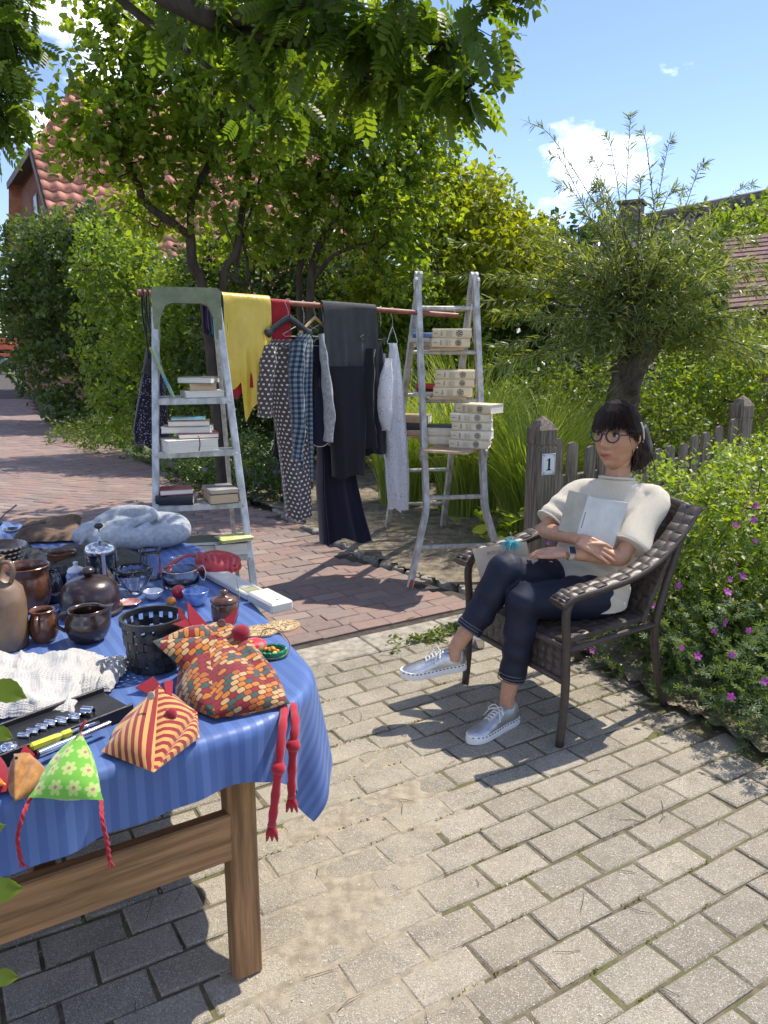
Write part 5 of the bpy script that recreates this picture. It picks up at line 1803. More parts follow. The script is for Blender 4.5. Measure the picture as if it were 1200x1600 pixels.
# ---- red tiled house on the left
EV = np.array([0.85, 0.527, 0])           # eave / ridge direction
UP = np.array([-0.527, 0.85, 0])          # up the near slope, in plan
PITCH = R(47)
SL = UP * math.cos(PITCH) + np.array([0, 0, math.sin(PITCH)])       # up the slope
NS = np.cross(EV, SL)
H0 = np.array([-8.6, 20.6, 4.75])          # point on the verge
house = thing('brick_house', (-6, 24, 0), 'brick house with red pantile half-hipped roof behind the trees', 'house')
m_tile = M('red_pantile', (0.42, 0.17, 0.115), 0.85, 0.25, 3, 0.25, 50, spec=0.25, col2=(0.54, 0.26, 0.185), orand=0.2)
m_hbrick = M('house_brick', (0.21, 0.085, 0.06), 0.9, 0.3, 30, 0.3, 90)
m_fascia = M('fascia_board', (0.13, 0.10, 0.085), 0.7, 0.2)
m_mortar = M('mortar', (0.25, 0.21, 0.18), 0.95, 0.2)

def hp(a, s, n=0.0):
 return H0 + EV * a + SL * s + NS * n

S_LO, S_HI, S_RIDGE = -2.9, 3.0, 6.9
LEN = 9.5
mb = MB()
mb.add([hp(0, S_LO, -0.06), hp(LEN, S_LO, -0.06), hp(LEN, S_RIDGE, -0.06), hp(1.9, S_RIDGE, -0.06), hp(0, S_HI, -0.06)], [(0, 1, 2, 3, 4)])
ridge0, ridge1 = hp(1.9, S_RIDGE, -0.06), hp(LEN, S_RIDGE, -0.06)
wid = (S_RIDGE - S_LO) * math.cos(PITCH)
far0, far1 = hp(0, S_LO, -0.06) + UP * 2 * wid, hp(LEN, S_LO, -0.06) + UP * 2 * wid
hipn = hp(0, S_HI, -0.06)
hipf = hipn + UP * 2 * (S_RIDGE - S_HI) * math.cos(PITCH)
mb.add([far1, far0, hipf, ridge0, ridge1], [(0, 1, 2, 3, 4)])
mb.add([hipf, hipn, ridge0], [(0, 1, 2)])
roof = mb.build('roof', m_tile, house)
tw, tc = 0.36, 0.41
na = 9
xx = np.linspace(0, tw * 1.06, na)
zz = 0.03 * np.sin(xx / tw * 2 * math.pi + 0.6) + 0.03
v, f = [], []
for r_, (y, dz) in enumerate(((0, 0.045), (tc + 0.05, 0.0))):
 v += [(x, y, z + dz) for x, z in zip(xx, zz)]
v += [(x, 0, z + 0.022) for x, z in zip(xx, zz)]
for i in range(na - 1):
 f.append((i, i + 1, na + i + 1, na + i))
 f.append((2 * na + i, 2 * na + i + 1, i + 1, i))
tme = bpy.data.meshes.new('tile')
tme.from_pydata(v, [], f)
tme.polygons.foreach_set('use_smooth', [True] * len(tme.polygons))
tme.materials.append(m_tile)
RT = np.stack([EV, SL, NS], 1)
rows = int((S_RIDGE - S_LO) / tc)
cand = []
for r_ in range(rows):
 s = S_LO + r_ * tc
 for c in range(int(LEN / tw)):
  a = c * tw
  if s > S_HI and a < (s - S_HI) / (S_RIDGE - S_HI) * 1.9 + 0.05:
   continue
  p = hp(a, s)
  u, vv_, d = project(p[0], p[1], p[2])
  cand.append((u, vv_, d, p))
seen = [c for c in cand if -30 < c[0] < 480 and 110 < c[1] < 400]
seen.sort(key=lambda c: c[2])
solo = set(id(c) for c in seen[:295])
rv, rf, rn = [], [], 0
tv = np.array(v)
q0 = Matrix(RT.tolist()).to_euler()
for c in cand:
 p = c[3] + rng.normal(0, 0.003, 3)
 if id(c) in solo:
  o = bpy.data.objects.new('tile', tme)
  scene.collection.objects.link(o)
  o.parent = roof
  o.location = Vector(p) - world_loc(roof)
  o.rotation_euler = q0
 else:
  rv.append(tv @ RT.T + p)
  rf += [tuple(i + rn for i in q) for q in f]
  rn += len(tv)
tag(big_mesh('tile_field', np.concatenate(rv), np.array(rf), m_tile, roof, tuple(world_loc(roof)), smooth=True), kind='stuff')
inn = EV * 0.35
z_hip = hipn[2]
g0 = H0 + inn + UP * 0.4
mb = MB()
wl_ = [hp(0.35, S_LO, -0.2), hp(0.35, S_HI, -0.2)]
w0 = wl_[1]
w1 = hipf + inn - UP * 0.3
lo = far0 + inn - UP * 0.3
base = [wl_[0] * (1, 1, 0), lo * (1, 1, 0)]
poly = [base[0], wl_[0], w0, w1, lo, base[1]]
mb.add(np.array(poly), [tuple(range(6))])
mb.add(np.array(poly) + EV * 0.3, [tuple(range(6))[::-1]])
e0, e1 = hp(0.35, S_LO, -0.2) + UP * 0.35, hp(LEN, S_LO, -0.2) + UP * 0.35
mb.add([e0 * (1, 1, 0), e1 * (1, 1, 0), e1, e0], [(0, 1, 2, 3)])
mb.build('wall', m_hbrick, house)
for k in range(34):
 z = 3.9 + k * 0.083
 if z > z_hip - 0.2:
  break
 a0 = hp(0.35, (z - H0[2]) / math.sin(PITCH), -0.2)
 L_ = 3.9
 p = a0 + UP * (L_ / 2 + 0.15) - EV * 0.012
 mb = MB()
 mb.box((p[0], p[1], z), (L_, 0.03, 0.066), frame(x=UP, z=(0, 0, 1)))
 mb.build('brick_course', m_hbrick, house)
for a, b, nm in ((hipn - EV * 0.05, hipf - EV * 0.05, 'fascia'), (hp(-0.02, S_LO, -0.06), hp(-0.02, S_HI, -0.06), 'verge_board')):
 mb = MB()
 d = b - a
 mb.box((a + b) / 2 - (0, 0, 0.06), (np.linalg.norm(d), 0.035, 0.2), frame(x=d, z=(0, 0, 1)))
 mb.build(nm, m_fascia, house)
mb = MB()
mb.add([hipn, hipf, hipf + EV * 0.4, hipn + EV * 0.4], [(0, 1, 2, 3)])
mb.build('soffit', m_fascia, house)
pw = w0 + UP * 1.9 + np.array([0, 0, -1.15]) - EV * 0.03
win = MB()
win.box(pw, (0.7, 0.06, 0.9), frame(x=UP, z=(0, 0, 1)))
wobj = win.build('window', M('window_frame_dark', (0.10, 0.05, 0.035), 0.6), house)
mb = MB()
mb.box(pw - EV * 0.02, (0.56, 0.04, 0.76), frame(x=UP, z=(0, 0, 1)))
mb.build('pane', M('window_glass', (0.02, 0.025, 0.03), 0.08, 0.05), wobj)

# ---- dark-roofed house on the right, far behind the willow
m_slate = M('dark_roof_tile', (0.115, 0.10, 0.095), 0.85, 0.3, 6, 0.3, 40, col2=(0.17, 0.15, 0.14))
dk = thing('dark_roofed_house', (9, 21, 0), 'house with dark tiled roof and small chimney behind the willow', 'house')
ra, rb = V3((4.654, 19.000, 4.218)), V3((9.538, 16.500, 4.907))
rd = unit(rb - ra)
dn = unit(np.cross(rd, (0, 0, 1))) * 0.75 + np.array([0, 0, -0.75])
if dn[1] > 0:
 dn = dn * np.array([-1, -1, 1])
rl = np.linalg.norm(rb - ra)
nr = unit(np.cross(rd, dn))
if nr[2] < 0:
 nr = -nr
mb = MB()
mb.add([ra, rb, rb + dn * 4.0, ra + dn * 4.0], [(0, 1, 2, 3)])
bk_ = dn * np.array([-1, -1, 1])
mb.add([rb, ra, ra + bk_ * 4.0, rb + bk_ * 4.0], [(0, 1, 2, 3)])
rf_ = mb.build('roof', m_slate, dk)
v, f = [], []
n_r, n_c = 22, 46
dlen = np.linalg.norm(dn)
dnu = dn / dlen
for r_ in range(n_r):
 for c in range(n_c):
  o = ra + rd * (rl * c / n_c) + dnu * (r_ * 0.24)
  k = len(v)
  w = rl / n_c
  j = rng.normal(0, 0.006)
  v += [o + nr * 0.02, o + rd * w * 0.5 + nr * (0.075 + j), o + rd * w * 0.97 + nr * 0.02, o + rd * w * 0.97 + dnu * 0.26 + nr * 0.055, o + rd * w * 0.5 + dnu * 0.26 + nr * (0.11 + j), o + dnu * 0.26 + nr * 0.055]
  f += [(k, k + 1, k + 4, k + 5), (k + 1, k + 2, k + 3, k + 4)]
tag(big_mesh('tile_field', np.array(v), np.array(f), m_slate, rf_, tuple(world_loc(rf_))), kind='stuff')
mb = MB()
mb.tube([ra + nr * 0.06, rb + nr * 0.06], 0.12, 8)
mb.build('ridge_cap', m_slate, rf_)
mb = MB()
c = V3((5.741, 18.600, 4.528))
mb.box(c + (0, 0, -0.25), (0.5, 0.5, 1.1), rotz(math.atan2(rd[1], rd[0])), 0.02)
mb.box(c + (0, 0, 0.31), (0.6, 0.6, 0.08), rotz(math.atan2(rd[1], rd[0])), 0.01)
mb.build('chimney', M('chimney_clad', (0.12, 0.10, 0.09), 0.8), dk)
mb = MB()
wa, wb = ra + dn * 3.7 + bk_ * 0.2, rb + dn * 3.7 + bk_ * 0.2
mb.add([wa * (1, 1, 0), wb * (1, 1, 0), wb, wa], [(0, 1, 2, 3)])
mb.build('wall', m_hbrick, dk)

# ---- garden shed with brown shingle roof at the right edge
m_shing = M('brown_shingle', (0.17, 0.095, 0.08), 0.9, 0.25, 10, 0.3, 60, col2=(0.25, 0.15, 0.125))
sd_ = thing('garden_shed', (6.6, 11.5, 0), 'garden shed with brown shingled roof at the right edge', 'shed')
sa, sb = V3((4.924, 11.600, 3.126)), V3((7.613, 11.600, 3.364))
sdir = unit(sb - sa)
sdn = np.array([-0.22, -0.72, -0.55])
sl_ = np.linalg.norm(sb - sa)
mb = MB()
mb.add([sa, sb, sb + sdn * 2.0, sa + sdn * 2.0], [(0, 1, 2, 3)])
mb.add([sa - (0, 0, 0.12), sb - (0, 0, 0.12), sb + sdn * 2.0 - (0, 0, 0.12), sa + sdn * 2.0 - (0, 0, 0.12)], [(3, 2, 1, 0)])
srf = mb.build('roof', m_shing, sd_)
for k in range(17):
 p = sa + sdn * (k * 0.12)
 q = sb + sdn * (k * 0.12)
 d2 = unit(sdn) * 0.125
 n2 = unit(np.cross(sdir, sdn))
 if n2[2] < 0:
  n2 = -n2
 mb = MB()
 a0, a1, b0, b1 = p + n2 * 0.006, q + n2 * 0.006, p + d2 + n2 * 0.022, q + d2 + n2 * 0.022
 mb.add([a0, a1, b1, b0, b0 - n2 * 0.02, b1 - n2 * 0.02], [(0, 1, 2, 3), (3, 2, 5, 4)])
 mb.build('shingle_course', m_shing, srf)
mb = MB()
m_shedwall = M('shed_board', (0.16, 0.07, 0.045), 0.8, 0.25, 8)
e0_, e1_ = sa + sdn * 1.85 + (0, 0.1, -0.1), sb + sdn * 1.85 + (0, 0.1, -0.1)
for k in range(9):
 p = e0_ + (e1_ - e0_) * (k + 0.5) / 9
 mb = MB()
 mb.box((p[0], p[1], p[2] / 2), (sl_ / 9 - 0.01, 0.03, p[2]), frame(x=sdir * (1, 1, 0), z=(0, 0, 1)))
 mb.build('board', m_shedwall, sd_)
mb = MB()
g_ = sa + sdn * 1.0
for k in range(6):
 p = sa + sdn * (0.3 + k * 0.28) + (0.12, 0, -0.16)
 mb = MB()
 mb.box((p[0], p[1], p[2] / 2), (0.03, 0.27, p[2]), frame(y=sdn * (1, 1, 0), z=(0, 0, 1)))
 mb.build('board', m_shedwall, sd_)

# ---- far end of the path: bench with orange-red cushions and planter
fb = thing('garden_bench', (-24.3, 50, 0), 'tiny far bench with orange-red slats at the end of the path', 'bench')
m_or = M('orange_red_paint', (0.55, 0.12, 0.06), 0.6)
for k, (z, w) in enumerate(((1.75, 0.3), (1.35, 0.3), (0.85, 0.2))):
 mb = MB()
 mb.box((-24.6, 50 - (0.4 if k == 2 else 0), z + 0.3), (1.8, 0.5 if k == 2 else 0.06, w), None, 0.02)
 mb.build('slat', m_or, fb)
for x in (-25.4, -23.8):
 mb = MB()
 mb.box((x, 49.9, 0.6), (0.1, 0.6, 1.2), None, 0.01)
 mb.build('leg', m_black, fb)
pt = thing('trough_planter', (-23.5, 48, 0), 'small far blue-grey trough on dark feet in front of the orange-red bench', 'planter')
mb = MB()
mb.box((-23.3, 48, 0.75), (2.6, 0.8, 0.4), None, 0.03)
mb.build('trough', M('trough_blue', (0.2, 0.26, 0.34), 0.6), pt)
for x in (-24.2, -22.4):
 mb = MB()
 mb.box((x, 48, 0.28), (0.3, 0.7, 0.56), None, 0.02)
 mb.build('foot', m_black, pt)
make_shrub('garden_tree', (-28, 58, 0), 'far green tree closing the end of the path', [((-29, 58, 3.0), (4.0, 2, 3.3)), ((-23, 58, 2.6), (4, 2, 3.0)), ((-36, 58, 3.5), (5.0, 2, 3.8))], 900, 12, 0.8, (0.3, 0.5), 'simple', L_hedge, 0.4, cat='tree', base_r=0.15)
make_shrub('garden_tree', (-3, 24, 0), 'green tree between the brick house and the garden trees', [((-1.5, 24, 2.2), (2.6, 1.4, 2.6)), ((3.0, 25, 1.8), (2.6, 1.4, 2.2)), ((7.0, 25, 1.6), (2.6, 1.4, 2.0))], 1300, 12, 0.45, (0.15, 0.28), 'simple', L_hedge, 0.4, cat='tree', base_r=0.15)

# ================================================================== CLOTHES ON THE RAIL
def uv_nodes(nt):
 n = nt.nodes.new('ShaderNodeUVMap')
 return n.outputs[0]

def fabric_base(name, rough=0.85, sheen=0.3):
 m, nt, b, out = nodes_of(name)
 b.inputs['Roughness'].default_value = rough
 b.inputs['Specular IOR Level'].default_value = 0.25
 b.inputs['Sheen Weight'].default_value = sheen
 return m, nt, b, out

def weave_bump(nt, b, strength=0.2, scale=900):
 nbump(nt, b, nnoise(nt, ncoord(nt), scale, 2), strength, 0.002)

def m_dots():
 m, nt, b, out = fabric_base('polka_dot_cotton')
 x, y, z = nsep(nt, uv_nodes(nt))
 s = 0.027
 gx = nmath(nt, 'DIVIDE', x, s)
 gy = nmath(nt, 'DIVIDE', y, s)
 row = nmath(nt, 'FLOOR', gy)
 gx = nmath(nt, 'ADD', gx, nmath(nt, 'MULTIPLY', nmath(nt, 'MODULO', row, 2.0), 0.5))
 fx = nmath(nt, 'SUBTRACT', nmath(nt, 'FRACT', gx), 0.5)
 fy = nmath(nt, 'SUBTRACT', nmath(nt, 'FRACT', gy), 0.5)
 d = nmath(nt, 'SQRT', nmath(nt, 'ADD', nmath(nt, 'MULTIPLY', fx, fx), nmath(nt, 'MULTIPLY', fy, fy)))
 f = nmath(nt, 'LESS_THAN', d, 0.23)
 nt.links.new(nmix(nt, f, (0.085, 0.07, 0.072), (0.72, 0.68, 0.64)), b.inputs['Base Color'])
 weave_bump(nt, b)
 return m

def m_check():
 m, nt, b, out = fabric_base('checked_flannel')
 x, y, z = nsep(nt, uv_nodes(nt))
 s = 0.03
 a = nmath(nt, 'LESS_THAN', nmath(nt, 'FRACT', nmath(nt, 'DIVIDE', x, s)), 0.5)
 c = nmath(nt, 'LESS_THAN', nmath(nt, 'FRACT', nmath(nt, 'DIVIDE', y, s)), 0.5)
 t = nmath(nt, 'MULTIPLY', nmath(nt, 'ADD', a, c), 0.5)
 col = nmix(nt, nramp(nt, t, 0, 0.5), (0.012, 0.02, 0.045), (0.06, 0.095, 0.145))
 col = nmix(nt, nramp(nt, t, 0.5, 1.0), col, (0.22, 0.27, 0.28))
 nt.links.new(col, b.inputs['Base Color'])
 weave_bump(nt, b)
 return m

def m_multistripe():
 m, nt, b, out = fabric_base('multistripe_cotton')
 x, y, z = nsep(nt, uv_nodes(nt))
 r = nt.nodes.new('ShaderNodeValToRGB')
 r.color_ramp.interpolation = 'CONSTANT'
 cr = r.color_ramp
 cols = [(0.0, (0.012, 0.016, 0.06)), (0.16, (0.28, 0.02, 0.05)), (0.24, (0.012, 0.016, 0.06)), (0.42, (0.03, 0.16, 0.12)), (0.5, (0.012, 0.016, 0.06)), (0.66, (0.03, 0.05, 0.30)), (0.8, (0.3, 0.22, 0.05)), (0.85, (0.012, 0.016, 0.06))]
 cr.elements[0].color = (*cols[0][1], 1)
 cr.elements[1].position = 0.85
 cr.elements[1].color = (*cols[-1][1], 1)
 for p, c in cols[1:-1]:
  e = cr.elements.new(p)
  e.color = (*c, 1)
 nt.links.new(nmath(nt, 'FRACT', nmath(nt, 'DIVIDE', x, 0.075)), r.inputs[0])
 nt.links.new(r.outputs[0], b.inputs['Base Color'])
 weave_bump(nt, b)
 return m

def m_lace():
 m, nt, b, out = fabric_base('white_lace', 0.8)
 x, y, z = nsep(nt, uv_nodes(nt))
 b.inputs['Base Color'].default_value = (0.80, 0.81, 0.86, 1)
 vor = nt.nodes.new('ShaderNodeTexVoronoi')
 vor.inputs['Scale'].default_value = 130
 nt.links.new(uv_nodes(nt), vor.inputs['Vector'])
 big = nramp(nt, nnoise(nt, uv_nodes(nt), 16, 3), 0.42, 0.55)
 hole = nmath(nt, 'MULTIPLY', nmath(nt, 'LESS_THAN', vor.outputs['Distance'], 0.30), big)
 tr = nt.nodes.new('ShaderNodeBsdfTransparent')
 tl = nt.nodes.new('ShaderNodeBsdfTranslucent')
 tl.inputs['Color'].default_value = (0.8, 0.81, 0.86, 1)
 m1 = nt.nodes.new('ShaderNodeMixShader')
 m1.inputs[0].default_value = 0.35
 nt.links.new(b.outputs[0], m1.inputs[1])
 nt.links.new(tl.outputs[0], m1.inputs[2])
 mx = nt.nodes.new('ShaderNodeMixShader')
 nt.links.new(nmath(nt, 'MULTIPLY', hole, 0.75), mx.inputs[0])
 nt.links.new(m1.outputs[0], mx.inputs[1])
 nt.links.new(tr.outputs[0], mx.inputs[2])
 nt.links.new(mx.outputs[0], out.inputs['Surface'])
 nbump(nt, b, vor.outputs['Distance'], 0.6, 0.003)
 return m

def m_sheer(name, col, op):
 m, nt, b, out = fabric_base(name, 0.7)
 b.inputs['Base Color'].default_value = (*col, 1)
 tr = nt.nodes.new('ShaderNodeBsdfTransparent')
 mx = nt.nodes.new('ShaderNodeMixShader')
 mx.inputs[0].default_value = op
 nt.links.new(tr.outputs[0], mx.inputs[1])
 nt.links.new(b.outputs[0], mx.inputs[2])
 nt.links.new(mx.outputs[0], out.inputs['Surface'])
 return m

def m_floral_bag():
 m, nt, b, out = fabric_base('dark_floral_cotton')
 vec = ncoord(nt)
 vor = nt.nodes.new('ShaderNodeTexVoronoi')
 vor.inputs['Scale'].default_value = 95
 nt.links.new(vec, vor.inputs['Vector'])
 f = nmath(nt, 'LESS_THAN', vor.outputs['Distance'], 0.34)
 gx, gy, gz = nsep(nt, vor.outputs['Color'])
 f = nmath(nt, 'MULTIPLY', f, nmath(nt, 'GREATER_THAN', gx, 0.35))
 nt.links.new(nmix(nt, f, (0.012, 0.012, 0.018), nmix(nt, gy, (0.35, 0.30, 0.36), (0.12, 0.10, 0.22))), b.inputs['Base Color'])
 return m

def cloth_mat(name, col, rough=0.85, var=0.12, sheen=0.25, bump=0.25, bs=700, spec=0.25, scale=10, col2=None, translucent=0.0):
 return M(name, col, rough, var, scale, bump, bs, spec=spec, sheen=sheen, col2=col2, translucent=translucent)

def pole_pt(t):
 return POLE_A + (POLE_B - POLE_A) * t

def hang_body(levels, Y, wdir, thick, folds=7, amp=0.012, seed=0, hem_wave=0.006, n=56, top_in=0.35, dy=0.0):
 """Tubular garment body. levels: (xL, xR, z) from shoulder to hem, as seen at depth Y.
 wdir: horizontal direction across the garment; thick: half thickness at shoulder and hem."""
 w = unit(np.array([wdir[0], wdir[1], 0]))
 nn = np.array([-w[1], w[0], 0])
 rs, uvs = [], []
 L = np.array(levels, float)
 zt, zb = L[0, 2], L[-1, 2]
 zz = np.linspace(zt, zb, 26)
 order = np.argsort(L[:, 2])
 xl = np.interp(zz, L[order, 2], L[order, 0])
 xr = np.interp(zz, L[order, 2], L[order, 1])
 th = np.linspace(0, 2 * math.pi, n + 1)
 for i, z in enumerate(zz):
  f = (zt - z) / (zt - zb)
  b = thick[0] + (thick[1] - thick[0]) * f
  a = max(0.02, ((xr[i] - xl[i]) / 2 - b * abs(nn[0]) * 0.6) / max(0.25, abs(w[0])))
  c = np.array([(xl[i] + xr[i]) / 2, Y + dy * f, z])
  env = min(1, f * 2.2)
  fold = amp * env * (np.sin(folds * th + seed + 2.0 * f) + 0.5 * np.sin((folds * 2 + 1) * th + seed * 2 - 1.5 * f) + 0.6 * np.sin(2 * th + seed * 3 + f * 3))
  ct, s_ = np.cos(th), np.sin(th)
  p = c + np.outer(np.sign(ct) * np.abs(ct) ** 0.8 * a, w) + np.outer(np.sign(s_) * np.abs(s_) ** 0.8 * b + fold, nn)
  p[:, 2] += hem_wave * f * np.sin(3 * th + seed) * 1.5
  if i == len(zz) - 1:
   p[:, 2] += hem_wave * np.sin(folds * th)
  rs.append(p)
  uvs += [(t / (2 * math.pi) * 4.2 * (a + b * 0.6), z) for t in th]
 mb = MB()
 k = n + 1
 f = [(i * k + j, i * k + j + 1, (i + 1) * k + j + 1, (i + 1) * k + j) for i in range(len(rs) - 1) for j in range(n)]
 mb.add(np.concatenate(rs), f, uvs)
 return mb

def sleeve(pts, rad, flat=0.5, n=14, up=(0.5, 0.8, 0), wr=0.004, seed=0):
 pp = smooth_path(pts, 6)
 m = len(pp)
 rr = np.interp(np.linspace(0, 1, m), np.linspace(0, 1, len(rad)), rad)
 mb = MB()
 rs, uvs = [], []
 L = 0
 for i, p in enumerate(pp):
  t = unit(pp[min(i + 1, m - 1)] - pp[max(0, i - 1)])
  x = unit(V3(up) - np.dot(up, t) * t)
  y = np.cross(t, x)
  a = np.linspace(0, 2 * math.pi, n + 1)
  r = rr[i] * (1 + 0.10 * np.sin(3 * a + i * 0.7 + seed)) + wr * np.sin(i * 1.3 + 2 * a + seed)
  rs.append(p + np.outer(np.cos(a) * r * flat, x) + np.outer(np.sin(a) * r, y))
  if i:
   L += np.linalg.norm(pp[i] - pp[i - 1])
  uvs += [(q / (2 * math.pi) * 4 * rr[i], -L) for q in a]
 k = n + 1
 mb.add(np.concatenate(rs), [(i * k + j, i * k + j + 1, (i + 1) * k + j + 1, (i + 1) * k + j) for i in range(m - 1) for j in range(n)], uvs)
 return mb

def hanger(t, drop, half, wdir, mat, label, thick=0.005, flat=1.0, slope=0.07, wire=True, fwd=0.0):
 p = pole_pt(t) + np.array([PD[1], -PD[0], 0]) * fwd
 w = unit(np.array([wdir[0], wdir[1], 0]))
 o = thing('clothes_hanger', p - (0, 0, drop + slope), label, 'hanger', 'hangers on the rust-red pole')
 mb = MB()
 k = []
 for a in np.linspace(R(-50), R(190), 12):
  k.append(p + w * math.cos(a) * 0.021 + np.array([0, 0, math.sin(a) * 0.021]))
 k = k[::-1]
 hook = k + [p + w * 0.014 - (0, 0, 0.03), p - (0, 0, drop * 0.6), p - (0, 0, drop)]
 hook = [k[i] for i in range(len(k))]
 mb.tube(hook + [p + w * 0.010 + np.array([0, 0, -0.028]), p - np.array([0, 0, 0.05]), p - np.array([0, 0, drop])], 0.0019, 6)
 mb.build('hook', m_alu, o)
 mb = MB()
 q = p - np.array([0, 0, drop])
 if wire:
  mb.tube([q, q + w * half * 0.5 - (0, 0, slope * 0.45), q + w * half - (0, 0, slope), q + w * half * 0.9 - (0, 0, slope + 0.012), q - w * half * 0.9 - (0, 0, slope + 0.012), q - w * half - (0, 0, slope), q - w * half * 0.5 - (0, 0, slope * 0.45)], thick, 6, wrap=True)
 else:
  for s in (-1, 1):
   mb.tube(smooth_path([q + (0, 0, 0.012), q + w * s * half * 0.3 - (0, 0, slope * 0.15), q + w * s * half * 0.7 - (0, 0, slope * 0.6), q + w * s * half - (0, 0, slope)], 4), [thick] * 10 + [thick * 1.3, thick * 1.5, thick * 1.2], 8, flat=flat)
 mb.build('arms', mat, o)
 return o

def drape(t0, t1, front, back, mat, label, name, r=0.02, off=0.0, folds=5, amp=0.010, seed=0, n=44, cat='cloth', taper=None):
 a, b = pole_pt(t0), pole_pt(t1)
 d = unit((b - a) * (1, 1, 0))
 nrm = np.array([d[1], -d[0], 0])           # towards the camera
 s = np.linspace(0, 1, n)
 fr = np.interp(s, [q[0] for q in front], [q[1] for q in front])
 bk = np.interp(s, [q[0] for q in back], [q[1] for q in back])
 rows = []
 m = 26
 for k in range(m, 0, -1):
  rows.append(('b', k / m))
 for q in np.linspace(math.pi, 0, 7):
  rows.append(('t', q))
 for k in range(1, m + 1):
  rows.append(('f', k / m))
 G, UVs = [], []
 W = np.linalg.norm(b - a)
 for kind, v in rows:
  base = a[None] + (b - a)[None] * s[:, None]
  if taper is not None and kind in 'fb':
   base = base + (b - a)[None] * ((s - 0.5) * taper * v)[:, None]
  if kind == 't':
   p = base + nrm * (math.cos(v) * (r + off)) + np.array([0, 0, math.sin(v) * (r + off)])
   uvv = np.zeros(n)
  else:
   L = (fr if kind == 'f' else bk) * v
   sg = 1 if kind == 'f' else -1
   wv = amp * min(1, v * 1.8) * (np.sin(s * folds * 2 * math.pi + seed + v * 1.7) + 0.5 * np.sin(s * folds * 4.3 * math.pi + 2 * seed - v * 3)) + amp * 0.6 * np.sin(v * 7 + s * 5 + seed)
   p = base + nrm[None] * (sg * (r + off) + wv * (1 if kind == 'f' else 0.6))[:, None] - np.outer(L, (0, 0, 1))
   uvv = -L * sg
  G.append(p)
  UVs.append(np.column_stack([s * W, uvv]))
 G = np.array(G)
 mb = MB()
 mb.grid(G, uv=False)
 mb.uv[-1] = np.concatenate(UVs)
 mb.has_uv = True
 return tag(mb.build(name, mat, smooth=True), label, cat)

drape(0.165, 0.222, [(0, 0.16), (0.5, 0.25), (1, 0.28)], [(0, 0.2), (1, 0.25)], m_multistripe(), 'navy cloth with thin coloured stripes folded over the pole beside the stepladder', 'striped_cloth', folds=3, amp=0.006)
drape(0.215, 0.405, [(0, 0.46), (0.12, 0.58), (0.3, 0.5), (0.6, 0.52), (0.72, 0.6), (0.85, 0.45), (1, 0.34)], [(0, 0.4), (1, 0.4)], cloth_mat('red_cotton', (0.36, 0.012, 0.02), 0.7, 0.15),
  'bright red cloth on the pole behind the yellow satin', 'red_cloth', off=0.0, folds=2, amp=0.006, seed=1.0)
m_satin = M('yellow_satin', (0.72, 0.50, 0.05), 0.30, 0.08, 9, 0.8, 20, sheen=0.0, spec=0.55, col2=(0.78, 0.57, 0.09), stretch=(1, 1, 0.6))
drape(0.212, 0.345, [(0, 0.47), (0.15, 0.52), (0.3, 0.47), (0.37, 0.71), (0.6, 0.61), (0.8, 0.55), (1, 0.5)], [(0, 0.4), (1, 0.4)], m_satin,
  'shiny yellow satin cloth with pointed hem folded over the pole', 'satin_cloth', off=0.016, folds=2.2, amp=0.008, seed=2.0, n=70)
drape(0.505, 0.683, [(0, 0.445), (1, 0.475)], [(0, 0.5), (1, 0.5)], cloth_mat('charcoal_linen', (0.052, 0.055, 0.055), 0.9, 0.15), 'charcoal trousers folded over the pole with the hem hanging down', 'trousers', off=0.012, folds=3, amp=0.007, seed=0.5, cat='trousers', taper=0.05)
mb = MB()
a, b = pole_pt(0.503), pole_pt(0.687)
nr_ = np.array([PD[1], -PD[0], 0])
mb.box((a + b) / 2 + nr_ * 0.045 - (0, 0, 0.415), (np.linalg.norm(b - a) * 1.0, 0.003, 0.004), frame(x=b - a, z=(0, 0, 1)))

W1 = (-0.78, -0.62)          # garments turned so that their left shoulder comes forward
W2 = (-0.60, -0.80)

# --- polka-dot dress
dr = thing('polka_dot_dress', (-0.530, 4.700, 0.534), 'grey dress with white polka dots on a black hanger', 'dress')
DOT = m_dots()
hang_body([(-0.691, -0.505, 1.603), (-0.732, -0.475, 1.550), (-0.723, -0.472, 1.338), (-0.677, -0.478, 1.063), (-0.648, -0.470, 0.778), (-0.629, -0.457, 0.500)], 4.70, W1, (0.035, 0.06), 5, 0.010, 0.4).build('body', DOT, dr, smooth=True)
sleeve([(-0.682, 4.600, 1.564), (-0.696, 4.570, 1.438), (-0.710, 4.550, 1.288), (-0.718, 4.550, 1.148)], [0.055, 0.06, 0.055, 0.05]).build('sleeve', DOT, dr, smooth=True)
sleeve([(-0.531, 4.860, 1.565), (-0.531, 4.900, 1.410), (-0.535, 4.900, 1.248), (-0.541, 4.900, 1.146)], [0.05, 0.052, 0.048, 0.04]).build('sleeve', DOT, dr, smooth=True)
mb = MB()
mb.tube(smooth_path([(-0.647, 4.660, 1.595), (-0.586, 4.620, 1.550), (-0.549, 4.740, 1.584), (-0.603, 4.800, 1.612), (-0.650, 4.740, 1.607)], 4), 0.006, 6, wrap=False)
mb.build('neckband', DOT, dr, smooth=True)
hanger(0.392, 0.10, 0.155, W1, m_black, 'wide black hanger holding the polka-dot dress', 0.011, 1.8, 0.09, False, 0.055)

# --- dark trousers hanging behind the dress
hang_body([(-0.704, -0.588, 1.327), (-0.729, -0.624, 0.911), (-0.744, -0.625, 0.856)], 4.95, W1, (0.02, 0.03), 4, 0.006, 1.2).build('dark_garment', cloth_mat('black_cotton', (0.012, 0.012, 0.013), 0.9), None, smooth=True)
tag(scene.objects['dark_garment'], 'black garment edge hanging behind the polka-dot dress', 'garment')

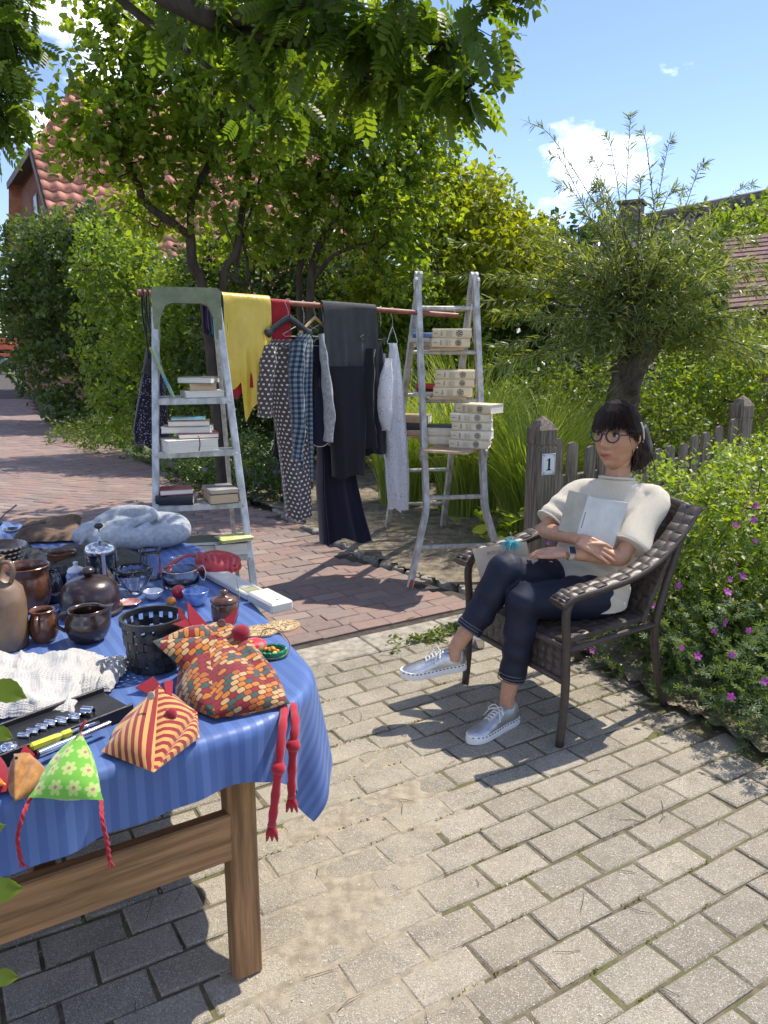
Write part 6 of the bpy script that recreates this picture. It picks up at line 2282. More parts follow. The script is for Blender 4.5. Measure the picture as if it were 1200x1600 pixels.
# --- checked shirt
CH = m_check()
sh_ = thing('checked_shirt', (-0.542, 4.850, 0.693), 'blue and grey checked shirt hanging beside the polka-dot dress', 'shirt')
hang_body([(-0.524, -0.454, 1.637), (-0.549, -0.431, 1.592), (-0.563, -0.444, 1.336), (-0.576, -0.451, 0.979), (-0.583, -0.456, 0.721)], 4.74, W2, (0.035, 0.05), 5, 0.008, 2.1).build('body', CH, sh_, smooth=True)
sleeve([(-0.512, 4.620, 1.594), (-0.528, 4.580, 1.381), (-0.518, 4.570, 1.115), (-0.532, 4.580, 0.888)], [0.06, 0.055, 0.05, 0.038]).build('sleeve', CH, sh_, smooth=True)
sleeve([(-0.470, 4.900, 1.597), (-0.460, 4.920, 1.369), (-0.475, 4.930, 1.081), (-0.492, 4.930, 0.871)], [0.055, 0.05, 0.045, 0.035]).build('sleeve', CH, sh_, smooth=True)
mb = MB()
mb.tube(smooth_path([(-0.523, 4.800, 1.635), (-0.493, 4.740, 1.607), (-0.477, 4.820, 1.631), (-0.499, 4.880, 1.652), (-0.523, 4.840, 1.647)], 4), 0.011, 6)
mb.build('collar', CH, sh_, smooth=True)
hanger(0.452, 0.11, 0.19, W2, m_alu, 'wire hanger holding the checked shirt', 0.002)
mb = MB()
mb.tube(smooth_path([(-0.489, 4.820, 0.711), (-0.478, 4.820, 0.644), (-0.476, 4.830, 0.587)], 3), 0.004, 5)
mb.build('hanging_tape', M('white_tape', (0.7, 0.68, 0.62), 0.8), sh_)

# --- navy top with pale hem piping
NV = cloth_mat('navy_jersey', (0.010, 0.012, 0.032), 0.8, 0.1)
nv = thing('navy_top', (-0.434, 4.950, 0.932), 'navy sleeveless top with pale piped hem', 'top')
lv_ = [(-0.453, -0.397, 1.609), (-0.484, -0.366, 1.490), (-0.502, -0.362, 1.248), (-0.521, -0.358, 0.947)]
mb = hang_body(lv_, 4.90, W1, (0.03, 0.05), 3, 0.007, 0.2)
mb.build('body', NV, nv, smooth=True)
hem = mb.v[0][-57:]
mb2 = MB()
mb2.tube([q for q in hem[:-1]], 0.003, 5, wrap=True)
mb2.build('piping', M('pale_piping', (0.62, 0.55, 0.42), 0.8), nv)
hanger(0.487, 0.085, 0.14, W2, M('hanger_wood', (0.50, 0.33, 0.16), 0.5, 0.2, 12), 'wooden hanger holding the navy top', 0.007, 1.5, 0.09, False)
# --- small black lace top
hang_body([(-0.479, -0.435, 1.601), (-0.493, -0.429, 1.490), (-0.493, -0.436, 1.331), (-0.500, -0.443, 1.169)], 4.87, W2, (0.02, 0.03), 6, 0.006, 3.0).build('lace_blouse', m_sheer('black_lace', (0.012, 0.012, 0.014), 0.85), None, smooth=True)
tag(scene.objects['lace_blouse'], 'small black lace top squeezed between shirt and navy top', 'top')

# --- pale grey cardigan
GC = cloth_mat('grey_knit', (0.34, 0.35, 0.37), 0.95, 0.25, 0.4, 0.5, 320, col2=(0.46, 0.47, 0.49), scale=40)
gc = thing('grey_cardigan', (-0.374, 5.000, 0.917), 'pale grey knitted cardigan with draped sleeve next to the charcoal trousers', 'cardigan')
hang_body([(-0.407, -0.378, 1.618), (-0.418, -0.365, 1.448), (-0.411, -0.344, 1.160), (-0.402, -0.347, 0.928)], 4.98, W2, (0.02, 0.03), 3, 0.006, 0.9).build('body', GC, gc, smooth=True)
sleeve([(-0.388, 4.800, 1.639), (-0.370, 4.780, 1.452), (-0.345, 4.770, 1.196), (-0.353, 4.780, 0.974)], [0.018, 0.03, 0.042, 0.035]).build('sleeve', GC, gc, smooth=True)
hanger(0.512, 0.10, 0.16, W2, m_alu, 'wire hanger holding the grey cardigan', 0.002)

# --- black straight skirt under the trousers
BK = cloth_mat('black_wool', (0.011, 0.012, 0.016), 0.9, 0.1)
hang_body([(-0.377, -0.115, 1.441), (-0.365, -0.104, 1.164), (-0.351, -0.123, 0.727)], 4.93, (-0.88, -0.47), (0.04, 0.06), 4, 0.006, 2.6).build('straight_skirt', BK, None, smooth=True)
tag(scene.objects['straight_skirt'], 'straight black skirt hanging below the charcoal trousers', 'skirt')
# --- long sheer navy skirt
hang_body([(-0.425, -0.255, 1.155), (-0.455, -0.206, 0.899), (-0.469, -0.165, 0.638), (-0.460, -0.114, 0.416), (-0.454, -0.070, 0.271)], 5.04, (-0.9, -0.43), (0.05, 0.11), 6, 0.016, 4.0, hem_wave=0.014).build('long_skirt', cloth_mat('navy_voile', (0.006, 0.006, 0.021), 0.75, 0.15), None, smooth=True)
tag(scene.objects['long_skirt'], 'long flared navy skirt reaching lowest of all clothes on the rail', 'skirt')
hanger(0.53, 0.16, 0.13, (-0.9, -0.43), m_alu, 'wire hanger hidden behind the charcoal trousers, holding the long navy skirt', 0.002)
# --- black blouse
bb = thing('black_blouse', (-0.052, 5.100, 0.826), 'black blouse hanging between charcoal trousers and white lace dress', 'blouse')
hang_body([(-0.076, -0.017, 1.599), (-0.118, 0.000, 1.488), (-0.128, 0.009, 1.152), (-0.139, 0.017, 0.859)], 5.08, W2, (0.03, 0.06), 4, 0.009, 5.0).build('body', BK, bb, smooth=True)
sleeve([(-0.091, 5.000, 1.549), (-0.108, 4.970, 1.326), (-0.105, 4.970, 1.077), (-0.085, 4.980, 0.907)], [0.04, 0.05, 0.05, 0.05]).build('sleeve', BK, bb, smooth=True)
hanger(0.683, 0.11, 0.15, W2, m_black, 'dark hanger holding the black blouse', 0.003)
hang_body([(-0.021, 0.009, 1.520), (-0.026, 0.013, 1.318), (-0.018, 0.026, 0.825)], 5.14, W2, (0.015, 0.03), 3, 0.005, 1.0).build('grey_slip', m_sheer('grey_voile', (0.4, 0.4, 0.42), 0.7), None, smooth=True)
tag(scene.objects['grey_slip'], 'sheer grey slip peeking out behind the black blouse', 'slip')
hanger(0.706, 0.10, 0.12, W2, m_black, 'thin dark hanger holding the sheer grey slip', 0.0022)

# --- white lace dress
LC = m_lace()
wd = thing('lace_dress', (0.080, 5.150, 0.459), 'white lace dress with fringed edges at the end of the rail', 'dress')
hang_body([(0.047, 0.072, 1.587), (0.030, 0.103, 1.504), (0.004, 0.134, 1.318), (-0.017, 0.152, 1.103), (0.013, 0.167, 0.885), (0.018, 0.177, 0.663), (0.040, 0.170, 0.459)], 5.15, (-0.75, -0.66), (0.03, 0.06), 6, 0.012, 1.4).build('body', LC, wd, smooth=True)
sleeve([(0.034, 5.060, 1.488), (0.008, 5.030, 1.323), (-0.004, 5.030, 1.156), (0.013, 5.040, 1.019)], [0.025, 0.055, 0.07, 0.04], 0.35).build('sleeve', LC, wd, smooth=True)
for s0, s1, nm in (((-0.021, 5.000, 1.158), (0.030, 5.020, 1.039), 'fringe'), ((0.000, 5.080, 0.894), (0.026, 5.080, 0.697), 'fringe'), ((0.035, 5.100, 0.483), (0.166, 5.200, 0.504), 'fringe')):
 mb = MB()
 s0, s1 = V3(s0), V3(s1)
 for k in range(16):
  p = s0 + (s1 - s0) * k / 15
  mb.tube([p, p + (rng.normal(0, 0.003), rng.normal(0, 0.003), -0.012), p + (rng.normal(-0.003, 0.004), 0, -0.026)], 0.0016, 4)
 tag(mb.build(nm, M('lace_thread', (0.78, 0.79, 0.84), 0.8), wd), kind='stuff')
hanger(0.747, 0.10, 0.045, (-0.75, -0.66), M('white_wire', (0.75, 0.76, 0.78), 0.4), 'white wire hanger holding the lace dress', 0.0022, slope=0.10)

# --- dark flowered shoulder bag hanging on the pole end
bag = thing('shoulder_bag', (-1.324, 4.280, 1.034), 'black flowered cloth shoulder bag hanging from the pole end', 'bag')
mb = hang_body([(-1.319, -1.255, 1.550), (-1.352, -1.227, 1.428), (-1.389, -1.216, 1.251), (-1.421, -1.214, 1.107), (-1.419, -1.230, 1.027), (-1.377, -1.275, 1.008)], 4.28, (-0.8, -0.6), (0.05, 0.055), 4, 0.007, 0.3)
mb.build('body', m_floral_bag(), bag, smooth=True)
mb = hang_body([(-1.319, -1.245, 1.556), (-1.357, -1.218, 1.410)], 4.27, (-0.8, -0.6), (0.052, 0.056), 4, 0.004, 0.3)
mb.build('knit_yoke', cloth_mat('black_crochet', (0.03, 0.03, 0.028), 0.95, 0.4, bump=0.8, bs=160), bag, smooth=True)
for du, yy in ((-5, 4.24), (4, 4.3)):
 pa = pole_pt(0.012 + (0.012 if du > 0 else 0))
 mb = MB()
 c = V3((0, 0, 0))
 top_ = pa + np.array([0, 0, 0.019])
 nn_ = np.array([PD[1], -PD[0], 0])
 e = V3((-1.290, 4.220, 1.498)) if du < 0 else V3((-1.250, 4.250, 1.498))
 e2 = V3((-1.309, 4.330, 1.497)) if du < 0 else V3((-1.265, 4.340, 1.497))
 mb.tube(smooth_path([e, pa + nn_ * 0.024 - (0, 0, 0.15), pa + nn_ * 0.022 - (0, 0, 0.01), top_, pa - nn_ * 0.022 - (0, 0, 0.01), pa - nn_ * 0.024 - (0, 0, 0.15), e2], 5), 0.0075, 6, flat=0.5)
 mb.build('strap', cloth_mat('black_cotton', (0.012, 0.012, 0.013)), bag, smooth=True)

# ================================================================== TABLE
TA = np.array([-0.075, 1.56])
TROT = R(25)
AX = -np.array([math.cos(TROT), math.sin(TROT)])        # along the front edge, to the left
BX = np.array([-math.sin(TROT), math.cos(TROT)])        # along the right edge, to the back
TZ = 0.735

def tab(a, b, z=TZ):
 p = TA + AX * a + BX * b
 return np.array([p[0], p[1], z])

m_oak = M('stained_wood', (0.23, 0.115, 0.045), 0.5, 0.35, 4, 0.3, 30, stretch=(0.8, 14, 14), col2=(0.36, 0.20, 0.09), turn=R(32))
m_oak_v = M('stained_wood_upright', (0.22, 0.11, 0.042), 0.5, 0.35, 4, 0.3, 30, stretch=(14, 14, 0.8), col2=(0.35, 0.19, 0.085))
table = thing('wooden_table', (*tab(0.7, 0.9, 0)[:2], 0), 'sturdy brown wooden table under the blue striped cloth', 'table')
poly_t = [(0.30, 0.10), (0.08, 0.34), (0.06, 1.62), (1.45, 2.85), (1.45, -0.06)]
mb = MB()
mb.prism([tuple((TA + AX * a + BX * b)) for a, b in poly_t][::-1], TZ - 0.04, TZ - 0.006)
mb.build('table_top', m_oak, table)
A32 = R(32)
r32 = rotz(A32)

def leg(x, y, nm='leg'):
 mb = MB()
 mb.box((x, y, (TZ - 0.04) / 2), (0.072, 0.05, TZ - 0.04), r32, 0.004)
 return mb.build(nm, m_oak_v, table)

LG = np.array([-0.352, 1.637])
leg(*LG)
e32, n32 = np.array([math.cos(A32), math.sin(A32)]), np.array([-math.sin(A32), math.cos(A32)])
for k, (a, b) in enumerate(((0.86, 0.0), (0.0, 1.25), (0.86, 1.25))):
 p = LG - e32 * a + n32 * b
 leg(p[0], p[1])
mb = MB()
p = LG - e32 * 0.43 - n32 * 0.012
mb.box((p[0], p[1], 0.41), (0.80, 0.034, 0.125), r32, 0.004)
mb.build('stretcher', m_oak, table)
mb = MB()
p = LG - e32 * 0.43 + n32 * 1.262
mb.box((p[0], p[1], 0.41), (0.80, 0.034, 0.125), r32, 0.004)
mb.build('stretcher', m_oak, table)
mb = MB()
p = LG - e32 * 0.43 + n32 * 0.62
mb.box((p[0], p[1], 0.40), (0.05, 1.2, 0.1), r32, 0.004)
mb.build('stretcher', m_oak, table)

# ---- blue satin-striped tablecloth
def m_cloth_blue():
 m, nt, b, out = fabric_base('blue_damask_stripe', 0.5, 0.1)
 x, y, z = nsep(nt, uv_nodes(nt))
 st = nmath(nt, 'LESS_THAN', nmath(nt, 'FRACT', nmath(nt, 'DIVIDE', x, 0.034)), 0.5)
 st2 = nmath(nt, 'LESS_THAN', nmath(nt, 'FRACT', nmath(nt, 'DIVIDE', x, 0.136)), 0.25)
 col = nmix(nt, st, (0.058, 0.115, 0.31), (0.085, 0.155, 0.375))
 col = nmix(nt, nmath(nt, 'MULTIPLY', st2, 0.3), col, (0.045, 0.09, 0.25))
 nt.links.new(col, b.inputs['Base Color'])
 nt.links.new(nmath(nt, 'ADD', nmath(nt, 'MULTIPLY', st, -0.16), 0.56), b.inputs['Roughness'])
 b.inputs['Specular IOR Level'].default_value = 0.45
 weave_bump(nt, b, 0.12, 1200)
 return m

rc = 0.30
front = lambda a: 0.105 - 0.14 * a          # front edge, slightly out of square
inner = np.array([(rc, front(rc) + rc), (rc, 1.71 - 0.12), (1.5, 2.90), (1.9, 2.90), (1.9, front(1.9) + rc)])

def nearest_on_poly(P, poly):
 best = np.full(len(P), 1e9)
 bp = np.zeros_like(P)
 n = len(poly)
 for i in range(n):
  a, b = poly[i], poly[(i + 1) % n]
  d = b - a
  t = np.clip(((P - a) @ d) / (d @ d), 0, 1)
  q = a + t[:, None] * d
  ds = ((P - q) ** 2).sum(1)
  m_ = ds < best
  best[m_], bp[m_] = ds[m_], q[m_]
 return bp, np.sqrt(best)

def inside_poly(P, poly):
 n = len(poly)
 s = np.zeros(len(P), bool)
 j = n - 1
 for i in range(n):
  c = ((poly[i, 1] > P[:, 1]) != (poly[j, 1] > P[:, 1])) & (P[:, 0] < (poly[j, 0] - poly[i, 0]) * (P[:, 1] - poly[i, 1]) / (poly[j, 1] - poly[i, 1] + 1e-12) + poly[i, 0])
  s ^= c
  j = i
 return s

ga, gb = np.meshgrid(np.linspace(-0.25, 1.48, 130), np.linspace(0, 1, 200))
low_ = front(ga) - 0.165 + 0.03 * np.exp(-((ga - 0.25) / 0.2) ** 2)
gb = low_ + (3.0 - low_) * gb ** 1.15
sk_ = R(7)      # cloth lies slightly askew
P = np.column_stack([ga.ravel(), gb.ravel()])
q, dist = nearest_on_poly(P, inner)
ins = inside_poly(P, inner)
over = np.where(ins, -1.0, dist - rc)
dirv = (P - q) / (dist[:, None] + 1e-9)
edge = q + dirv * rc
per = np.arctan2(P[:, 1] - 0.8, P[:, 0] - 0.8)
o_ = np.clip(over, 0, None)
arc_r = 0.022
bend = np.minimum(o_, arc_r * math.pi / 2)
ang = bend / arc_r
outw = arc_r * np.sin(ang)
down = arc_r * (1 - np.cos(ang)) + np.clip(o_ - arc_r * math.pi / 2, 0, None)
corner = np.exp(-((per + 2.36) / 0.35) ** 2)
sarc = edge[:, 0] * 1.0 - edge[:, 1] * 1.0
wave = 0.016 * np.sin(sarc * 21 + 0.7) + 0.010 * np.sin(sarc * 43 + 2.0) + 0.03 * corner * np.sin(per * 14 + 0.4)
outw = outw + np.clip(down, 0, 0.4) / 0.3 * (wave + 0.02)
pos2 = np.where((over > 0)[:, None], edge + dirv * outw[:, None], P)
z = TZ + 0.004 - down + 0.002 * (fbm(P[:, 0] * 9, P[:, 1] * 9, 4) - 0.5)
wp_ = TA + pos2[:, :1] * AX + pos2[:, 1:] * BX
pts = np.column_stack([wp_, z]).reshape(*ga.shape, 3)
mb = MB()
mb.grid(pts, uv=False, flip=False)
mb.uv[-1] = np.column_stack([P[:, 0] * math.cos(sk_) - P[:, 1] * math.sin(sk_), P[:, 0] * math.sin(sk_) + P[:, 1] * math.cos(sk_)])
mb.has_uv = True
tag(mb.build('tablecloth', m_cloth_blue(), smooth=True), 'blue satin-striped tablecloth draped over the wooden table', 'tablecloth')

ZT = TZ + 0.0055

# ---- crockery helpers
def ceramic(name, col, rough=0.25, var=0.25, col2=None, scale=12, bump=0.08):
 return M('glaze_' + name, col, rough, var, scale, bump, 60, coat=0.3, col2=col2)

m_gl_dark = ceramic('dark_brown', (0.035, 0.018, 0.012), 0.18)
m_gl_brown = ceramic('brown', (0.11, 0.04, 0.02), 0.2, col2=(0.17, 0.07, 0.035))
m_gl_tan = ceramic('salt_tan', (0.17, 0.10, 0.055), 0.4, col2=(0.24, 0.155, 0.09), scale=7)
m_gl_deep = ceramic('aubergine', (0.028, 0.013, 0.011), 0.3)

def vessel(name, c, prof, label, mat, cat, th=0.005, n=28, extra=None, group=None, inner_mat=None):
 c = V3(c)
 o = thing(name, c, label, cat, group)
 mb = MB()
 inn = [(max(0.002, r - th), max(z, prof[0][1] + th)) for r, z in prof[::-1]]
 mb.lathe([(0.001, prof[0][1])] + list(prof) + [(prof[-1][0] - th * 0.5, prof[-1][1] + th * 0.4)] + inn + [(0.001, prof[0][1] + th)], n, c, cap=False)
 mb.build('body', mat, o, smooth=True, angle=50)
 return o

def handle_part(o, pts, r, mat, flat=0.6, name='handle', up=None):
 mb = MB()
 mb.tube(smooth_path(pts, 5), r, 8, flat=flat, up=up)
 return mb.build(name, mat, o, smooth=True)

c = V3((-1.058, 1.975, 0.741))
jug = vessel('stoneware_jug', c, [(0.062, 0), (0.066, 0.006), (0.069, 0.05), (0.069, 0.13), (0.064, 0.165), (0.045, 0.187), (0.026, 0.2), (0.022, 0.215), (0.023, 0.243), (0.026, 0.249), (0.026, 0.257)], 'tall tan stoneware jug with small neck handle at the table edge', m_gl_tan, 'jug')
handle_part(jug, [c + (0.022, -0.006, 0.245), c + (0.05, -0.012, 0.243), c + (0.054, -0.013, 0.215), c + (0.044, -0.01, 0.188)], 0.009, m_gl_tan)
c = V3((-1.131, 2.293, 0.741))
vessel('clay_pot', c, [(0.05, 0), (0.066, 0.02), (0.072, 0.06), (0.066, 0.105), (0.062, 0.118), (0.07, 0.132), (0.072, 0.14)], 'open reddish-brown clay pot behind the tall jug', m_gl_brown, 'pot')
c = V3((-0.921, 2.257, 0.741))
bell = vessel('lidded_pot', c, [(0.085, 0), (0.098, 0.004), (0.098, 0.010), (0.09, 0.014), (0.09, 0.05), (0.082, 0.085), (0.06, 0.105), (0.028, 0.115), (0.012, 0.118)], 'round dark brown domed pot with knob lid', m_gl_deep, 'pot')
mb = MB()
mb.lathe([(0.011, 0.114), (0.012, 0.122), (0.021, 0.128), (0.022, 0.136), (0.014, 0.144), (0.002, 0.147)], 18, c)
mb.build('knob', m_gl_deep, bell, smooth=True)
c = V3((-0.964, 2.022, 0.741))
mug = vessel('clay_mug', c, [(0.028, 0), (0.038, 0.02), (0.041, 0.045), (0.034, 0.07), (0.03, 0.08), (0.035, 0.09)], 'small reddish clay jug between tall jug and creamer', m_gl_brown, 'jug')
handle_part(mug, [c + (0.0, -0.034, 0.082), c + (0.004, -0.052, 0.07), c + (0.004, -0.05, 0.045), c + (0.0, -0.039, 0.035)], 0.006, m_gl_brown)
c = V3((-0.839, 2.022, 0.741))
cr_ = thing('creamer', c, 'glossy dark brown creamer with pulled spout and loop handle', 'creamer')
mb = MB()
prof = [(0.001, 0), (0.036, 0), (0.05, 0.012), (0.062, 0.04), (0.058, 0.066), (0.048, 0.082), (0.05, 0.094), (0.045, 0.092), (0.043, 0.082), (0.053, 0.064), (0.056, 0.04), (0.04, 0.012), (0.001, 0.008)]
n = 30
a = np.arange(n) / n * 2 * math.pi
rs = []
for r_, z_ in prof:
 sp = np.exp(-((np.angle(np.exp(1j * (a - 0.15)))) / 0.30) ** 2) * np.clip((z_ - 0.055) / 0.04, 0, 1)
 rs.append(c + np.column_stack([np.cos(a) * (r_ + 0.030 * sp), np.sin(a) * (r_ + 0.030 * sp), z_ + 0.012 * sp]))
mb.rings(rs, cap=False)
mb.build('body', m_gl_dark, cr_, smooth=True)
handle_part(cr_, [c + (-0.045, -0.008, 0.085), c + (-0.072, -0.014, 0.078), c + (-0.08, -0.016, 0.05), c + (-0.058, -0.012, 0.03)], 0.008, m_gl_dark)
m_smoke = M('smoked_glass', (0.035, 0.035, 0.038), 0.08, 0.1, spec=0.6)
c = V3((-1.079, 2.355, 0.741))
bt = vessel('glass_bottle', c, [(0.024, 0), (0.029, 0.01), (0.03, 0.06), (0.024, 0.085), (0.017, 0.095), (0.017, 0.105)], 'small dark glass bottle with white handwritten script', m_smoke, 'bottle')
vd = unit(np.array([-c[0], -c[1], 0.0]))
xr_ = np.array([-vd[1], vd[0], 0])
tv_, tf_ = text_mesh('Thurs', 0.02, frame(x=-xr_ if xr_[0] < 0 else xr_, y=(0, 0, 1)), c + vd * 0.0318 + (0, 0, 0.035))
if len(tv_):
 mb = MB(); mb.add(tv_, tf_)
 mb.build('lettering', M('white_marker', (0.75, 0.74, 0.7), 0.7), bt)
m_white = ceramic('white', (0.72, 0.73, 0.74), 0.15, 0.05)
m_delft = ceramic('delft', (0.05, 0.09, 0.42), 0.15, 0.3, (0.55, 0.6, 0.75), 30)
c = V3((-1.069, 2.519, 0.741))
dp = vessel('sugar_pot', c, [(0.026, 0), (0.034, 0.015), (0.035, 0.04), (0.029, 0.052)], 'small blue and white sugar pot with lid', m_delft, 'pot')
mb = MB()
mb.lathe([(0.03, 0.052), (0.031, 0.056), (0.024, 0.066), (0.01, 0.072), (0.006, 0.078), (0.009, 0.086), (0.002, 0.09)], 18, c)
mb.build('lid', m_white, dp, smooth=True)
c = V3((-1.146, 2.548, 0.741))
ft = thing('fluted_tin', c, 'black fluted baking tin among the brown pots', 'tin')
mb = MB()
a = np.arange(40) / 40 * 2 * math.pi
rs = [c + np.column_stack([np.cos(a) * r_ * (1 + 0.07 * np.cos(a * 10)), np.sin(a) * r_ * (1 + 0.07 * np.cos(a * 10)), np.full(40, z_)]) for r_, z_ in ((0.03, 0), (0.045, 0.035), (0.05, 0.05), (0.046, 0.05), (0.03, 0.006))]
mb.rings(rs)
mb.build('shell', m_black, ft, smooth=True)
m_plate = ceramic('plate_brown', (0.10, 0.055, 0.03), 0.3, col2=(0.15, 0.09, 0.05))
cpl = V3((-1.480, 2.765, 0.741))
for k in range(4):
 c = cpl + (0.004 * k, 0.003 * k, 0.016 * k)
 lb = ['lowest brown plate of the stack with dashed rims', 'second brown plate from the bottom of the dashed-rim stack', 'third brown plate from the bottom of the dashed-rim stack', 'topmost brown plate of the stack with dashed rims'][k]
 o = thing('stoneware_plate', c, lb, 'plate', 'stacked brown plates')
 mb = MB()
 mb.lathe([(0.001, 0.0), (0.055, 0.0), (0.075, 0.008), (0.098, 0.026), (0.101, 0.030), (0.097, 0.032), (0.074, 0.013), (0.05, 0.005), (0.001, 0.005)], 36, c, cap=False)
 mb.build('body', m_plate, o, smooth=True)
 mb = MB()
 for q in range(30):
  an = q / 30 * 2 * math.pi
  mb.box(c + (math.cos(an) * 0.1005, math.sin(an) * 0.1005, 0.029), (0.006, 0.009, 0.005), rotz(an))
 tag(mb.build('rim_dashes', M('slip_cream', (0.5, 0.42, 0.30), 0.5), o), kind='stuff')
m_steel = M('steel', (0.55, 0.55, 0.56), 0.22, 0.1, metal=0.95)

def ladle(c, d, L, r, label, mat, hm):
 o = thing('ladle', c, label, 'ladle')
 d = unit(d)
 c = V3(c)
 mb = MB()
 mb.lathe([(0.001, 0.0), (r * 0.6, r * 0.08), (r, r * 0.5), (r * 0.97, r * 0.55), (r * 0.55, r * 0.16), (0.001, r * 0.1)], 18, c, cap=False)
 mb.build('bowl', mat, o, smooth=True)
 mb = MB()
 mb.tube([c + d * r * 0.9 + (0, 0, r * 0.5), c + d * (r + L * 0.4) + (0, 0, r * 0.8), c + d * (r + L) + (0, 0, r * 1.0)], [0.004, 0.005, 0.007], 8, flat=0.5)
 mb.build('handle', hm, o, smooth=True)
 return o

ladle(V3((-1.550, 3.053, 0.800)), (0.9, 0.35, 0.0), 0.10, 0.035, 'round steel ladle lying on the pile behind the plates', m_steel, m_black)
ladle(V3((-1.670, 3.133, 0.800)), (0.3, 0.9, 0.2), 0.10, 0.045, 'dark wooden ladle beside the steel one behind the plates', m_gl_brown, m_gl_brown)

c = V3((-0.967, 2.490, 0.741))
m_glass = M('clear_glass', (0.96, 0.97, 0.97), 0.02, 0.0, trans=1.0, ior=1.45)
fp = thing('french_press', c, 'glass and steel French press coffee maker with tall plunger', 'coffee maker')
mb = MB()
mb.lathe([(0.001, 0.004), (0.047, 0.004), (0.048, 0.01), (0.048, 0.135), (0.0455, 0.135), (0.0455, 0.01), (0.001, 0.008)], 28, c, cap=False)
mb.build('beaker', m_glass, fp, smooth=True)
mb = MB()
mb.lathe([(0.05, 0.128), (0.052, 0.132), (0.052, 0.142), (0.046, 0.155), (0.026, 0.165), (0.008, 0.168), (0.006, 0.172)], 28, c)
mb.build('lid', m_steel, fp, smooth=True)
mb = MB()
mb.tube([c + (0, 0, 0.03), c + (0, 0, 0.215)], 0.0035, 8)
mb.lathe([(0.043, 0.028), (0.043, 0.034)], 20, c)
mb.build('plunger', m_steel, fp, smooth=True)
mb = MB()
mb.lathe([(0.005, 0.212), (0.012, 0.216), (0.016, 0.222), (0.011, 0.23), (0.002, 0.232)], 14, c)
mb.build('knob', m_black, fp, smooth=True)
for k in range(4):
 an = k * math.pi / 2 + 0.5
 mb = MB()
 mb.box(c + (math.cos(an) * 0.0505, math.sin(an) * 0.0505, 0.07), (0.003, 0.012, 0.13), rotz(an))
 mb.build('frame_strip', m_steel, fp)
mb = MB()
mb.lathe([(0.051, 0.0), (0.052, 0.012), (0.049, 0.014)], 28, c)
mb.build('base_ring', m_steel, fp, smooth=True)

def cut_glass(name, c, prof, label, cat, ribs=16, amp=0.04, n=64, th=0.004):
 c = V3(c)
 a = np.arange(n) / n * 2 * math.pi
 inn = [(max(0.002, r - th), z + th * 0.7) for r, z in prof[::-1]]
 mb = MB()
 rs = []
 for k, (r_, z_) in enumerate(prof + inn):
  am = amp if k < len(prof) else 0
  rs.append(c + np.column_stack([np.cos(a) * r_ * (1 + am * np.abs(np.sin(a * ribs / 2))), np.sin(a) * r_ * (1 + am * np.abs(np.sin(a * ribs / 2))), np.full(n, z_)]))
 mb.rings(rs, cap=True)
 return tag(mb.build(name, m_glass, smooth=True), label, cat)

cut_glass('glass_bowl', (-0.847, 2.448, 0.741), [(0.022, 0.0), (0.02, 0.012), (0.042, 0.03), (0.056, 0.06), (0.06, 0.085)], 'scalloped cut-glass bowl in front of the French press', 'bowl', 14, 0.09)
cut_glass('glass_pitcher', (-0.835, 2.601, 0.741), [(0.028, 0.0), (0.034, 0.03), (0.036, 0.06), (0.033, 0.09), (0.038, 0.11)], 'ribbed glass pitcher behind the cut-glass bowl', 'pitcher', 20, 0.05)
c = V3((-0.707, 2.519, 0.741))
cj = thing('clasp_jar', c, 'low clear preserving jar with wire clasp', 'jar')
mb = MB()
mb.lathe([(0.001, 0.0), (0.056, 0.0), (0.062, 0.008), (0.062, 0.05), (0.056, 0.06), (0.056, 0.066), (0.051, 0.066), (0.051, 0.06), (0.057, 0.048), (0.057, 0.01), (0.001, 0.006)], 32, c, cap=False)
mb.build('body', m_glass, cj, smooth=True)
mb = MB()
mb.tube([c + (math.cos(t) * 0.058, math.sin(t) * 0.058, 0.062) for t in np.arange(24) / 24 * 2 * math.pi], 0.0022, 6, wrap=True)
mb.build('rim_wire', m_steel, cj, smooth=True)
mb = MB()
mb.tube(smooth_path([c + (0.058, 0.01, 0.06), c + (0.075, 0.012, 0.07), c + (0.085, 0.01, 0.045), c + (0.08, 0.005, 0.02), c + (0.068, 0.0, 0.03), c + (0.062, -0.01, 0.055)], 5), 0.0022, 6)
mb.build('clasp', m_steel, cj, smooth=True)
m_bluebowl = ceramic('blue_bowl', (0.10, 0.22, 0.55), 0.15, 0.3, (0.35, 0.48, 0.75), 24)
bw = vessel('blue_bowl', (-0.608, 2.330, 0.741), [(0.022, 0), (0.034, 0.015), (0.04, 0.035), (0.043, 0.046)], 'small blue patterned bowl next to the brown lidded pot', m_bluebowl, 'bowl', 0.003)
vessel('small_cup', (-0.762, 2.381, 0.741), [(0.015, 0), (0.026, 0.012), (0.033, 0.028)], 'low white cup in front of the cut-glass bowl', m_white, 'cup', 0.003)
vessel('small_dish', (-0.820, 2.318, 0.741), [(0.018, 0), (0.028, 0.006), (0.036, 0.012)], 'small white dish with red rim beside the woven basket', ceramic('dish', (0.7, 0.66, 0.6), 0.2, 0.3, (0.45, 0.1, 0.08), 40), 'dish', 0.003)
mb = MB()
c = V3((-0.679, 2.388, 0.741))
mb.lathe([(0.001, 0.0), (0.012, 0.002), (0.021, 0.011), (0.024, 0.023), (0.02, 0.036), (0.01, 0.044), (0.001, 0.046)], 18, c)
tag(mb.build('red_ornament', ceramic('red', (0.45, 0.02, 0.03), 0.2), smooth=True), 'shiny red round ornament beside the blue bowl', 'ornament')
mb = MB()
c = V3((-0.689, 2.330, 0.741))
mb.lathe([(0.001, 0.0), (0.014, 0.002), (0.016, 0.012), (0.01, 0.022), (0.001, 0.025)], 10, c)
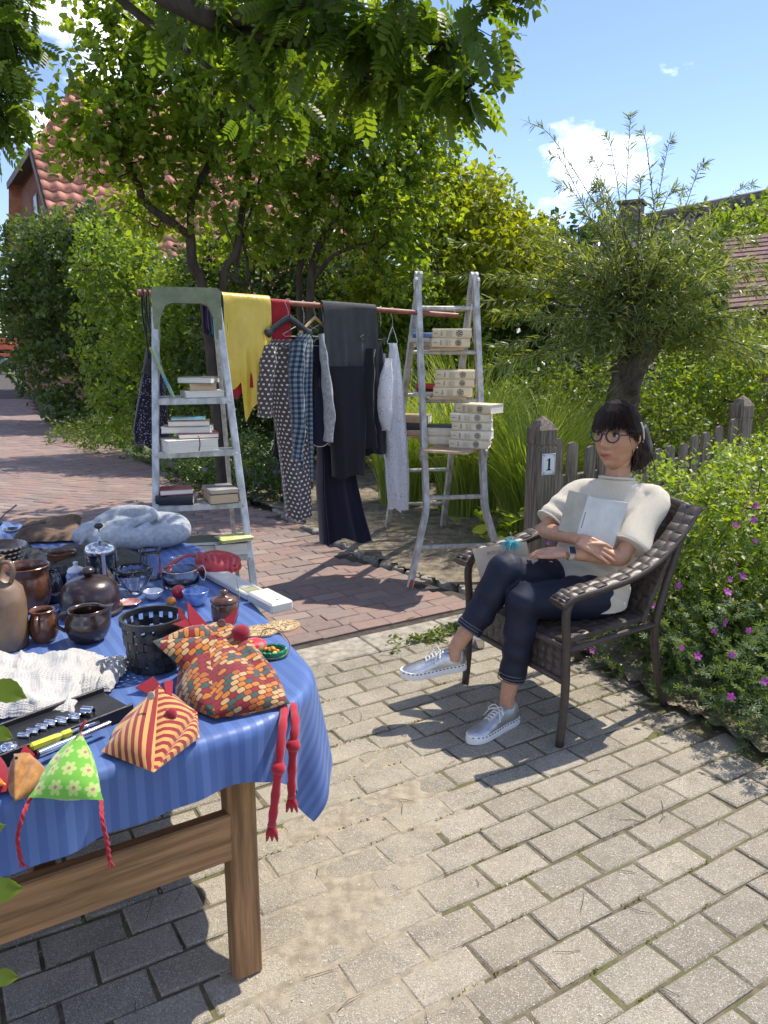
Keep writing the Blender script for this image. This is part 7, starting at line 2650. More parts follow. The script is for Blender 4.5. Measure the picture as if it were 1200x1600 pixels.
tag(mb.build('orange_ornament', ceramic('orange', (0.7, 0.22, 0.02), 0.3), smooth=True), 'small orange ornament behind the woven basket rim', 'ornament')
c = V3((-0.481, 2.166, 0.741))
lj = vessel('lidded_jar', c, [(0.034, 0), (0.04, 0.02), (0.04, 0.055), (0.036, 0.066)], 'brown glazed jar with knobbed lid behind the patchwork hen', m_gl_brown, 'jar')
mb = MB()
mb.lathe([(0.041, 0.066), (0.042, 0.071), (0.03, 0.080), (0.013, 0.084), (0.009, 0.09), (0.013, 0.098), (0.002, 0.103)], 20, c)
mb.build('lid', m_gl_brown, lj, smooth=True)
mb = MB()
p = V3((-0.457, 2.245, 0.741))
mb.tube([p, p + (0.004, 0.01, 0.06), p + (-0.004, 0.014, 0.11)], [0.005, 0.006, 0.001], 6, flat=0.25)
tag(mb.build('letter_opener', m_steel), 'pointed steel blade standing behind the brown lidded jar', 'blade')

# ---- woven black basket
c = V3((-0.597, 1.844, 0.741))
bas = thing('woven_basket', c, 'round black basket woven from flat plastic strips', 'basket')
m_strip = M('black_strip', (0.025, 0.028, 0.03), 0.38, 0.4, 30, 0.1, 80)
HB, RB, RT_ = 0.135, 0.06, 0.078
ns = 18
for k in range(ns):
 mb = MB()
 an = k / ns * 2 * math.pi
 ring = []
 for j in range(13):
  z_ = j / 12 * HB
  r_ = RB + (RT_ - RB) * (z_ / HB) ** 0.8 + 0.0022 * math.cos(math.pi * (j / 12 * 6 + k)) * (1 if j < 12 else 0)
  d_ = np.array([math.cos(an), math.sin(an), 0])
  t_ = np.array([-d_[1], d_[0], 0])
  p = c + d_ * r_ + (0, 0, z_)
  ring.append(np.array([p - t_ * 0.008 - d_ * 0.0006, p + t_ * 0.008 - d_ * 0.0006, p + t_ * 0.008 + d_ * 0.0006, p - t_ * 0.008 + d_ * 0.0006]))
 mb.rings(ring)
 mb.build('stake', m_strip, bas)
for q in range(5):
 mb = MB()
 z_ = HB * (q + 0.5) / 6.2
 ring = []
 for j in range(72):
  an = j / 72 * 2 * math.pi
  r_ = RB + (RT_ - RB) * (z_ / HB) ** 0.8 - 0.0026 * math.cos(an * ns / 2 + math.pi * q)
  d_ = np.array([math.cos(an), math.sin(an), 0])
  p = c + d_ * r_ + (0, 0, z_)
  ring.append(np.array([p - d_ * 0.0006 - (0, 0, 0.0085), p + d_ * 0.0006 - (0, 0, 0.0085), p + d_ * 0.0006 + (0, 0, 0.0085), p - d_ * 0.0006 + (0, 0, 0.0085)]))
 mb.rings(ring, wrap=True)
 mb.build('weaver', m_strip, bas)
mb = MB()
mb.rings([np.array([c + np.array([math.cos(t), math.sin(t), 0]) * (RT_ + s) + (0, 0, HB + z_) for s, z_ in ((-0.004, -0.012), (0.004, -0.012), (0.004, 0.003), (-0.004, 0.003))]) for t in np.arange(48) / 48 * 2 * math.pi], wrap=True)
mb.build('rim', m_strip, bas)
mb = MB()
mb.lathe([(0.001, 0.002), (RB, 0.002), (RB, 0.005), (0.001, 0.005)], 24, c, cap=False)
mb.build('base', m_strip, bas)

# ---- folding kitchen scale in pale plastic
m_beige = M('pale_plastic', (0.60, 0.57, 0.50), 0.45, 0.05, 8)
p0, p1 = V3((-0.620, 2.641, 0.741)), V3((-0.322, 2.251, 0.741))
d_ = unit(p1 - p0)
L_ = np.linalg.norm(p1 - p0)
rr = frame(x=d_, z=(0, 0, 1))
ks = thing('folding_scale', (p0 + p1) / 2, 'long pale plastic folding kitchen scale along the table edge', 'scale')
mb = MB(); mb.box(p0 + d_ * (L_ * 0.33) + (0, 0, 0.012), (L_ * 0.66, 0.075, 0.022), rr, 0.004)
mb.build('platform', m_beige, ks)
mb = MB(); mb.box(p0 + d_ * (L_ * 0.85) + (0, 0, 0.018), (L_ * 0.33, 0.08, 0.034), rr, 0.006)
mb.build('head', m_beige, ks)
mb = MB(); mb.box(p0 + d_ * (L_ * 0.60) + (0, 0, 0.0235), (0.07, 0.05, 0.002), rr)
mb.build('display', M('lcd_pane', (0.30, 0.31, 0.20), 0.25), ks)
mb = MB(); mb.lathe([(0.003, 0), (0.003, 0.001)], 8, p0 + d_ * (L_ * 0.95) + (0, 0, 0.0352))
mb.build('button', m_black, ks)

# ---- cork trivet with printed flowers
def m_cork():
 m, nt, b, out = nodes_of('printed_cork')
 vec = ncoord(nt)
 base = nmix(nt, nramp(nt, nnoise(nt, vec, 60, 3), 0.4, 0.6), (0.42, 0.28, 0.13), (0.55, 0.40, 0.22))
 vor = nt.nodes.new('ShaderNodeTexVoronoi')
 vor.inputs['Scale'].default_value = 95
 nt.links.new(vec, vor.inputs['Vector'])
 ln = nmath(nt, 'LESS_THAN', nmath(nt, 'ABSOLUTE', nmath(nt, 'SUBTRACT', vor.outputs['Distance'], 0.36)), 0.09)
 col = nmix(nt, ln, base, (0.07, 0.05, 0.03))
 nt.links.new(col, b.inputs['Base Color'])
 b.inputs['Roughness'].default_value = 0.85
 return m

c = V3((-0.332, 2.102, 0.741))
ct = thing('cork_trivet', c, 'flower-printed cork trivet with wavy outline at the table corner', 'trivet')
d2 = unit(V3((-0.262, 2.166, 0.741)) - V3((-0.400, 2.071, 0.741)))
s2 = np.array([-d2[1], d2[0], 0])
t = np.arange(40) / 40 * 2 * math.pi
rad = 0.075 + 0.014 * np.cos(2 * t)
out_ = np.column_stack([np.cos(t) * rad, np.sin(t) * rad * 0.8 * (1 - 0.25 * np.exp(-((np.cos(t)) / 0.28) ** 2))])
mb = MB(); mb.prism(out_, 0, 0.006, frame(x=d2, z=(0, 0, 1)), c)
mb.build('plate', m_cork(), ct)
mb = MB(); mb.rings([np.array([c + d2 * x_ * s + s2 * y_ * s + (0, 0, z_) for s, z_ in ((1.0, 0.0), (1.015, 0.003), (1.0, 0.0065), (0.97, 0.0065))]) for x_, y_ in out_], wrap=True)
mb.build('rim', M('cork_plain', (0.5, 0.34, 0.17), 0.8), ct)

# ---- beadwork: coiled green necklace with yellow flowers, colourful beaded pouch
c = V3((-0.303, 1.912, 0.741))
nk = thing('bead_necklace', c, 'coiled green bead necklace with yellow flower beads', 'necklace')
m_bead = [M('bead_green', (0.02, 0.20, 0.09), 0.25, 0.3, 40), M('bead_yellow', (0.7, 0.5, 0.03), 0.3, 0.2), M('bead_orange', (0.7, 0.22, 0.02), 0.3, 0.2)]
for q, (r_, z_) in enumerate(((0.038, 0.004), (0.034, 0.010), (0.036, 0.016), (0.030, 0.004))):
 mb = MB()
 mb.tube([c + (math.cos(t) * r_ * 1.05, math.sin(t) * r_ * 0.9, z_ + 0.001 * math.sin(t * 18)) for t in np.arange(60) / 60 * 2 * math.pi], [0.0038 + 0.0012 * (k % 2) for k in range(60)], 6, wrap=True)
 mb.build('coil', m_bead[0], nk)
for k in range(9):
 mb = MB()
 an = rng.uniform(0, 6.28); r_ = rng.uniform(0, 0.022)
 mb.lathe([(0.001, 0), (0.006, 0.002), (0.008, 0.006), (0.003, 0.010), (0.001, 0.010)], 7, c + (math.cos(an) * r_, math.sin(an) * r_, 0.006 + rng.random() * 0.008))
 mb.build('flower_bead', m_bead[1 + k % 2], nk, smooth=True)
mb = MB()
mb.tube(smooth_path([c + (-0.04, 0.02, 0.01), c + (-0.03, 0.05, 0.05), c + (0.01, 0.045, 0.055), c + (0.045, 0.02, 0.03), c + (0.042, -0.015, 0.008), c + (0.0, -0.04, 0.006), c + (-0.045, -0.03, 0.006)], 5), 0.0014, 5)
mb.build('cord', M('brown_cord', (0.16, 0.06, 0.035), 0.7), nk)

def m_swirl():
 m, nt, b, out = fabric_base('bright_swirl_print', 0.6)
 vec = ncoord(nt)
 vor = nt.nodes.new('ShaderNodeTexVoronoi')
 vor.inputs['Scale'].default_value = 42
 nt.links.new(vec, vor.inputs['Vector'])
 r = nt.nodes.new('ShaderNodeValToRGB')
 r.color_ramp.interpolation = 'CONSTANT'
 cr = r.color_ramp
 cr.elements[0].color = (0.75, 0.5, 0.03, 1)
 cr.elements[1].position = 0.75
 cr.elements[1].color = (0.1, 0.35, 0.06, 1)
 for p, cc in ((0.2, (0.8, 0.2, 0.02)), (0.34, (0.5, 0.01, 0.03)), (0.6, (0.75, 0.06, 0.12))):
  e = cr.elements.new(p); e.color = (*cc, 1)
 nt.links.new(vor.outputs['Distance'], r.inputs[0])
 nt.links.new(r.outputs[0], b.inputs['Base Color'])
 return m

c = V3((-0.354, 1.938, 0.741))
mb = MB()
mb.lathe([(0.001, 0.0), (0.03, 0.002), (0.036, 0.012), (0.032, 0.026), (0.018, 0.034), (0.001, 0.036)], 16, c)
tag(mb.build('print_pouch', m_swirl(), smooth=True), 'round pouch in bright red and yellow swirl print beside the necklace', 'pouch')

# ---- soft stuffed fabric shapes
def stuffed(verts, faces, levels=3, puff=0.012, seed=0, wr=0.002):
 bm = bmesh.new()
 vs_ = [bm.verts.new(tuple(q)) for q in verts]
 for f_ in faces:
  bm.faces.new([vs_[i] for i in f_])
 bmesh.ops.recalc_face_normals(bm, faces=bm.faces)
 bmesh.ops.triangulate(bm, faces=bm.faces)
 tri = [[np.array(v_.co) for v_ in f_.verts] for f_ in bm.faces]
 nrm_ = [np.array(f_.normal) for f_ in bm.faces]
 bm.free()
 mb = MB()
 n = 9
 for (A_, B_, C_), nn_ in zip(tri, nrm_):
  idx, v_, uv_ = {}, [], []
  ex = unit(B_ - A_); ey = np.cross(nn_, ex)
  for i in range(n + 1):
   for j in range(n + 1 - i):
    a_, b_ = i / n, j / n
    c_ = 1 - a_ - b_
    p = A_ * c_ + B_ * a_ + C_ * b_
    h = (27 * a_ * b_ * c_) ** 0.6
    w_ = wr * math.sin(40 * p[0] + 31 * p[2] + seed) * math.sin(37 * p[1] - 23 * p[2]) * min(1, h * 3)
    idx[(i, j)] = len(v_)
    v_.append(p + nn_ * (puff * h + w_))
    uv_.append((np.dot(p - A_, ex), np.dot(p - A_, ey)))
  f_ = []
  for i in range(n):
   for j in range(n - i):
    f_.append((idx[(i, j)], idx[(i + 1, j)], idx[(i, j + 1)]))
    if i + j < n - 1:
     f_.append((idx[(i + 1, j)], idx[(i + 1, j + 1)], idx[(i, j + 1)]))
  mb.add(v_, f_, uv_)
 return mb

def soften(o, it=3):
 bm = bmesh.new()
 bm.from_mesh(o.data)
 bmesh.ops.remove_doubles(bm, verts=bm.verts, dist=0.0003)
 for _ in range(it):
  bmesh.ops.smooth_vert(bm, verts=bm.verts, factor=0.5, use_axis_x=True, use_axis_y=True, use_axis_z=True)
 for f_ in bm.faces:
  f_.smooth = True
 bm.to_mesh(o.data)
 bm.free()

def m_patch():
 m, nt, b, out = fabric_base('patchwork_print', 0.8)
 x, y, z = nsep(nt, uv_nodes(nt))
 sx, sy = 0.0125, 0.021
 gx = nmath(nt, 'DIVIDE', x, sx)
 col_ = nmath(nt, 'FLOOR', gx)
 gy = nmath(nt, 'ADD', nmath(nt, 'DIVIDE', y, sy), nmath(nt, 'MULTIPLY', nmath(nt, 'MODULO', nmath(nt, 'ABSOLUTE', col_), 2.0), 0.5))
 cell = ncomb(nt, col_, nmath(nt, 'FLOOR', gy))
 wn_ = nt.nodes.new('ShaderNodeTexWhiteNoise')
 wn_.noise_dimensions = '2D'
 nt.links.new(cell, wn_.inputs['Vector'])
 r = nt.nodes.new('ShaderNodeValToRGB')
 r.color_ramp.interpolation = 'CONSTANT'
 cr = r.color_ramp
 cr.elements[0].color = (0.22, 0.012, 0.02, 1)
 cr.elements[1].position = 0.82
 cr.elements[1].color = (0.03, 0.085, 0.075, 1)
 for p, cc in ((0.28, (0.50, 0.17, 0.02)), (0.5, (0.50, 0.33, 0.14)), (0.7, (0.36, 0.10, 0.02))):
  e = cr.elements.new(p); e.color = (*cc, 1)
 nt.links.new(wn_.outputs['Value'], r.inputs[0])
 fx = nmath(nt, 'SUBTRACT', nmath(nt, 'FRACT', gx), 0.5)
 fy = nmath(nt, 'SUBTRACT', nmath(nt, 'FRACT', gy), 0.5)
 d = nmath(nt, 'ADD', nmath(nt, 'POWER', nmath(nt, 'ABSOLUTE', nmath(nt, 'MULTIPLY', fx, 2.0)), 3.0), nmath(nt, 'POWER', nmath(nt, 'ABSOLUTE', nmath(nt, 'MULTIPLY', fy, 2.0)), 4.0))
 f = nmath(nt, 'GREATER_THAN', d, 0.72)
 line = nmath(nt, 'LESS_THAN', nmath(nt, 'ABSOLUTE', nmath(nt, 'SUBTRACT', nmath(nt, 'FRACT', nmath(nt, 'MULTIPLY', gx, 3.0)), 0.5)), 0.12)
 c0 = nmix(nt, nmath(nt, 'MULTIPLY', line, 0.45), r.outputs[0], (0.10, 0.03, 0.02))
 nt.links.new(nmix(nt, f, c0, (0.10, 0.012, 0.016)), b.inputs['Base Color'])
 weave_bump(nt, b, 0.2, 900)
 return m

def m_cand():
 m, nt, b, out = fabric_base('red_yellow_stripe', 0.8)
 x, y, z = nsep(nt, uv_nodes(nt))
 t = nmath(nt, 'ADD', nmath(nt, 'MULTIPLY', x, 0.8), nmath(nt, 'MULTIPLY', y, 0.6))
 f = nmath(nt, 'LESS_THAN', nmath(nt, 'FRACT', nmath(nt, 'DIVIDE', t, 0.0165)), 0.5)
 nt.links.new(nmix(nt, f, (0.25, 0.018, 0.022), (0.55, 0.30, 0.09)), b.inputs['Base Color'])
 weave_bump(nt, b, 0.2, 900)
 return m

def m_daisy():
 m, nt, b, out = fabric_base('green_daisy_print', 0.8)
 x, y, z = nsep(nt, uv_nodes(nt))
 s = 0.034
 gx, gy = nmath(nt, 'DIVIDE', x, s), nmath(nt, 'DIVIDE', y, s)
 gx = nmath(nt, 'ADD', gx, nmath(nt, 'MULTIPLY', nmath(nt, 'MODULO', nmath(nt, 'ABSOLUTE', nmath(nt, 'FLOOR', gy)), 2.0), 0.5))
 fx, fy = nmath(nt, 'SUBTRACT', nmath(nt, 'FRACT', gx), 0.5), nmath(nt, 'SUBTRACT', nmath(nt, 'FRACT', gy), 0.5)
 r2 = nmath(nt, 'SQRT', nmath(nt, 'ADD', nmath(nt, 'MULTIPLY', fx, fx), nmath(nt, 'MULTIPLY', fy, fy)))
 an = nmath(nt, 'ARCTAN2', fy, fx)
 pet = nmath(nt, 'ADD', 0.24, nmath(nt, 'MULTIPLY', nmath(nt, 'ABSOLUTE', nmath(nt, 'COSINE', nmath(nt, 'MULTIPLY', an, 3.0))), 0.18))
 col = nmix(nt, nmath(nt, 'LESS_THAN', r2, pet), (0.16, 0.42, 0.05), (0.42, 0.55, 0.16))
 col = nmix(nt, nmath(nt, 'LESS_THAN', r2, 0.1), col, (0.50, 0.16, 0.18))
 nt.links.new(col, b.inputs['Base Color'])
 weave_bump(nt, b, 0.2, 900)
 return m

m_felt = cloth_mat('red_felt', (0.25, 0.012, 0.025), 0.95, 0.15)
m_redleg = cloth_mat('red_corduroy', (0.36, 0.015, 0.03), 0.9, 0.2)
m_btn = M('button_horn', (0.35, 0.28, 0.2), 0.4, 0.3, 30)

def disc(c, nrm, r, th, mat, name, parent):
 mb = MB()
 mb.lathe([(r * 0.9, 0), (r, th * 0.5), (r * 0.9, th), (r * 0.5, th * 0.8)], 16, c, frame(z=nrm, y=(0.1, 0.2, 0.97)))
 return mb.build(name, mat, parent, smooth=True)

PA = m_patch()
b1, b2, b3 = V3((-0.494, 1.622, 0.746)), V3((-0.206, 1.602, 0.746)), V3((-0.346, 1.832, 0.746))
b4 = V3((-0.498, 1.832, 0.746))
apx = V3((-0.451, 1.830, 0.866))
bk2 = V3((-0.422, 1.900, 0.843))
hen = thing('patchwork_hen', (b1 + b2 + b3) / 3, 'large pyramid-shaped patchwork fabric hen with dangling red legs', 'stuffed toy')
fmid = V3((-0.372, 1.522, 0.750))
soften(stuffed([b1, fmid, b2, b3, b4, apx, bk2], [(0, 4, 3, 2, 1), (0, 1, 5), (1, 2, 6, 5), (2, 3, 6), (3, 4, 6), (4, 5, 6), (4, 0, 5)], puff=0.026, seed=1, wr=0.005).build('body', PA, hen), 1)
tip = V3((-0.561, 1.720, 0.858))
f1, f2, f3 = V3((-0.414, 1.760, 0.859)), V3((-0.436, 1.660, 0.773)), V3((-0.460, 1.820, 0.865))
stuffed([tip, f1, f2, f3], [(0, 1, 2), (0, 2, 3), (0, 3, 1), (1, 3, 2)], puff=0.014, wr=0.002).build('head', PA, hen, smooth=True, angle=80)
for k, (pts_) in enumerate(([(-0.515, 1.800, 0.826), (-0.528, 1.840, 0.904), (-0.484, 1.830, 0.843)], [(-0.497, 1.820, 0.839), (-0.515, 1.880, 0.904), (-0.458, 1.860, 0.844)], [(-0.437, 1.840, 0.848), (-0.382, 1.880, 0.886), (-0.393, 1.840, 0.834)], [(-0.529, 1.780, 0.880), (-0.505, 1.820, 0.877), (-0.490, 1.820, 0.847)])):
 q = [V3(z_) for z_ in pts_]
 nn_ = unit(np.cross(q[1] - q[0], q[2] - q[0])) * 0.003
 mb = MB()
 mb.add([z_ + nn_ for z_ in q] + [z_ - nn_ for z_ in q], [(0, 1, 2), (5, 4, 3), (0, 3, 4, 1), (1, 4, 5, 2), (2, 5, 3, 0)])
 mb.build('comb', m_felt, hen)
mb = MB()
c = V3((-0.360, 1.790, 0.850))
mb.lathe([(0.001, -0.022), (0.016, -0.018), (0.024, -0.004), (0.022, 0.012), (0.012, 0.022), (0.001, 0.024)], 14, c, rot_axis((1, 0, 0), 0.4))
mb.build('wattle', m_felt, hen, smooth=True)
disc(V3((-0.407, 1.790, 0.878)), (0.1, -0.9, 0.4), 0.011, 0.004, M('button_brown', (0.12, 0.04, 0.025), 0.35), 'button_eye', hen)
for k, pts_ in enumerate(([(-0.232, 1.620, 0.734), (-0.225, 1.530, 0.727), (-0.230, 1.490, 0.657), (-0.239, 1.485, 0.583), (-0.248, 1.485, 0.520)], [(-0.215, 1.640, 0.729), (-0.201, 1.570, 0.721), (-0.203, 1.540, 0.683), (-0.207, 1.535, 0.614), (-0.209, 1.535, 0.558)])):
 mb = MB()
 pp_ = smooth_path(pts_, 5)
 mb.tube(pp_, [0.010 + 0.0012 * math.sin(i * 1.9) for i in range(len(pp_))], 10)
 lg = mb.build('leg', m_redleg, hen, smooth=True)
 mb = MB()
 kc = pp_[10] if k == 0 else pp_[10]
 mb.lathe([(0.001, -0.016), (0.012, -0.012), (0.017, 0), (0.012, 0.012), (0.001, 0.016)], 12, kc)
 mb.build('knee_knot', m_redleg, lg, smooth=True)
 for t_ in (-1, 0, 1):
  mb = MB()
  e = pp_[-1]
  mb.tube([e, e + (t_ * 0.008, -0.003, -0.018), e + (t_ * 0.012, -0.004, -0.036)], [0.008, 0.006, 0.002], 8)
  mb.build('toe', m_redleg, lg, smooth=True)

b1, b2, b3 = V3((-0.576, 1.401, 0.748)), V3((-0.446, 1.323, 0.748)), V3((-0.389, 1.458, 0.748))
b4 = V3((-0.521, 1.549, 0.748))
apx = V3((-0.488, 1.520, 0.838))
ck = thing('striped_hen', (b1 + b2 + b3) / 3, 'small fabric hen in red and yellow stripes with button eye', 'stuffed toy')
t2 = V3((-0.408, 1.520, 0.775))
(stuffed([b1, b2, b3, b4, apx, t2], [(0, 3, 2, 1), (0, 1, 4), (1, 5, 4), (1, 2, 5), (2, 3, 5), (3, 4, 5), (3, 0, 4)], puff=0.018, seed=3, wr=0.004).build('body', m_cand(), ck, smooth=True, angle=50))
for pts_ in ([(-0.542, 1.530, 0.826), (-0.508, 1.550, 0.843), (-0.486, 1.530, 0.831), (-0.512, 1.520, 0.817)], [(-0.480, 1.530, 0.840), (-0.463, 1.540, 0.838), (-0.454, 1.490, 0.808), (-0.464, 1.490, 0.816)]):
 q = [V3(z_) for z_ in pts_]
 nn_ = unit(np.cross(q[1] - q[0], q[2] - q[0])) * 0.003
 mb = MB()
 mb.add([z_ + nn_ for z_ in q] + [z_ - nn_ for z_ in q], [(0, 1, 2, 3), (7, 6, 5, 4), (0, 4, 5, 1), (1, 5, 6, 2), (2, 6, 7, 3), (3, 7, 4, 0)])
 mb.build('comb', m_felt, ck)
disc(V3((-0.485, 1.460, 0.842)), (-0.3, -0.8, 0.5), 0.009, 0.004, m_btn, 'button_eye', ck)
mb = MB()
mb.lathe([(0.001, -0.014), (0.010, -0.010), (0.013, 0.0), (0.010, 0.011), (0.001, 0.015)], 12, V3((-0.444, 1.450, 0.804)))
mb.build('wattle', m_felt, ck, smooth=True)

b1, b2, b3 = V3((-0.651, 1.239, 0.748)), V3((-0.510, 1.231, 0.748)), V3((-0.613, 1.362, 0.748))
apx = V3((-0.582, 1.330, 0.835))
gk = thing('green_chick', (b1 + b2 + b3) / 3, 'small green daisy-print pyramid chick with red cord legs', 'stuffed toy')
stuffed([b1, b2, b3, apx], [(0, 2, 1), (0, 1, 3), (1, 2, 3), (2, 0, 3)], puff=0.015, seed=5, wr=0.003).build('body', m_daisy(), gk, smooth=True, angle=60)
mb = MB()
c = apx + np.array([0.002, 0, 0.004])
mb.tube([c + (-0.006, 0, -0.012), c + (0.0, 0, 0.002), c + (0.008, 0.0, 0.014)], [0.004, 0.008, 0.004], 8, flat=0.5)
mb.build('comb', m_felt, gk, smooth=True)
for pts_ in ([(-0.652, 1.250, 0.740), (-0.651, 1.215, 0.727), (-0.662, 1.210, 0.685), (-0.661, 1.210, 0.639)], [(-0.543, 1.300, 0.703), (-0.523, 1.250, 0.696), (-0.516, 1.245, 0.653), (-0.514, 1.245, 0.612)]):
 mb = MB()
 pp_ = smooth_path(pts_, 10)
 for ph in (0, math.pi):
  mb.tube([p_ + np.array([math.cos(i * 0.9 + ph), math.sin(i * 0.9 + ph), 0]) * 0.0022 for i, p_ in enumerate(pp_)], 0.0026, 6)
 e = pp_[-1]
 for k in range(6):
  mb.tube([e, e + (rng.normal(0, 0.004), rng.normal(0, 0.003), -0.014)], 0.0014, 4)
 tag(mb.build('cord_leg', m_redleg, gk), kind='stuff')
b1, b2, b3 = V3((-0.668, 1.222, 0.748)), V3((-0.637, 1.305, 0.748)), V3((-0.714, 1.339, 0.748))
apx = V3((-0.722, 1.340, 0.778))
oc = thing('ochre_chick', (b1 + b2 + b3) / 3, 'small ochre fabric chick leaning against the green daisy chick', 'stuffed toy')
m_ochre = cloth_mat('ochre_velvet', (0.34, 0.15, 0.04), 0.9, 0.3, scale=40, col2=(0.45, 0.22, 0.07))
soften(stuffed([b1, b2, b3, apx, V3((-0.691, 1.340, 0.780))], [(0, 2, 1), (0, 1, 4, 3), (1, 2, 4), (2, 0, 3), (2, 3, 4)], puff=0.014, seed=8, wr=0.004).build('body', m_ochre, oc), 0)
mb = MB()
q = [V3((-0.717, 1.350, 0.769)), V3((-0.715, 1.370, 0.780)), V3((-0.687, 1.360, 0.758))]
nn_ = unit(np.cross(q[1] - q[0], q[2] - q[0])) * 0.003
mb.add([z_ + nn_ for z_ in q] + [z_ - nn_ for z_ in q], [(0, 1, 2), (5, 4, 3), (0, 3, 4, 1), (1, 4, 5, 2), (2, 5, 3, 0)])
mb.build('comb', m_felt, oc)
disc(V3((-0.685, 1.280, 0.804)), (0, -0.9, 0.3), 0.003, 0.003, m_black, 'eye', oc)
b1, b2, b3 = V3((-0.744, 1.241, 0.748)), V3((-0.692, 1.262, 0.748)), V3((-0.770, 1.350, 0.748))
apx = V3((-0.750, 1.330, 0.787))
dc = thing('wine_red_chick', (b1 + b2 + b3) / 3, 'wine-red fabric chick with orange beak at the picture edge', 'stuffed toy')
stuffed([b1, b2, b3, apx], [(0, 2, 1), (0, 1, 3), (1, 2, 3), (2, 0, 3)], puff=0.012).build('body', m_felt, dc, smooth=True, angle=60)
mb = MB()
mb.tube([V3((-0.721, 1.270, 0.760)), V3((-0.698, 1.255, 0.764))], [0.009, 0.001], 8)
mb.build('beak', ceramic('orange', (0.7, 0.22, 0.02)), dc, smooth=True)

# ---- socket set
m_case = M('tool_case', (0.012, 0.012, 0.014), 0.4, 0.3, 30, 0.1)
m_chrome = M('chrome', (0.62, 0.62, 0.64), 0.16, 0.08, metal=1.0)
p0, p1 = V3((-0.795, 1.399, 0.741)), V3((-0.639, 1.579, 0.741))
d_ = unit(p1 - p0)
s_ = np.array([-d_[1], d_[0], 0])
rr = frame(x=d_, z=(0, 0, 1))
cen = (p0 + p1) / 2
LC_ = 0.38
cs = thing('tool_case', cen, 'open black plastic case of the socket wrench set', 'tool case')
mb = MB()
mb.box(cen + d_ * -0.03 + (0, 0, 0.010), (LC_, 0.125, 0.020), rr, 0.004)
mb.build('tray', m_case, cs)
mb = MB()
for a_, b_, w_, h_ in ((0, 0.064, LC_, 0.006), (0, -0.064, LC_, 0.006)):
 mb.box(cen + d_ * (a_ - 0.03) + s_ * b_ + (0, 0, 0.016), (w_, h_, 0.03), rr, 0.002)
mb.build('rim', m_case, cs)
sock_px = [(38, 1149), (52, 1143), (66, 1137), (80, 1131), (98, 1127), (118, 1121), (137, 1112)]
names = ['smallest chrome socket in the row in the tool case', 'second smallest chrome socket in the tool case row', 'third smallest chrome socket in the tool case row', 'middle-sized chrome socket in the tool case row',
   'third largest chrome socket in the tool case row', 'second largest chrome socket in the tool case row', 'largest chrome socket at the end of the tool case row']
spos = [(-0.747, 1.435, 0.765), (-0.736, 1.451, 0.765), (-0.724, 1.468, 0.765), (-0.713, 1.485, 0.765), (-0.692, 1.494, 0.766), (-0.670, 1.509, 0.767), (-0.653, 1.534, 0.768)]
for k, p in enumerate(spos):
 r_ = 0.0065 + 0.0011 * k
 mb = MB()
 ax_ = unit(d_ * 0.55 - s_ * 0.8)
 mb.lathe([(r_ * 0.6, -0.012), (r_, -0.012), (r_, 0.012), (r_ * 0.9, 0.0135), (r_ * 0.62, 0.0135), (r_ * 0.6, 0.002), (0.001, 0.002)], 14, p, frame(z=ax_, y=(0, 0, 1)))
 tag(mb.build('socket', m_chrome, smooth=True, angle=40), names[k], 'socket', 'sockets in the tool case')

def rod(a, b, r, mat, label, name, cat, extra=None):
 o = thing(name, (V3(a) + V3(b)) / 2, label, cat)
 mb = MB()
 a, b = V3(a), V3(b)
 mb.tube([a, a + (b - a) * 0.3, a + (b - a) * 0.31, b], [r * 1.25, r * 1.25, r, r], 10)
 mb.build('shaft', mat, o, smooth=True, angle=40)
 return o

sdv = thing('screwdriver', (-0.676, 1.401, 0.768), 'driver with translucent yellow handle in the tool case', 'screwdriver')
a, b = V3((-0.710, 1.381, 0.768)), V3((-0.654, 1.443, 0.768))
mb = MB(); mb.tube([a, a + (b - a) * 0.05, a + (b - a) * 0.6, a + (b - a) * 0.75, a + (b - a) * 0.8, b], [0.006, 0.0095, 0.009, 0.0065, 0.009, 0.009], 6)
mb.build('handle', M('yellow_acrylic', (0.62, 0.60, 0.03), 0.2, 0.1, coat=0.5), sdv)
mb = MB(); mb.tube([b, b + (b - a) * 0.75], 0.004, 8)
mb.build('shaft', m_chrome, sdv, smooth=True)
rod((-0.684, 1.360, 0.766), (-0.587, 1.485, 0.766), 0.0065, m_chrome, 'chrome extension bar in front of the yellow driver', 'extension_bar', 'tool')
rat = thing('ratchet', (-0.746, 1.371, 0.768), 'chrome ratchet head at the near end of the tool case', 'ratchet')
c = V3((-0.750, 1.376, 0.768))
mb = MB(); mb.lathe([(0.016, -0.008), (0.018, 0), (0.016, 0.009), (0.008, 0.012)], 16, c); mb.build('head', m_chrome, rat, smooth=True)
mb = MB(); mb.tube([c, c - d_ * 0.09], [0.008, 0.007], 10); mb.build('handle', m_chrome, rat, smooth=True)

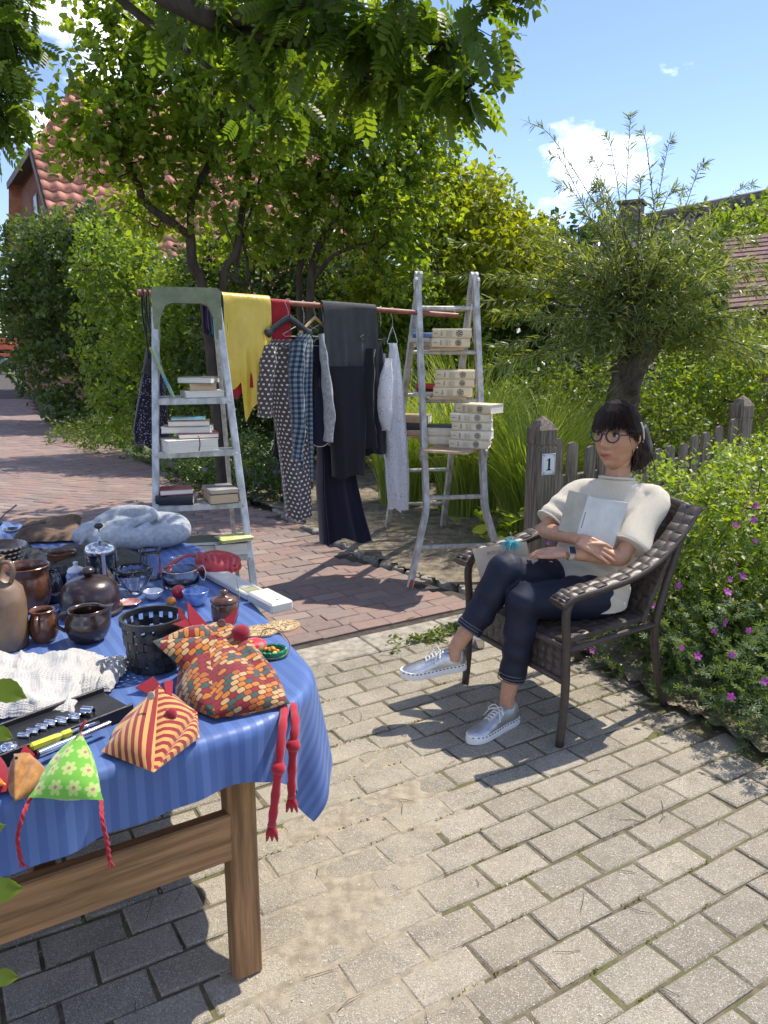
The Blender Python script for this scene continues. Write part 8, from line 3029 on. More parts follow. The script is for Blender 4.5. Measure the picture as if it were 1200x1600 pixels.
# ---- crumpled crochet cloths
def m_crochet():
 m, nt, b, out = fabric_base('white_crochet', 0.9)
 x, y, z = nsep(nt, uv_nodes(nt))
 s = 0.0095
 fx, fy = nmath(nt, 'SUBTRACT', nmath(nt, 'FRACT', nmath(nt, 'DIVIDE', x, s)), 0.5), nmath(nt, 'SUBTRACT', nmath(nt, 'FRACT', nmath(nt, 'DIVIDE', y, s)), 0.5)
 d = nmath(nt, 'ADD', nmath(nt, 'MULTIPLY', fx, fx), nmath(nt, 'MULTIPLY', fy, fy))
 band = nmath(nt, 'GREATER_THAN', nmath(nt, 'SINE', nmath(nt, 'MULTIPLY', y, 52.0)), -0.25)
 hole = nmath(nt, 'MULTIPLY', nmath(nt, 'LESS_THAN', d, 0.045), band)
 nt.links.new(nmix(nt, nmath(nt, 'MULTIPLY', hole, 0.8), nmix(nt, nnoise(nt, ncoord(nt), 9), (0.42, 0.385, 0.34), (0.54, 0.52, 0.48)), (0.22, 0.21, 0.2)), b.inputs['Base Color'])
 nbump(nt, b, nmath(nt, 'ADD', d, nmath(nt, 'MULTIPLY', nmath(nt, 'SINE', nmath(nt, 'MULTIPLY', y, 900.0)), 0.12)), 0.5, 0.004)
 return m

CRO = m_crochet()

def crumple(name, corners, hgt, label, mat, seed, cat='cloth', n=56, freq=5.0, ridge=1.0, rag=0.05, base_z=None, smooth_=True, folds=None):
 A_, B_, C_, D_ = [V3(q) for q in corners]
 s = np.linspace(0, 1, n)
 S, T = np.meshgrid(s, s)
 rg1 = rag * (fbm(S * 5, T * 5, seed + 3) - 0.5) * 2
 rg2 = rag * (fbm(S * 5, T * 5, seed + 9) - 0.5) * 2
 S2, T2 = S + rg1, T + rg2
 P_ = (A_ * (1 - S2)[..., None] + B_ * S2[..., None]) * (1 - T2)[..., None] + (D_ * (1 - S2)[..., None] + C_ * S2[..., None]) * T2[..., None]
 wx = S * freq + 0.9 * fbm(S * 3, T * 3, seed + 1)
 wy = T * freq + 0.9 * fbm(S * 3, T * 3, seed + 2)
 h1 = 1 - np.abs(2 * fbm(wx, wy * 0.5, seed, 3) - 1) ** 0.8
 h2 = fbm(S * freq * 0.6, T * freq * 0.6, seed + 5, 2)
 env = np.clip(np.minimum(np.minimum(S, 1 - S), np.minimum(T, 1 - T)) * 7, 0, 1) ** 0.6
 h = hgt * (0.25 + 0.75 * h2) * (0.35 + 0.65 * h1 * ridge) * (0.12 + 0.88 * env)
 P_[..., 2] = (base_z if base_z is not None else ZT + 0.003) + h + 0.004 * (1 - env) * (1 + np.sin(S * 40) * np.sin(T * 37))
 mb = MB()
 mb.grid(P_, uv=False)
 L1, L2 = np.linalg.norm(B_ - A_), np.linalg.norm(D_ - A_)
 mb.uv[-1] = np.column_stack([S.ravel() * L1 * 1.5, T.ravel() * L2 * 1.5])
 mb.has_uv = True
 return tag(mb.build(name, mat, smooth=smooth_), label, cat)

crumple('crochet_cloth', [(-0.904, 1.531, 0.742), (-0.684, 1.546, 0.742), (-0.741, 1.883, 0.742), (-1.063, 1.862, 0.742)], 0.085, 'crumpled white crochet tablecloth heaped in front of the jugs', CRO, 11, rag=0.06)
crumple('crochet_doily', [(-0.744, 1.639, 0.742), (-0.655, 1.673, 0.742), (-0.654, 1.862, 0.742), (-0.784, 1.883, 0.742)], 0.055, 'smaller white crochet doily folded beside the woven basket', CRO, 23, rag=0.07, freq=4)

# ---- folded pale grey fleece
m_fleece = M('grey_fleece', (0.48, 0.52, 0.56), 0.97, 0.18, 60, 1.0, 420, sheen=0.6, col2=(0.62, 0.66, 0.70))
mb = MB()
cF = V3((-1.070, 3.096, 0.742))
ex = unit(V3((-0.813, 3.096, 0.742)) - V3((-1.341, 3.096, 0.742)))
ey = np.array([-ex[1], ex[0], 0])

def blob(pts, rad, flat=0.6, n=12, up=(0, 0, 1)):
 mb.tube(smooth_path(pts, 6), list(np.interp(np.linspace(0, 1, (len(pts) - 1) * 6 + 1), np.linspace(0, 1, len(rad)), rad)), n, flat=flat, up=up)

fp_ = lambda a, b, z: cF + ex * a + ey * b + np.array([0, 0, z])
blob([fp_(-0.21, -0.02, 0.045), fp_(-0.1, -0.07, 0.045), fp_(0.05, -0.09, 0.045), fp_(0.17, -0.05, 0.05), fp_(0.21, 0.03, 0.05)], [0.045, 0.06, 0.06, 0.065, 0.05], 0.75)
blob([fp_(-0.2, 0.0, 0.05), fp_(-0.1, 0.1, 0.06), fp_(0.04, 0.14, 0.065), fp_(0.15, 0.1, 0.06), fp_(0.2, 0.02, 0.05)], [0.05, 0.06, 0.06, 0.07, 0.055], 0.75)
blob([fp_(-0.14, 0.0, 0.03), fp_(0.0, 0.02, 0.035), fp_(0.15, 0.02, 0.045)], [0.07, 0.09, 0.08], 0.4)
blob([fp_(-0.15, 0.03, 0.09), fp_(-0.08, 0.11, 0.12), fp_(0.03, 0.12, 0.12), fp_(0.08, 0.05, 0.112), fp_(0.03, -0.03, 0.102), fp_(-0.08, -0.05, 0.095)], [0.022, 0.025, 0.025, 0.025, 0.024, 0.018], 0.9)
for k in range(5):
 blob([fp_(-0.16 + 0.07 * k, -0.14, 0.03), fp_(-0.14 + 0.07 * k, -0.10, 0.085), fp_(-0.10 + 0.065 * k, -0.03, 0.10)], [0.008, 0.014, 0.008], 1.0, 8)
me = remesh(mb, 0.007, 4)
tag(put_mesh(me, 'fleece_jumper', m_fleece), 'pale grey-blue fleece garment folded in a soft heap at the back of the table', 'garment')

# ---- red leather bag
m_redlea = M('red_leather', (0.40, 0.018, 0.022), 0.32, 0.15, 12, 0.35, 70, coat=0.15, col2=(0.5, 0.03, 0.035))
cb = V3((-0.641, 2.692, 0.742))
rb_ = thing('red_bag', cb, 'slouchy red leather bag beside the grey fleece', 'bag')
mb = MB()
e1_, e2_ = unit(V3((-0.527, 2.692, 0.742)) - V3((-0.748, 2.692, 0.742))), None
e2_ = np.array([-e1_[1], e1_[0], 0])
bp = lambda a, b, z: cb + e1_ * a + e2_ * b + np.array([0, 0, z])
blob([bp(-0.06, 0.02, 0.03), bp(0.0, 0.03, 0.04), bp(0.06, 0.01, 0.035), bp(0.1, -0.03, 0.02)], [0.035, 0.05, 0.05, 0.025], 0.65)
blob([bp(-0.05, -0.03, 0.02), bp(0.02, -0.05, 0.025), bp(0.09, -0.04, 0.02)], [0.02, 0.03, 0.02], 0.7)
for k in range(7):
 blob([bp(-0.06 + 0.022 * k, 0.06, 0.05), bp(-0.04 + 0.024 * k, 0.0, 0.07 - 0.004 * k), bp(0.0 + 0.018 * k, -0.07, 0.03)], [0.004, 0.0085, 0.005], 1.0, 8)
put_mesh(remesh(mb, 0.0045, 3), 'body', m_redlea, rb_)
mb = MB()
blob([bp(-0.05, 0.03, 0.05), bp(-0.10, 0.02, 0.055), bp(-0.145, -0.02, 0.03), bp(-0.15, -0.07, 0.012), bp(-0.10, -0.09, 0.01)], [0.018] * 5, 0.18, 10)
mb.build('strap', m_redlea, rb_, smooth=True)
for a_ in (-0.112, -0.135):
 disc(bp(a_, -0.0 + (a_ + 0.11), 0.06), (0, -0.3, 0.95), 0.006, 0.004, m_steel, 'eyelet', rb_)

# ---- brown and black bags and belts in the back row
m_brlea = M('brown_suede', (0.10, 0.06, 0.035), 0.9, 0.35, 14, 0.5, 60, col2=(0.16, 0.10, 0.06))
m_dklea = M('dark_leather', (0.022, 0.016, 0.012), 0.4, 0.3, 16, 0.4, 60)
crumple('brown_suede_bag', [(-1.571, 3.096, 0.742), (-1.309, 3.118, 0.742), (-1.455, 3.561, 0.742), (-1.714, 3.520, 0.742)], 0.07, 'brown suede bag slumped behind the stack of plates', m_brlea, 31, cat='bag', n=34, freq=3, rag=0.04)
crumple('olive_bag', [(-1.210, 2.636, 0.742), (-0.857, 2.660, 0.742), (-0.991, 2.933, 0.742), (-1.316, 2.972, 0.742)], 0.075, 'dark olive cloth bag lying in front of the grey fleece', M('olive_canvas', (0.055, 0.05, 0.035), 0.9, 0.3, 20, 0.4), 37, cat='bag', n=34, freq=3, rag=0.04)
crumple('black_purse', [(-1.334, 2.652, 0.742), (-1.192, 2.676, 0.742), (-1.303, 2.972, 0.742), (-1.465, 2.972, 0.742)], 0.06, 'small black leather purse behind the reddish clay pot', m_dklea, 43, cat='purse', n=30, freq=4, rag=0.04)
c = V3((-1.224, 2.768, 0.742))
rbn = vessel('copper_pot', c, [(0.045, 0), (0.052, 0.01), (0.052, 0.05), (0.054, 0.055)], 'low copper-brown pot half hidden by the dark bags', m_gl_brown, 'pot')

# ================================================================== WOVEN CHAIR
CO = np.array([0.82, 3.19, 0])
CF = np.array([-0.88, -0.475, 0]); CF = CF / np.linalg.norm(CF)
CL = np.array([-CF[1], CF[0], 0]) * np.array([1, 1, 1])
CL = np.array([0.475, -0.88, 0]) / np.linalg.norm([0.475, 0.88])

def ch(f, l, z):
 return CO + CF * f + CL * l + np.array([0, 0, z])

m_rattan = M('brown_wicker', (0.075, 0.056, 0.046), 0.42, 0.25, 30, 0.15, 120, col2=(0.10, 0.078, 0.065))
m_frame = M('chair_frame', (0.058, 0.042, 0.035), 0.5, 0.2, 40, 0.15, 200)
chair = thing('woven_armchair', CO, 'dark brown woven garden armchair with curved arms', 'armchair')

def weave_h(p, q, d=0.010):
 i, j = np.floor(p), np.floor(q)
 fp, fq = p - i, q - j
 par = ((i + j) % 2) < 1
 a = np.sin(np.pi * np.clip(fp, 0.03, 0.97)) ** 0.5 * (0.7 + 0.3 * np.sin(np.pi * fq))
 b = np.sin(np.pi * np.clip(fq, 0.03, 0.97)) ** 0.5 * (0.7 + 0.3 * np.sin(np.pi * fp))
 return d * np.where(par, a, b)

def woven_panel(fn, nu, nv, cu, cv, name, th=0.012, parent=None):
 s = np.linspace(0, 1, nu); t = np.linspace(0, 1, nv)
 S, T = np.meshgrid(s, t)
 P_ = np.array([[fn(a, b) for a in s] for b in t])
 du = np.gradient(P_, axis=1); dv = np.gradient(P_, axis=0)
 N_ = np.cross(du, dv); N_ /= np.linalg.norm(N_, axis=2, keepdims=True) + 1e-9
 h = weave_h(S * cu, T * cv)
 A_ = P_ + N_ * (th / 2 + h)[..., None]
 B_ = P_ - N_ * (th / 2 + h)[..., None]
 mb = MB()
 mb.grid(A_, uv=False); mb.grid(B_, uv=False, flip=True)
 k = nu * nv
 bd = [i for i in range(nu)] + [i * nu + nu - 1 for i in range(1, nv)] + [(nv - 1) * nu + i for i in range(nu - 2, -1, -1)] + [i * nu for i in range(nv - 2, 0, -1)]
 mb.f += [(bd[i], k + bd[i], k + bd[(i + 1) % len(bd)], bd[(i + 1) % len(bd)]) for i in range(len(bd))]
 return mb.build(name, m_rattan, chair, smooth=True, angle=50)

def back_fn(s, t):
 w = 0.265 + 0.035 * t
 f = -0.225 - 0.19 * t - 0.05 * math.sin(math.pi * s)
 return ch(f + 0.05, (s * 2 - 1) * w, 0.41 + 0.485 * t + 0.012 * math.sin(math.pi * s))

woven_panel(back_fn, 91, 91, 9, 15, 'backrest')
woven_panel(lambda s, t: ch(-0.23 + 0.52 * t, (s * 2 - 1) * (0.255 + 0.045 * t), 0.425 - 0.015 * math.sin(math.pi * s)), 85, 85, 11, 10, 'seat')
woven_panel(lambda s, t: ch(0.285, (s * 2 - 1) * 0.29, 0.27 + 0.14 * t), 85, 31, 12, 4, 'apron')
for sd in (-1, 1):
 pts = smooth_path([ch(0.36, sd * 0.325, 0.600), ch(0.30, sd * 0.33, 0.625), ch(0.17, sd * 0.335, 0.640), ch(0.0, sd * 0.335, 0.665), ch(-0.15, sd * 0.325, 0.715), ch(-0.28, sd * 0.31, 0.80), ch(-0.385, sd * 0.295, 0.900)], 8)
 wv = np.linspace(0, 1, len(pts))
 lat = [unit(CL * sd * (1 - 0.25 * k) + CF * (-0.55 * max(0, k - 0.55))) for k in wv]
 mb = MB()
 rs = []
 seg = 0
 for i, p in enumerate(pts):
  t = unit(pts[min(i + 1, len(pts) - 1)] - pts[max(0, i - 1)])
  x = unit(lat[i] - np.dot(lat[i], t) * t)
  y = np.cross(t, x) * (1 if np.cross(t, x)[2] > 0 else -1)
  hw = 0.046
  sec = [(-1, 0), (-0.96, 0.5), (-0.86, 0.9), (-0.5, 1.0), (-0.48, 1.0), (0, 1.08), (0.48, 1.0), (0.5, 1.0), (0.86, 0.9), (0.96, 0.5), (1, 0), (0.8, -0.8), (0, -1), (-0.8, -0.8)]
  rs.append(np.array([p + x * a * hw + y * b * 0.017 for a, b in sec]))
 mb.rings(rs)
 arm = mb.build('arm', m_frame, chair, smooth=True, angle=60)
 S_, T_ = np.linspace(0.04, 0.99, 205), np.linspace(-0.82, 0.82, 25)
 G = []
 PP = np.array(pts)
 for s in S_:
  k = s * (len(pts) - 1)
  i = min(int(k), len(pts) - 2)
  p = PP[i] + (PP[i + 1] - PP[i]) * (k - i)
  t = unit(PP[min(i + 2, len(pts) - 1)] - PP[max(0, i - 1)])
  x = unit(lat[i] - np.dot(lat[i], t) * t)
  y = np.cross(t, x) * (1 if np.cross(t, x)[2] > 0 else -1)
  G.append([p + x * q * 0.048 + y * (0.0135 + weave_h(np.array(s * 17.0), np.array((q + 0.82) / 1.64 * 1.999), 0.011)) for q in T_])
 mb = MB(); mb.grid(np.array(G), uv=False, flip=sd < 0)
 mb.build('arm_weave', m_rattan, chair)
 mb = MB()
 mb.tube(smooth_path([ch(0.315, sd * 0.33, 0.0), ch(0.300, sd * 0.33, 0.2), ch(0.305, sd * 0.33, 0.42), ch(0.315, sd * 0.33, 0.55), ch(0.295, sd * 0.33, 0.612)], 6), [0.0175] * 25, 12)
 mb.build('leg', m_frame, chair, smooth=True)
 mb = MB()
 mb.tube(smooth_path([ch(-0.34, sd * 0.275, 0.0), ch(-0.275, sd * 0.275, 0.18), ch(-0.235, sd * 0.28, 0.38), ch(-0.27, sd * 0.285, 0.55), ch(-0.33, sd * 0.29, 0.75), ch(-0.385, sd * 0.295, 0.89)], 6), [0.0175] * 31, 12)
 mb.build('leg', m_frame, chair, smooth=True)
 mb = MB(); mb.tube([ch(0.30, sd * 0.325, 0.40), ch(-0.235, sd * 0.28, 0.40)], 0.014, 10); mb.build('seat_rail', m_frame, chair, smooth=True)
mb = MB(); mb.tube([ch(0.295, -0.33, 0.405), ch(0.295, 0.33, 0.405)], 0.015, 10); mb.build('seat_rail', m_frame, chair, smooth=True)
mb = MB(); mb.tube([ch(0.30, -0.33, 0.265), ch(0.30, 0.33, 0.265)], 0.012, 10); mb.build('seat_rail', m_frame, chair, smooth=True)
mb = MB()
mb.tube([V3(back_fn(s, 1.0)) for s in np.linspace(0, 1, 15)], 0.018, 12); mb.build('top_rail', m_frame, chair, smooth=True)

# ================================================================== SEATED WOMAN
m_skin = None

def skin_material():
 m, nt, b, out = nodes_of('skin')
 at = nt.nodes.new('ShaderNodeAttribute'); at.attribute_name = 'rnd'
 base = nmix(nt, nramp(nt, nnoise(nt, ncoord(nt), 35, 4), 0.35, 0.65), (0.46, 0.235, 0.14), (0.53, 0.29, 0.18))
 col = nmix(nt, at.outputs['Fac'], base, (0.40, 0.11, 0.095))
 nt.links.new(col, b.inputs['Base Color'])
 b.inputs['Roughness'].default_value = 0.5
 nbump(nt, b, nnoise(nt, ncoord(nt), 160, 3), 0.12, 0.002)
 return m

m_skin = skin_material()
m_hair = M('dark_brown_hair', (0.012, 0.008, 0.008), 0.48, 0.5, 60, 0.2, 200, spec=0.4, stretch=(1, 1, 0.2), col2=(0.045, 0.025, 0.022))
m_knit = M('cream_knit', (0.67, 0.595, 0.455), 0.95, 0.07, 260, 0.6, 420, sheen=0.4, col2=(0.76, 0.685, 0.545))
m_navy = M('navy_twill', (0.010, 0.013, 0.030), 0.62, 0.2, 9, 0.18, 30, spec=0.35, col2=(0.014, 0.018, 0.038))
m_silver = M('silver_leather', (0.55, 0.56, 0.57), 0.3, 0.15, 22, 0.35, 50, metal=0.85)
m_sole = M('white_rubber', (0.76, 0.77, 0.78), 0.5, 0.05)

woman = thing('person', (0.82, 3.1, 0), 'seated woman in cream knit top and navy trousers holding an open book to her chest', 'person')

HS = 1.19
HC = np.array([1.003, 3.245, 1.178])
yaw = R(226)
HF = np.array([math.cos(yaw), math.sin(yaw), 0.06]); HF = unit(HF)
HL = unit(np.cross((0, 0, 1), HF))
HU = np.cross(HF, HL)
HR = np.stack([HF, HL, HU], 1)

def hd(f, l, u):
 return HC + (HF * f + HL * l + HU * u) * HS

def head_points(nu=64, nv=56):
 th = np.arange(nu) / nu * 2 * math.pi
 ph = np.linspace(-math.pi / 2, math.pi / 2, nv)
 T, Pp = np.meshgrid(th, ph)
 f, l, u = np.cos(T) * np.cos(Pp), np.sin(T) * np.cos(Pp), np.sin(Pp)
 low = np.clip(-u, 0, 1)
 W = 0.074 * (1 - 0.30 * low ** 1.6)
 Df = np.where(f > 0, 0.090 - 0.004 * low, 0.100 * (1 - 0.35 * low))
 F_, L_, U_ = f * Df, l * W, u * np.where(u > 0, 0.112, 0.118)
 front = np.clip(f, 0, 1) ** 0.7
 g = lambda l0, u0, sl, su: np.exp(-((L_ - l0) / sl) ** 2 - ((U_ - u0) / su) ** 2) * front
 F_ = F_ + 0.028 * g(0, -0.024, 0.011, 0.014) + 0.017 * g(0, 0.000, 0.008, 0.020)          # nose
 F_ = F_ + 0.006 * (g(0.013, -0.030, 0.008, 0.008) + g(-0.013, -0.030, 0.008, 0.008))
 F_ = F_ - 0.010 * (g(0.031, 0.010, 0.016, 0.012) + g(-0.031, 0.010, 0.016, 0.012))          # eye sockets
 F_ = F_ + 0.004 * (g(0.03, 0.032, 0.025, 0.010) + g(-0.03, 0.032, 0.025, 0.010))            # brow
 F_ = F_ + 0.007 * (g(0.042, -0.030, 0.018, 0.018) + g(-0.042, -0.030, 0.018, 0.018))        # cheeks
 F_ = F_ + 0.010 * g(0, -0.058, 0.022, 0.005) + 0.011 * g(0, -0.070, 0.018, 0.006) - 0.004 * g(0, -0.0635, 0.024, 0.0022)
 F_ = F_ + 0.013 * g(0, -0.100, 0.024, 0.018)                                                    # chin
 F_ = F_ - 0.004 * g(0, -0.083, 0.02, 0.006)
 for s in (-1, 1):
  F_ = F_ - 0.0035 * np.exp(-((L_ - s * (0.024 + 0.30 * (-0.036 - U_))) / 0.0035) ** 2 - ((U_ + 0.050) / 0.018) ** 2) * front
  F_ = F_ - 0.003 * g(s * 0.031, -0.006, 0.014, 0.003)
 F_ = F_ - 0.005 * g(0, -0.0415, 0.012, 0.0035)
 return np.stack([F_, L_, U_], -1)

HP = head_points()
mb = MB()
rs = [HC + r_ @ HR.T * HS for r_ in HP]
mb.rings(rs)
for s in (-1, 1):
 mb.tube([hd(-0.004, s * 0.070, 0.020), hd(-0.012, s * 0.079, 0.012), hd(-0.012, s * 0.080, -0.008), hd(-0.004, s * 0.074, -0.026)], [0.008, 0.012, 0.011, 0.007], 8, flat=0.6)
NB = np.array([1.022, 3.262, 0.985])
mb.tube([hd(-0.022, 0, -0.05), hd(-0.03, 0, -0.11), NB + (0, 0, 0.02), NB + (0.0, 0.0, -0.06)], [0.056, 0.052, 0.054, 0.075], 16)
PEL = np.array([0.865, 3.2, 0.50])
mb.tube([PEL, PEL + (0.05, 0.02, 0.16), PEL + (0.11, 0.045, 0.33), NB - (0, 0, 0.05)], [0.10, 0.09, 0.10, 0.07], 16)
SL_, SR_ = np.array([1.165, 3.18, 0.925]), np.array([0.880, 3.335, 0.93])
EL_, ER_ = np.array([0.985, 3.035, 0.70]), np.array([0.715, 3.25, 0.766])
WL_, WR_ = np.array([0.752, 2.995, 0.728]), np.array([0.800, 3.004, 0.784])

def limb(pts, rad, n=14, flat=1.0):
 pp = smooth_path(pts, 5)
 mb.tube(pp, list(np.interp(np.linspace(0, 1, len(pp)), np.linspace(0, 1, len(rad)), rad)), n, flat=flat)

limb([NB - (0, 0, 0.09), SL_ - (0, 0, 0.02), (SL_ + EL_) / 2, EL_], [0.045, 0.038, 0.040, 0.036])
limb([EL_ + (SL_ - EL_) * 0.1, EL_, (EL_ * 2 + WL_) / 3, WL_], [0.034, 0.037, 0.035, 0.023])
limb([NB - (0, 0, 0.09), SR_ - (0, 0, 0.02), (SR_ + ER_) / 2, ER_], [0.045, 0.038, 0.040, 0.036])
limb([ER_ + (SR_ - ER_) * 0.1, ER_, (ER_ * 2 + WR_) / 3, WR_], [0.034, 0.037, 0.035, 0.023])

def hand(wrist, axis, back, fingers_curl, length=0.175, thumb_side=1, spread=0.0, thumb_dir=None):
 ax = unit(axis)
 bk = unit(V3(back) - np.dot(back, ax) * ax)
 sd = np.cross(ax, bk)
 w = V3(wrist)
 for q in (-0.024, -0.009, 0.008, 0.024):
  mb.tube([w + sd * q * 0.6, w + ax * 0.045 + sd * q * 0.95 + bk * 0.003, w + ax * 0.088 + sd * q * 1.08], [0.015, 0.0135, 0.0095], 8)
 for k, (q, L) in enumerate(((-0.0265, 0.060), (-0.009, 0.076), (0.009, 0.082), (0.0265, 0.074))):
  p = w + ax * (0.085 - 0.004 * abs(k - 1.8)) + sd * q * 1.08
  pts = [p]
  an = 0.15
  for j, fr in enumerate((0.45, 0.32, 0.25)):
   an += fingers_curl[j]
   d = ax * math.cos(an) - bk * math.sin(an) + sd * q * spread
   p = p + unit(d) * L * fr
   pts.append(p)
  mb.tube(pts, [0.0092, 0.0085, 0.0078, 0.0062], 8)
 td = thumb_dir if thumb_dir is not None else ax * 0.75 + sd * thumb_side * 0.7 - bk * 0.2
 b0 = w + ax * 0.02 + sd * thumb_side * 0.022
 b1 = b0 + unit(td) * 0.042
 b2 = b1 + unit(td + ax * 0.4) * 0.030
 mb.tube([b0, b1, b2, b2 + unit(td + ax * 0.6) * 0.022], [0.014, 0.0115, 0.0095, 0.0072], 8)

hand(WR_, (0.1, -0.034, -0.042), (-0.02, -0.85, 0.55), (0.02, 0.14, 0.16), thumb_side=1, spread=2.5, thumb_dir=np.array([0.9, -0.1, 0.22]))
hand(WL_, (-0.12, 0.055, -0.004), (0.0, -0.2, 0.97), (0.1, 0.15, 0.2), thumb_side=-1, thumb_dir=np.array([-0.95, 0.0, -0.1]))
HPL, HPR = np.array([0.925, 3.12, 0.505]), np.array([0.81, 3.27, 0.525])
KL, KR = np.array([0.578, 2.945, 0.535]), np.array([0.512, 3.05, 0.635])
AL, AR = np.array([0.515, 2.925, 0.105]), np.array([0.303, 2.995, 0.315])
limb([PEL, HPL, (HPL + KL) / 2, KL], [0.09, 0.085, 0.07, 0.055])
limb([KL, (KL * 2 + AL) / 3 + (0.01, 0.012, 0), (KL + AL * 3) / 4, AL, AL - (0, 0, 0.05)], [0.052, 0.052, 0.036, 0.031, 0.034])
limb([PEL, HPR, (HPR + KR) / 2, KR], [0.09, 0.085, 0.07, 0.055])
limb([KR, (KR * 2 + AR) / 3 + (0.01, 0.012, -0.01), (KR + AR * 3) / 4, AR, AR + (-0.01, -0.004, -0.05)], [0.052, 0.052, 0.036, 0.031, 0.034])
me = remesh(mb, 0.003, 1, fac=0.4)
n = len(me.vertices)
co = np.zeros(n * 3, np.float32); me.vertices.foreach_get('co', co); co = co.reshape(-1, 3)
loc = (co - HC) @ HR / HS
lip = np.exp(-((loc[:, 1]) / 0.021) ** 4 - ((loc[:, 2] + 0.0635 - 6.0 * loc[:, 1] ** 2) / 0.0085) ** 4) * (loc[:, 0] > 0.06)
cheek = 0.25 * np.exp(-((np.abs(loc[:, 1]) - 0.042) / 0.02) ** 2 - ((loc[:, 2] + 0.028) / 0.02) ** 2) * (loc[:, 0] > 0.03)
at = me.attributes.new('rnd', 'FLOAT', 'POINT')
at.data.foreach_set('value', np.clip(lip * 1.0 + cheek, 0, 1).astype(np.float32))
put_mesh(me, 'body', m_skin, woman)

m_eye = M('eye_white', (0.42, 0.39, 0.36), 0.2, 0.05)
m_iris = M('iris_brown', (0.05, 0.025, 0.012), 0.15, 0.2)
for s in (-1, 1):
 mb = MB()
 c = hd(0.0705, s * 0.031, 0.010)
 mb.lathe([(0.001, -0.011), (0.008, -0.008), (0.0112, 0), (0.008, 0.008), (0.001, 0.011)], 14, c, HR * HS)
 ey_ = mb.build('eye', m_eye, woman, smooth=True)
 mb = MB()
 mb.lathe([(0.0072, -0.001), (0.005, 0.0012), (0.001, 0.0018)], 12, c + unit(HF * 0.95 - HL * 0.1) * 0.0125, frame(z=HF, y=HU))
 mb.build('iris', m_iris, ey_, smooth=True)
 mb = MB()
 mb.tube([hd(0.0765, s * (0.031 - 0.014), 0.0145), hd(0.0825, s * 0.029, 0.0185), hd(0.077, s * (0.031 + 0.014), 0.0155)], [0.002, 0.0036, 0.002], 6)
 mb.build('eyelid', M('lash_dark', (0.03, 0.018, 0.014), 0.6), ey_, smooth=True)
mb = MB()
mb.tube(smooth_path([hd(0.0845, -0.020, -0.0595), hd(0.0935, -0.010, -0.0628), hd(0.0955, 0, -0.0636), hd(0.0935, 0.010, -0.0628), hd(0.0845, 0.020, -0.0595)], 4), 0.0009, 5)
mb.build('mouth_line', M('mouth_dark', (0.11, 0.03, 0.03), 0.6), woman)
gl = thing('spectacles', hd(0.1, 0, 0), 'round black spectacles worn by the seated woman', 'glasses')
for s in (-1, 1):
 mb = MB()
 c = hd(0.0985 - 0.004, s * 0.031, 0.008)
 ax1, ax2 = unit(HL - HF * s * 0.18), HU
 mb.tube([c + (ax1 * math.cos(t) + ax2 * math.sin(t)) * 0.027 for t in np.arange(28) / 28 * 2 * math.pi], 0.0031, 8, wrap=True)
 mb.build('rim', m_black, gl, smooth=True)
 mb = MB()
 mb.tube(smooth_path([hd(0.086, s * 0.055, 0.012), hd(0.06, s * 0.073, 0.014), hd(0.01, s * 0.0765, 0.016), hd(-0.02, s * 0.077, 0.006)], 4), 0.0023, 6)
 mb.build('temple', m_black, gl, smooth=True)
mb = MB()
mb.tube([hd(0.0975, -0.009, 0.012), hd(0.104, 0, 0.0145), hd(0.0975, 0.009, 0.012)], 0.0022, 6)
mb.build('bridge', m_black, gl, smooth=True)
mb = MB()
nu, nv = 64, 40
th = np.arange(nu) / nu * 2 * math.pi
rs = []
for ph in np.linspace(math.pi / 2 * 0.995, -0.55, nv):
 f, l, u = np.cos(th) * math.cos(ph), np.sin(th) * math.cos(ph), np.full(nu, math.sin(ph))
 face = np.clip((np.cos(th) - 0.05) * 3, 0, 1)
 lim = np.where(np.cos(th) > 0.15, 0.36, np.where(np.cos(th) > -0.25, 0.12, -0.6))
 uu = np.maximum(u, lim)
 k = np.sqrt(np.maximum(1 - uu ** 2, 0.0)) / np.maximum(np.sqrt(np.maximum(1 - u ** 2, 1e-6)), 1e-3)
 thick = 1.0 + 0.03 * np.sin(th * 23) * math.cos(ph)
 rs.append(np.array([hd(a * kk * 0.103 * tk + (0.0 if a > 0 else -0.006), b * kk * 0.0845 * tk, c * 0.130 * (tk if c > 0 else 1)) for a, b, c, kk, tk in zip(f, l, uu, k, thick)]))
mb.rings(rs)
blob_pts = [hd(-0.085, 0.02, 0.03), hd(-0.105, 0.035, -0.02), hd(-0.10, 0.05, -0.07), hd(-0.085, 0.055, -0.115)]
mb.tube(smooth_path(blob_pts, 5), [0.055, 0.058, 0.058, 0.056, 0.055, 0.054, 0.055, 0.055, 0.054, 0.052, 0.049, 0.045, 0.038, 0.030, 0.02, 0.008], 14)
put_mesh(remesh(mb, 0.004, 2), 'hair', m_hair, woman)
mb = MB()
hr_ = random.Random(5)

def scalp(az, el, s=1.0):
 return hd(math.cos(az) * math.cos(el) * 0.103 * s, math.sin(az) * math.cos(el) * 0.0845 * s, math.sin(el) * 0.130 * s)

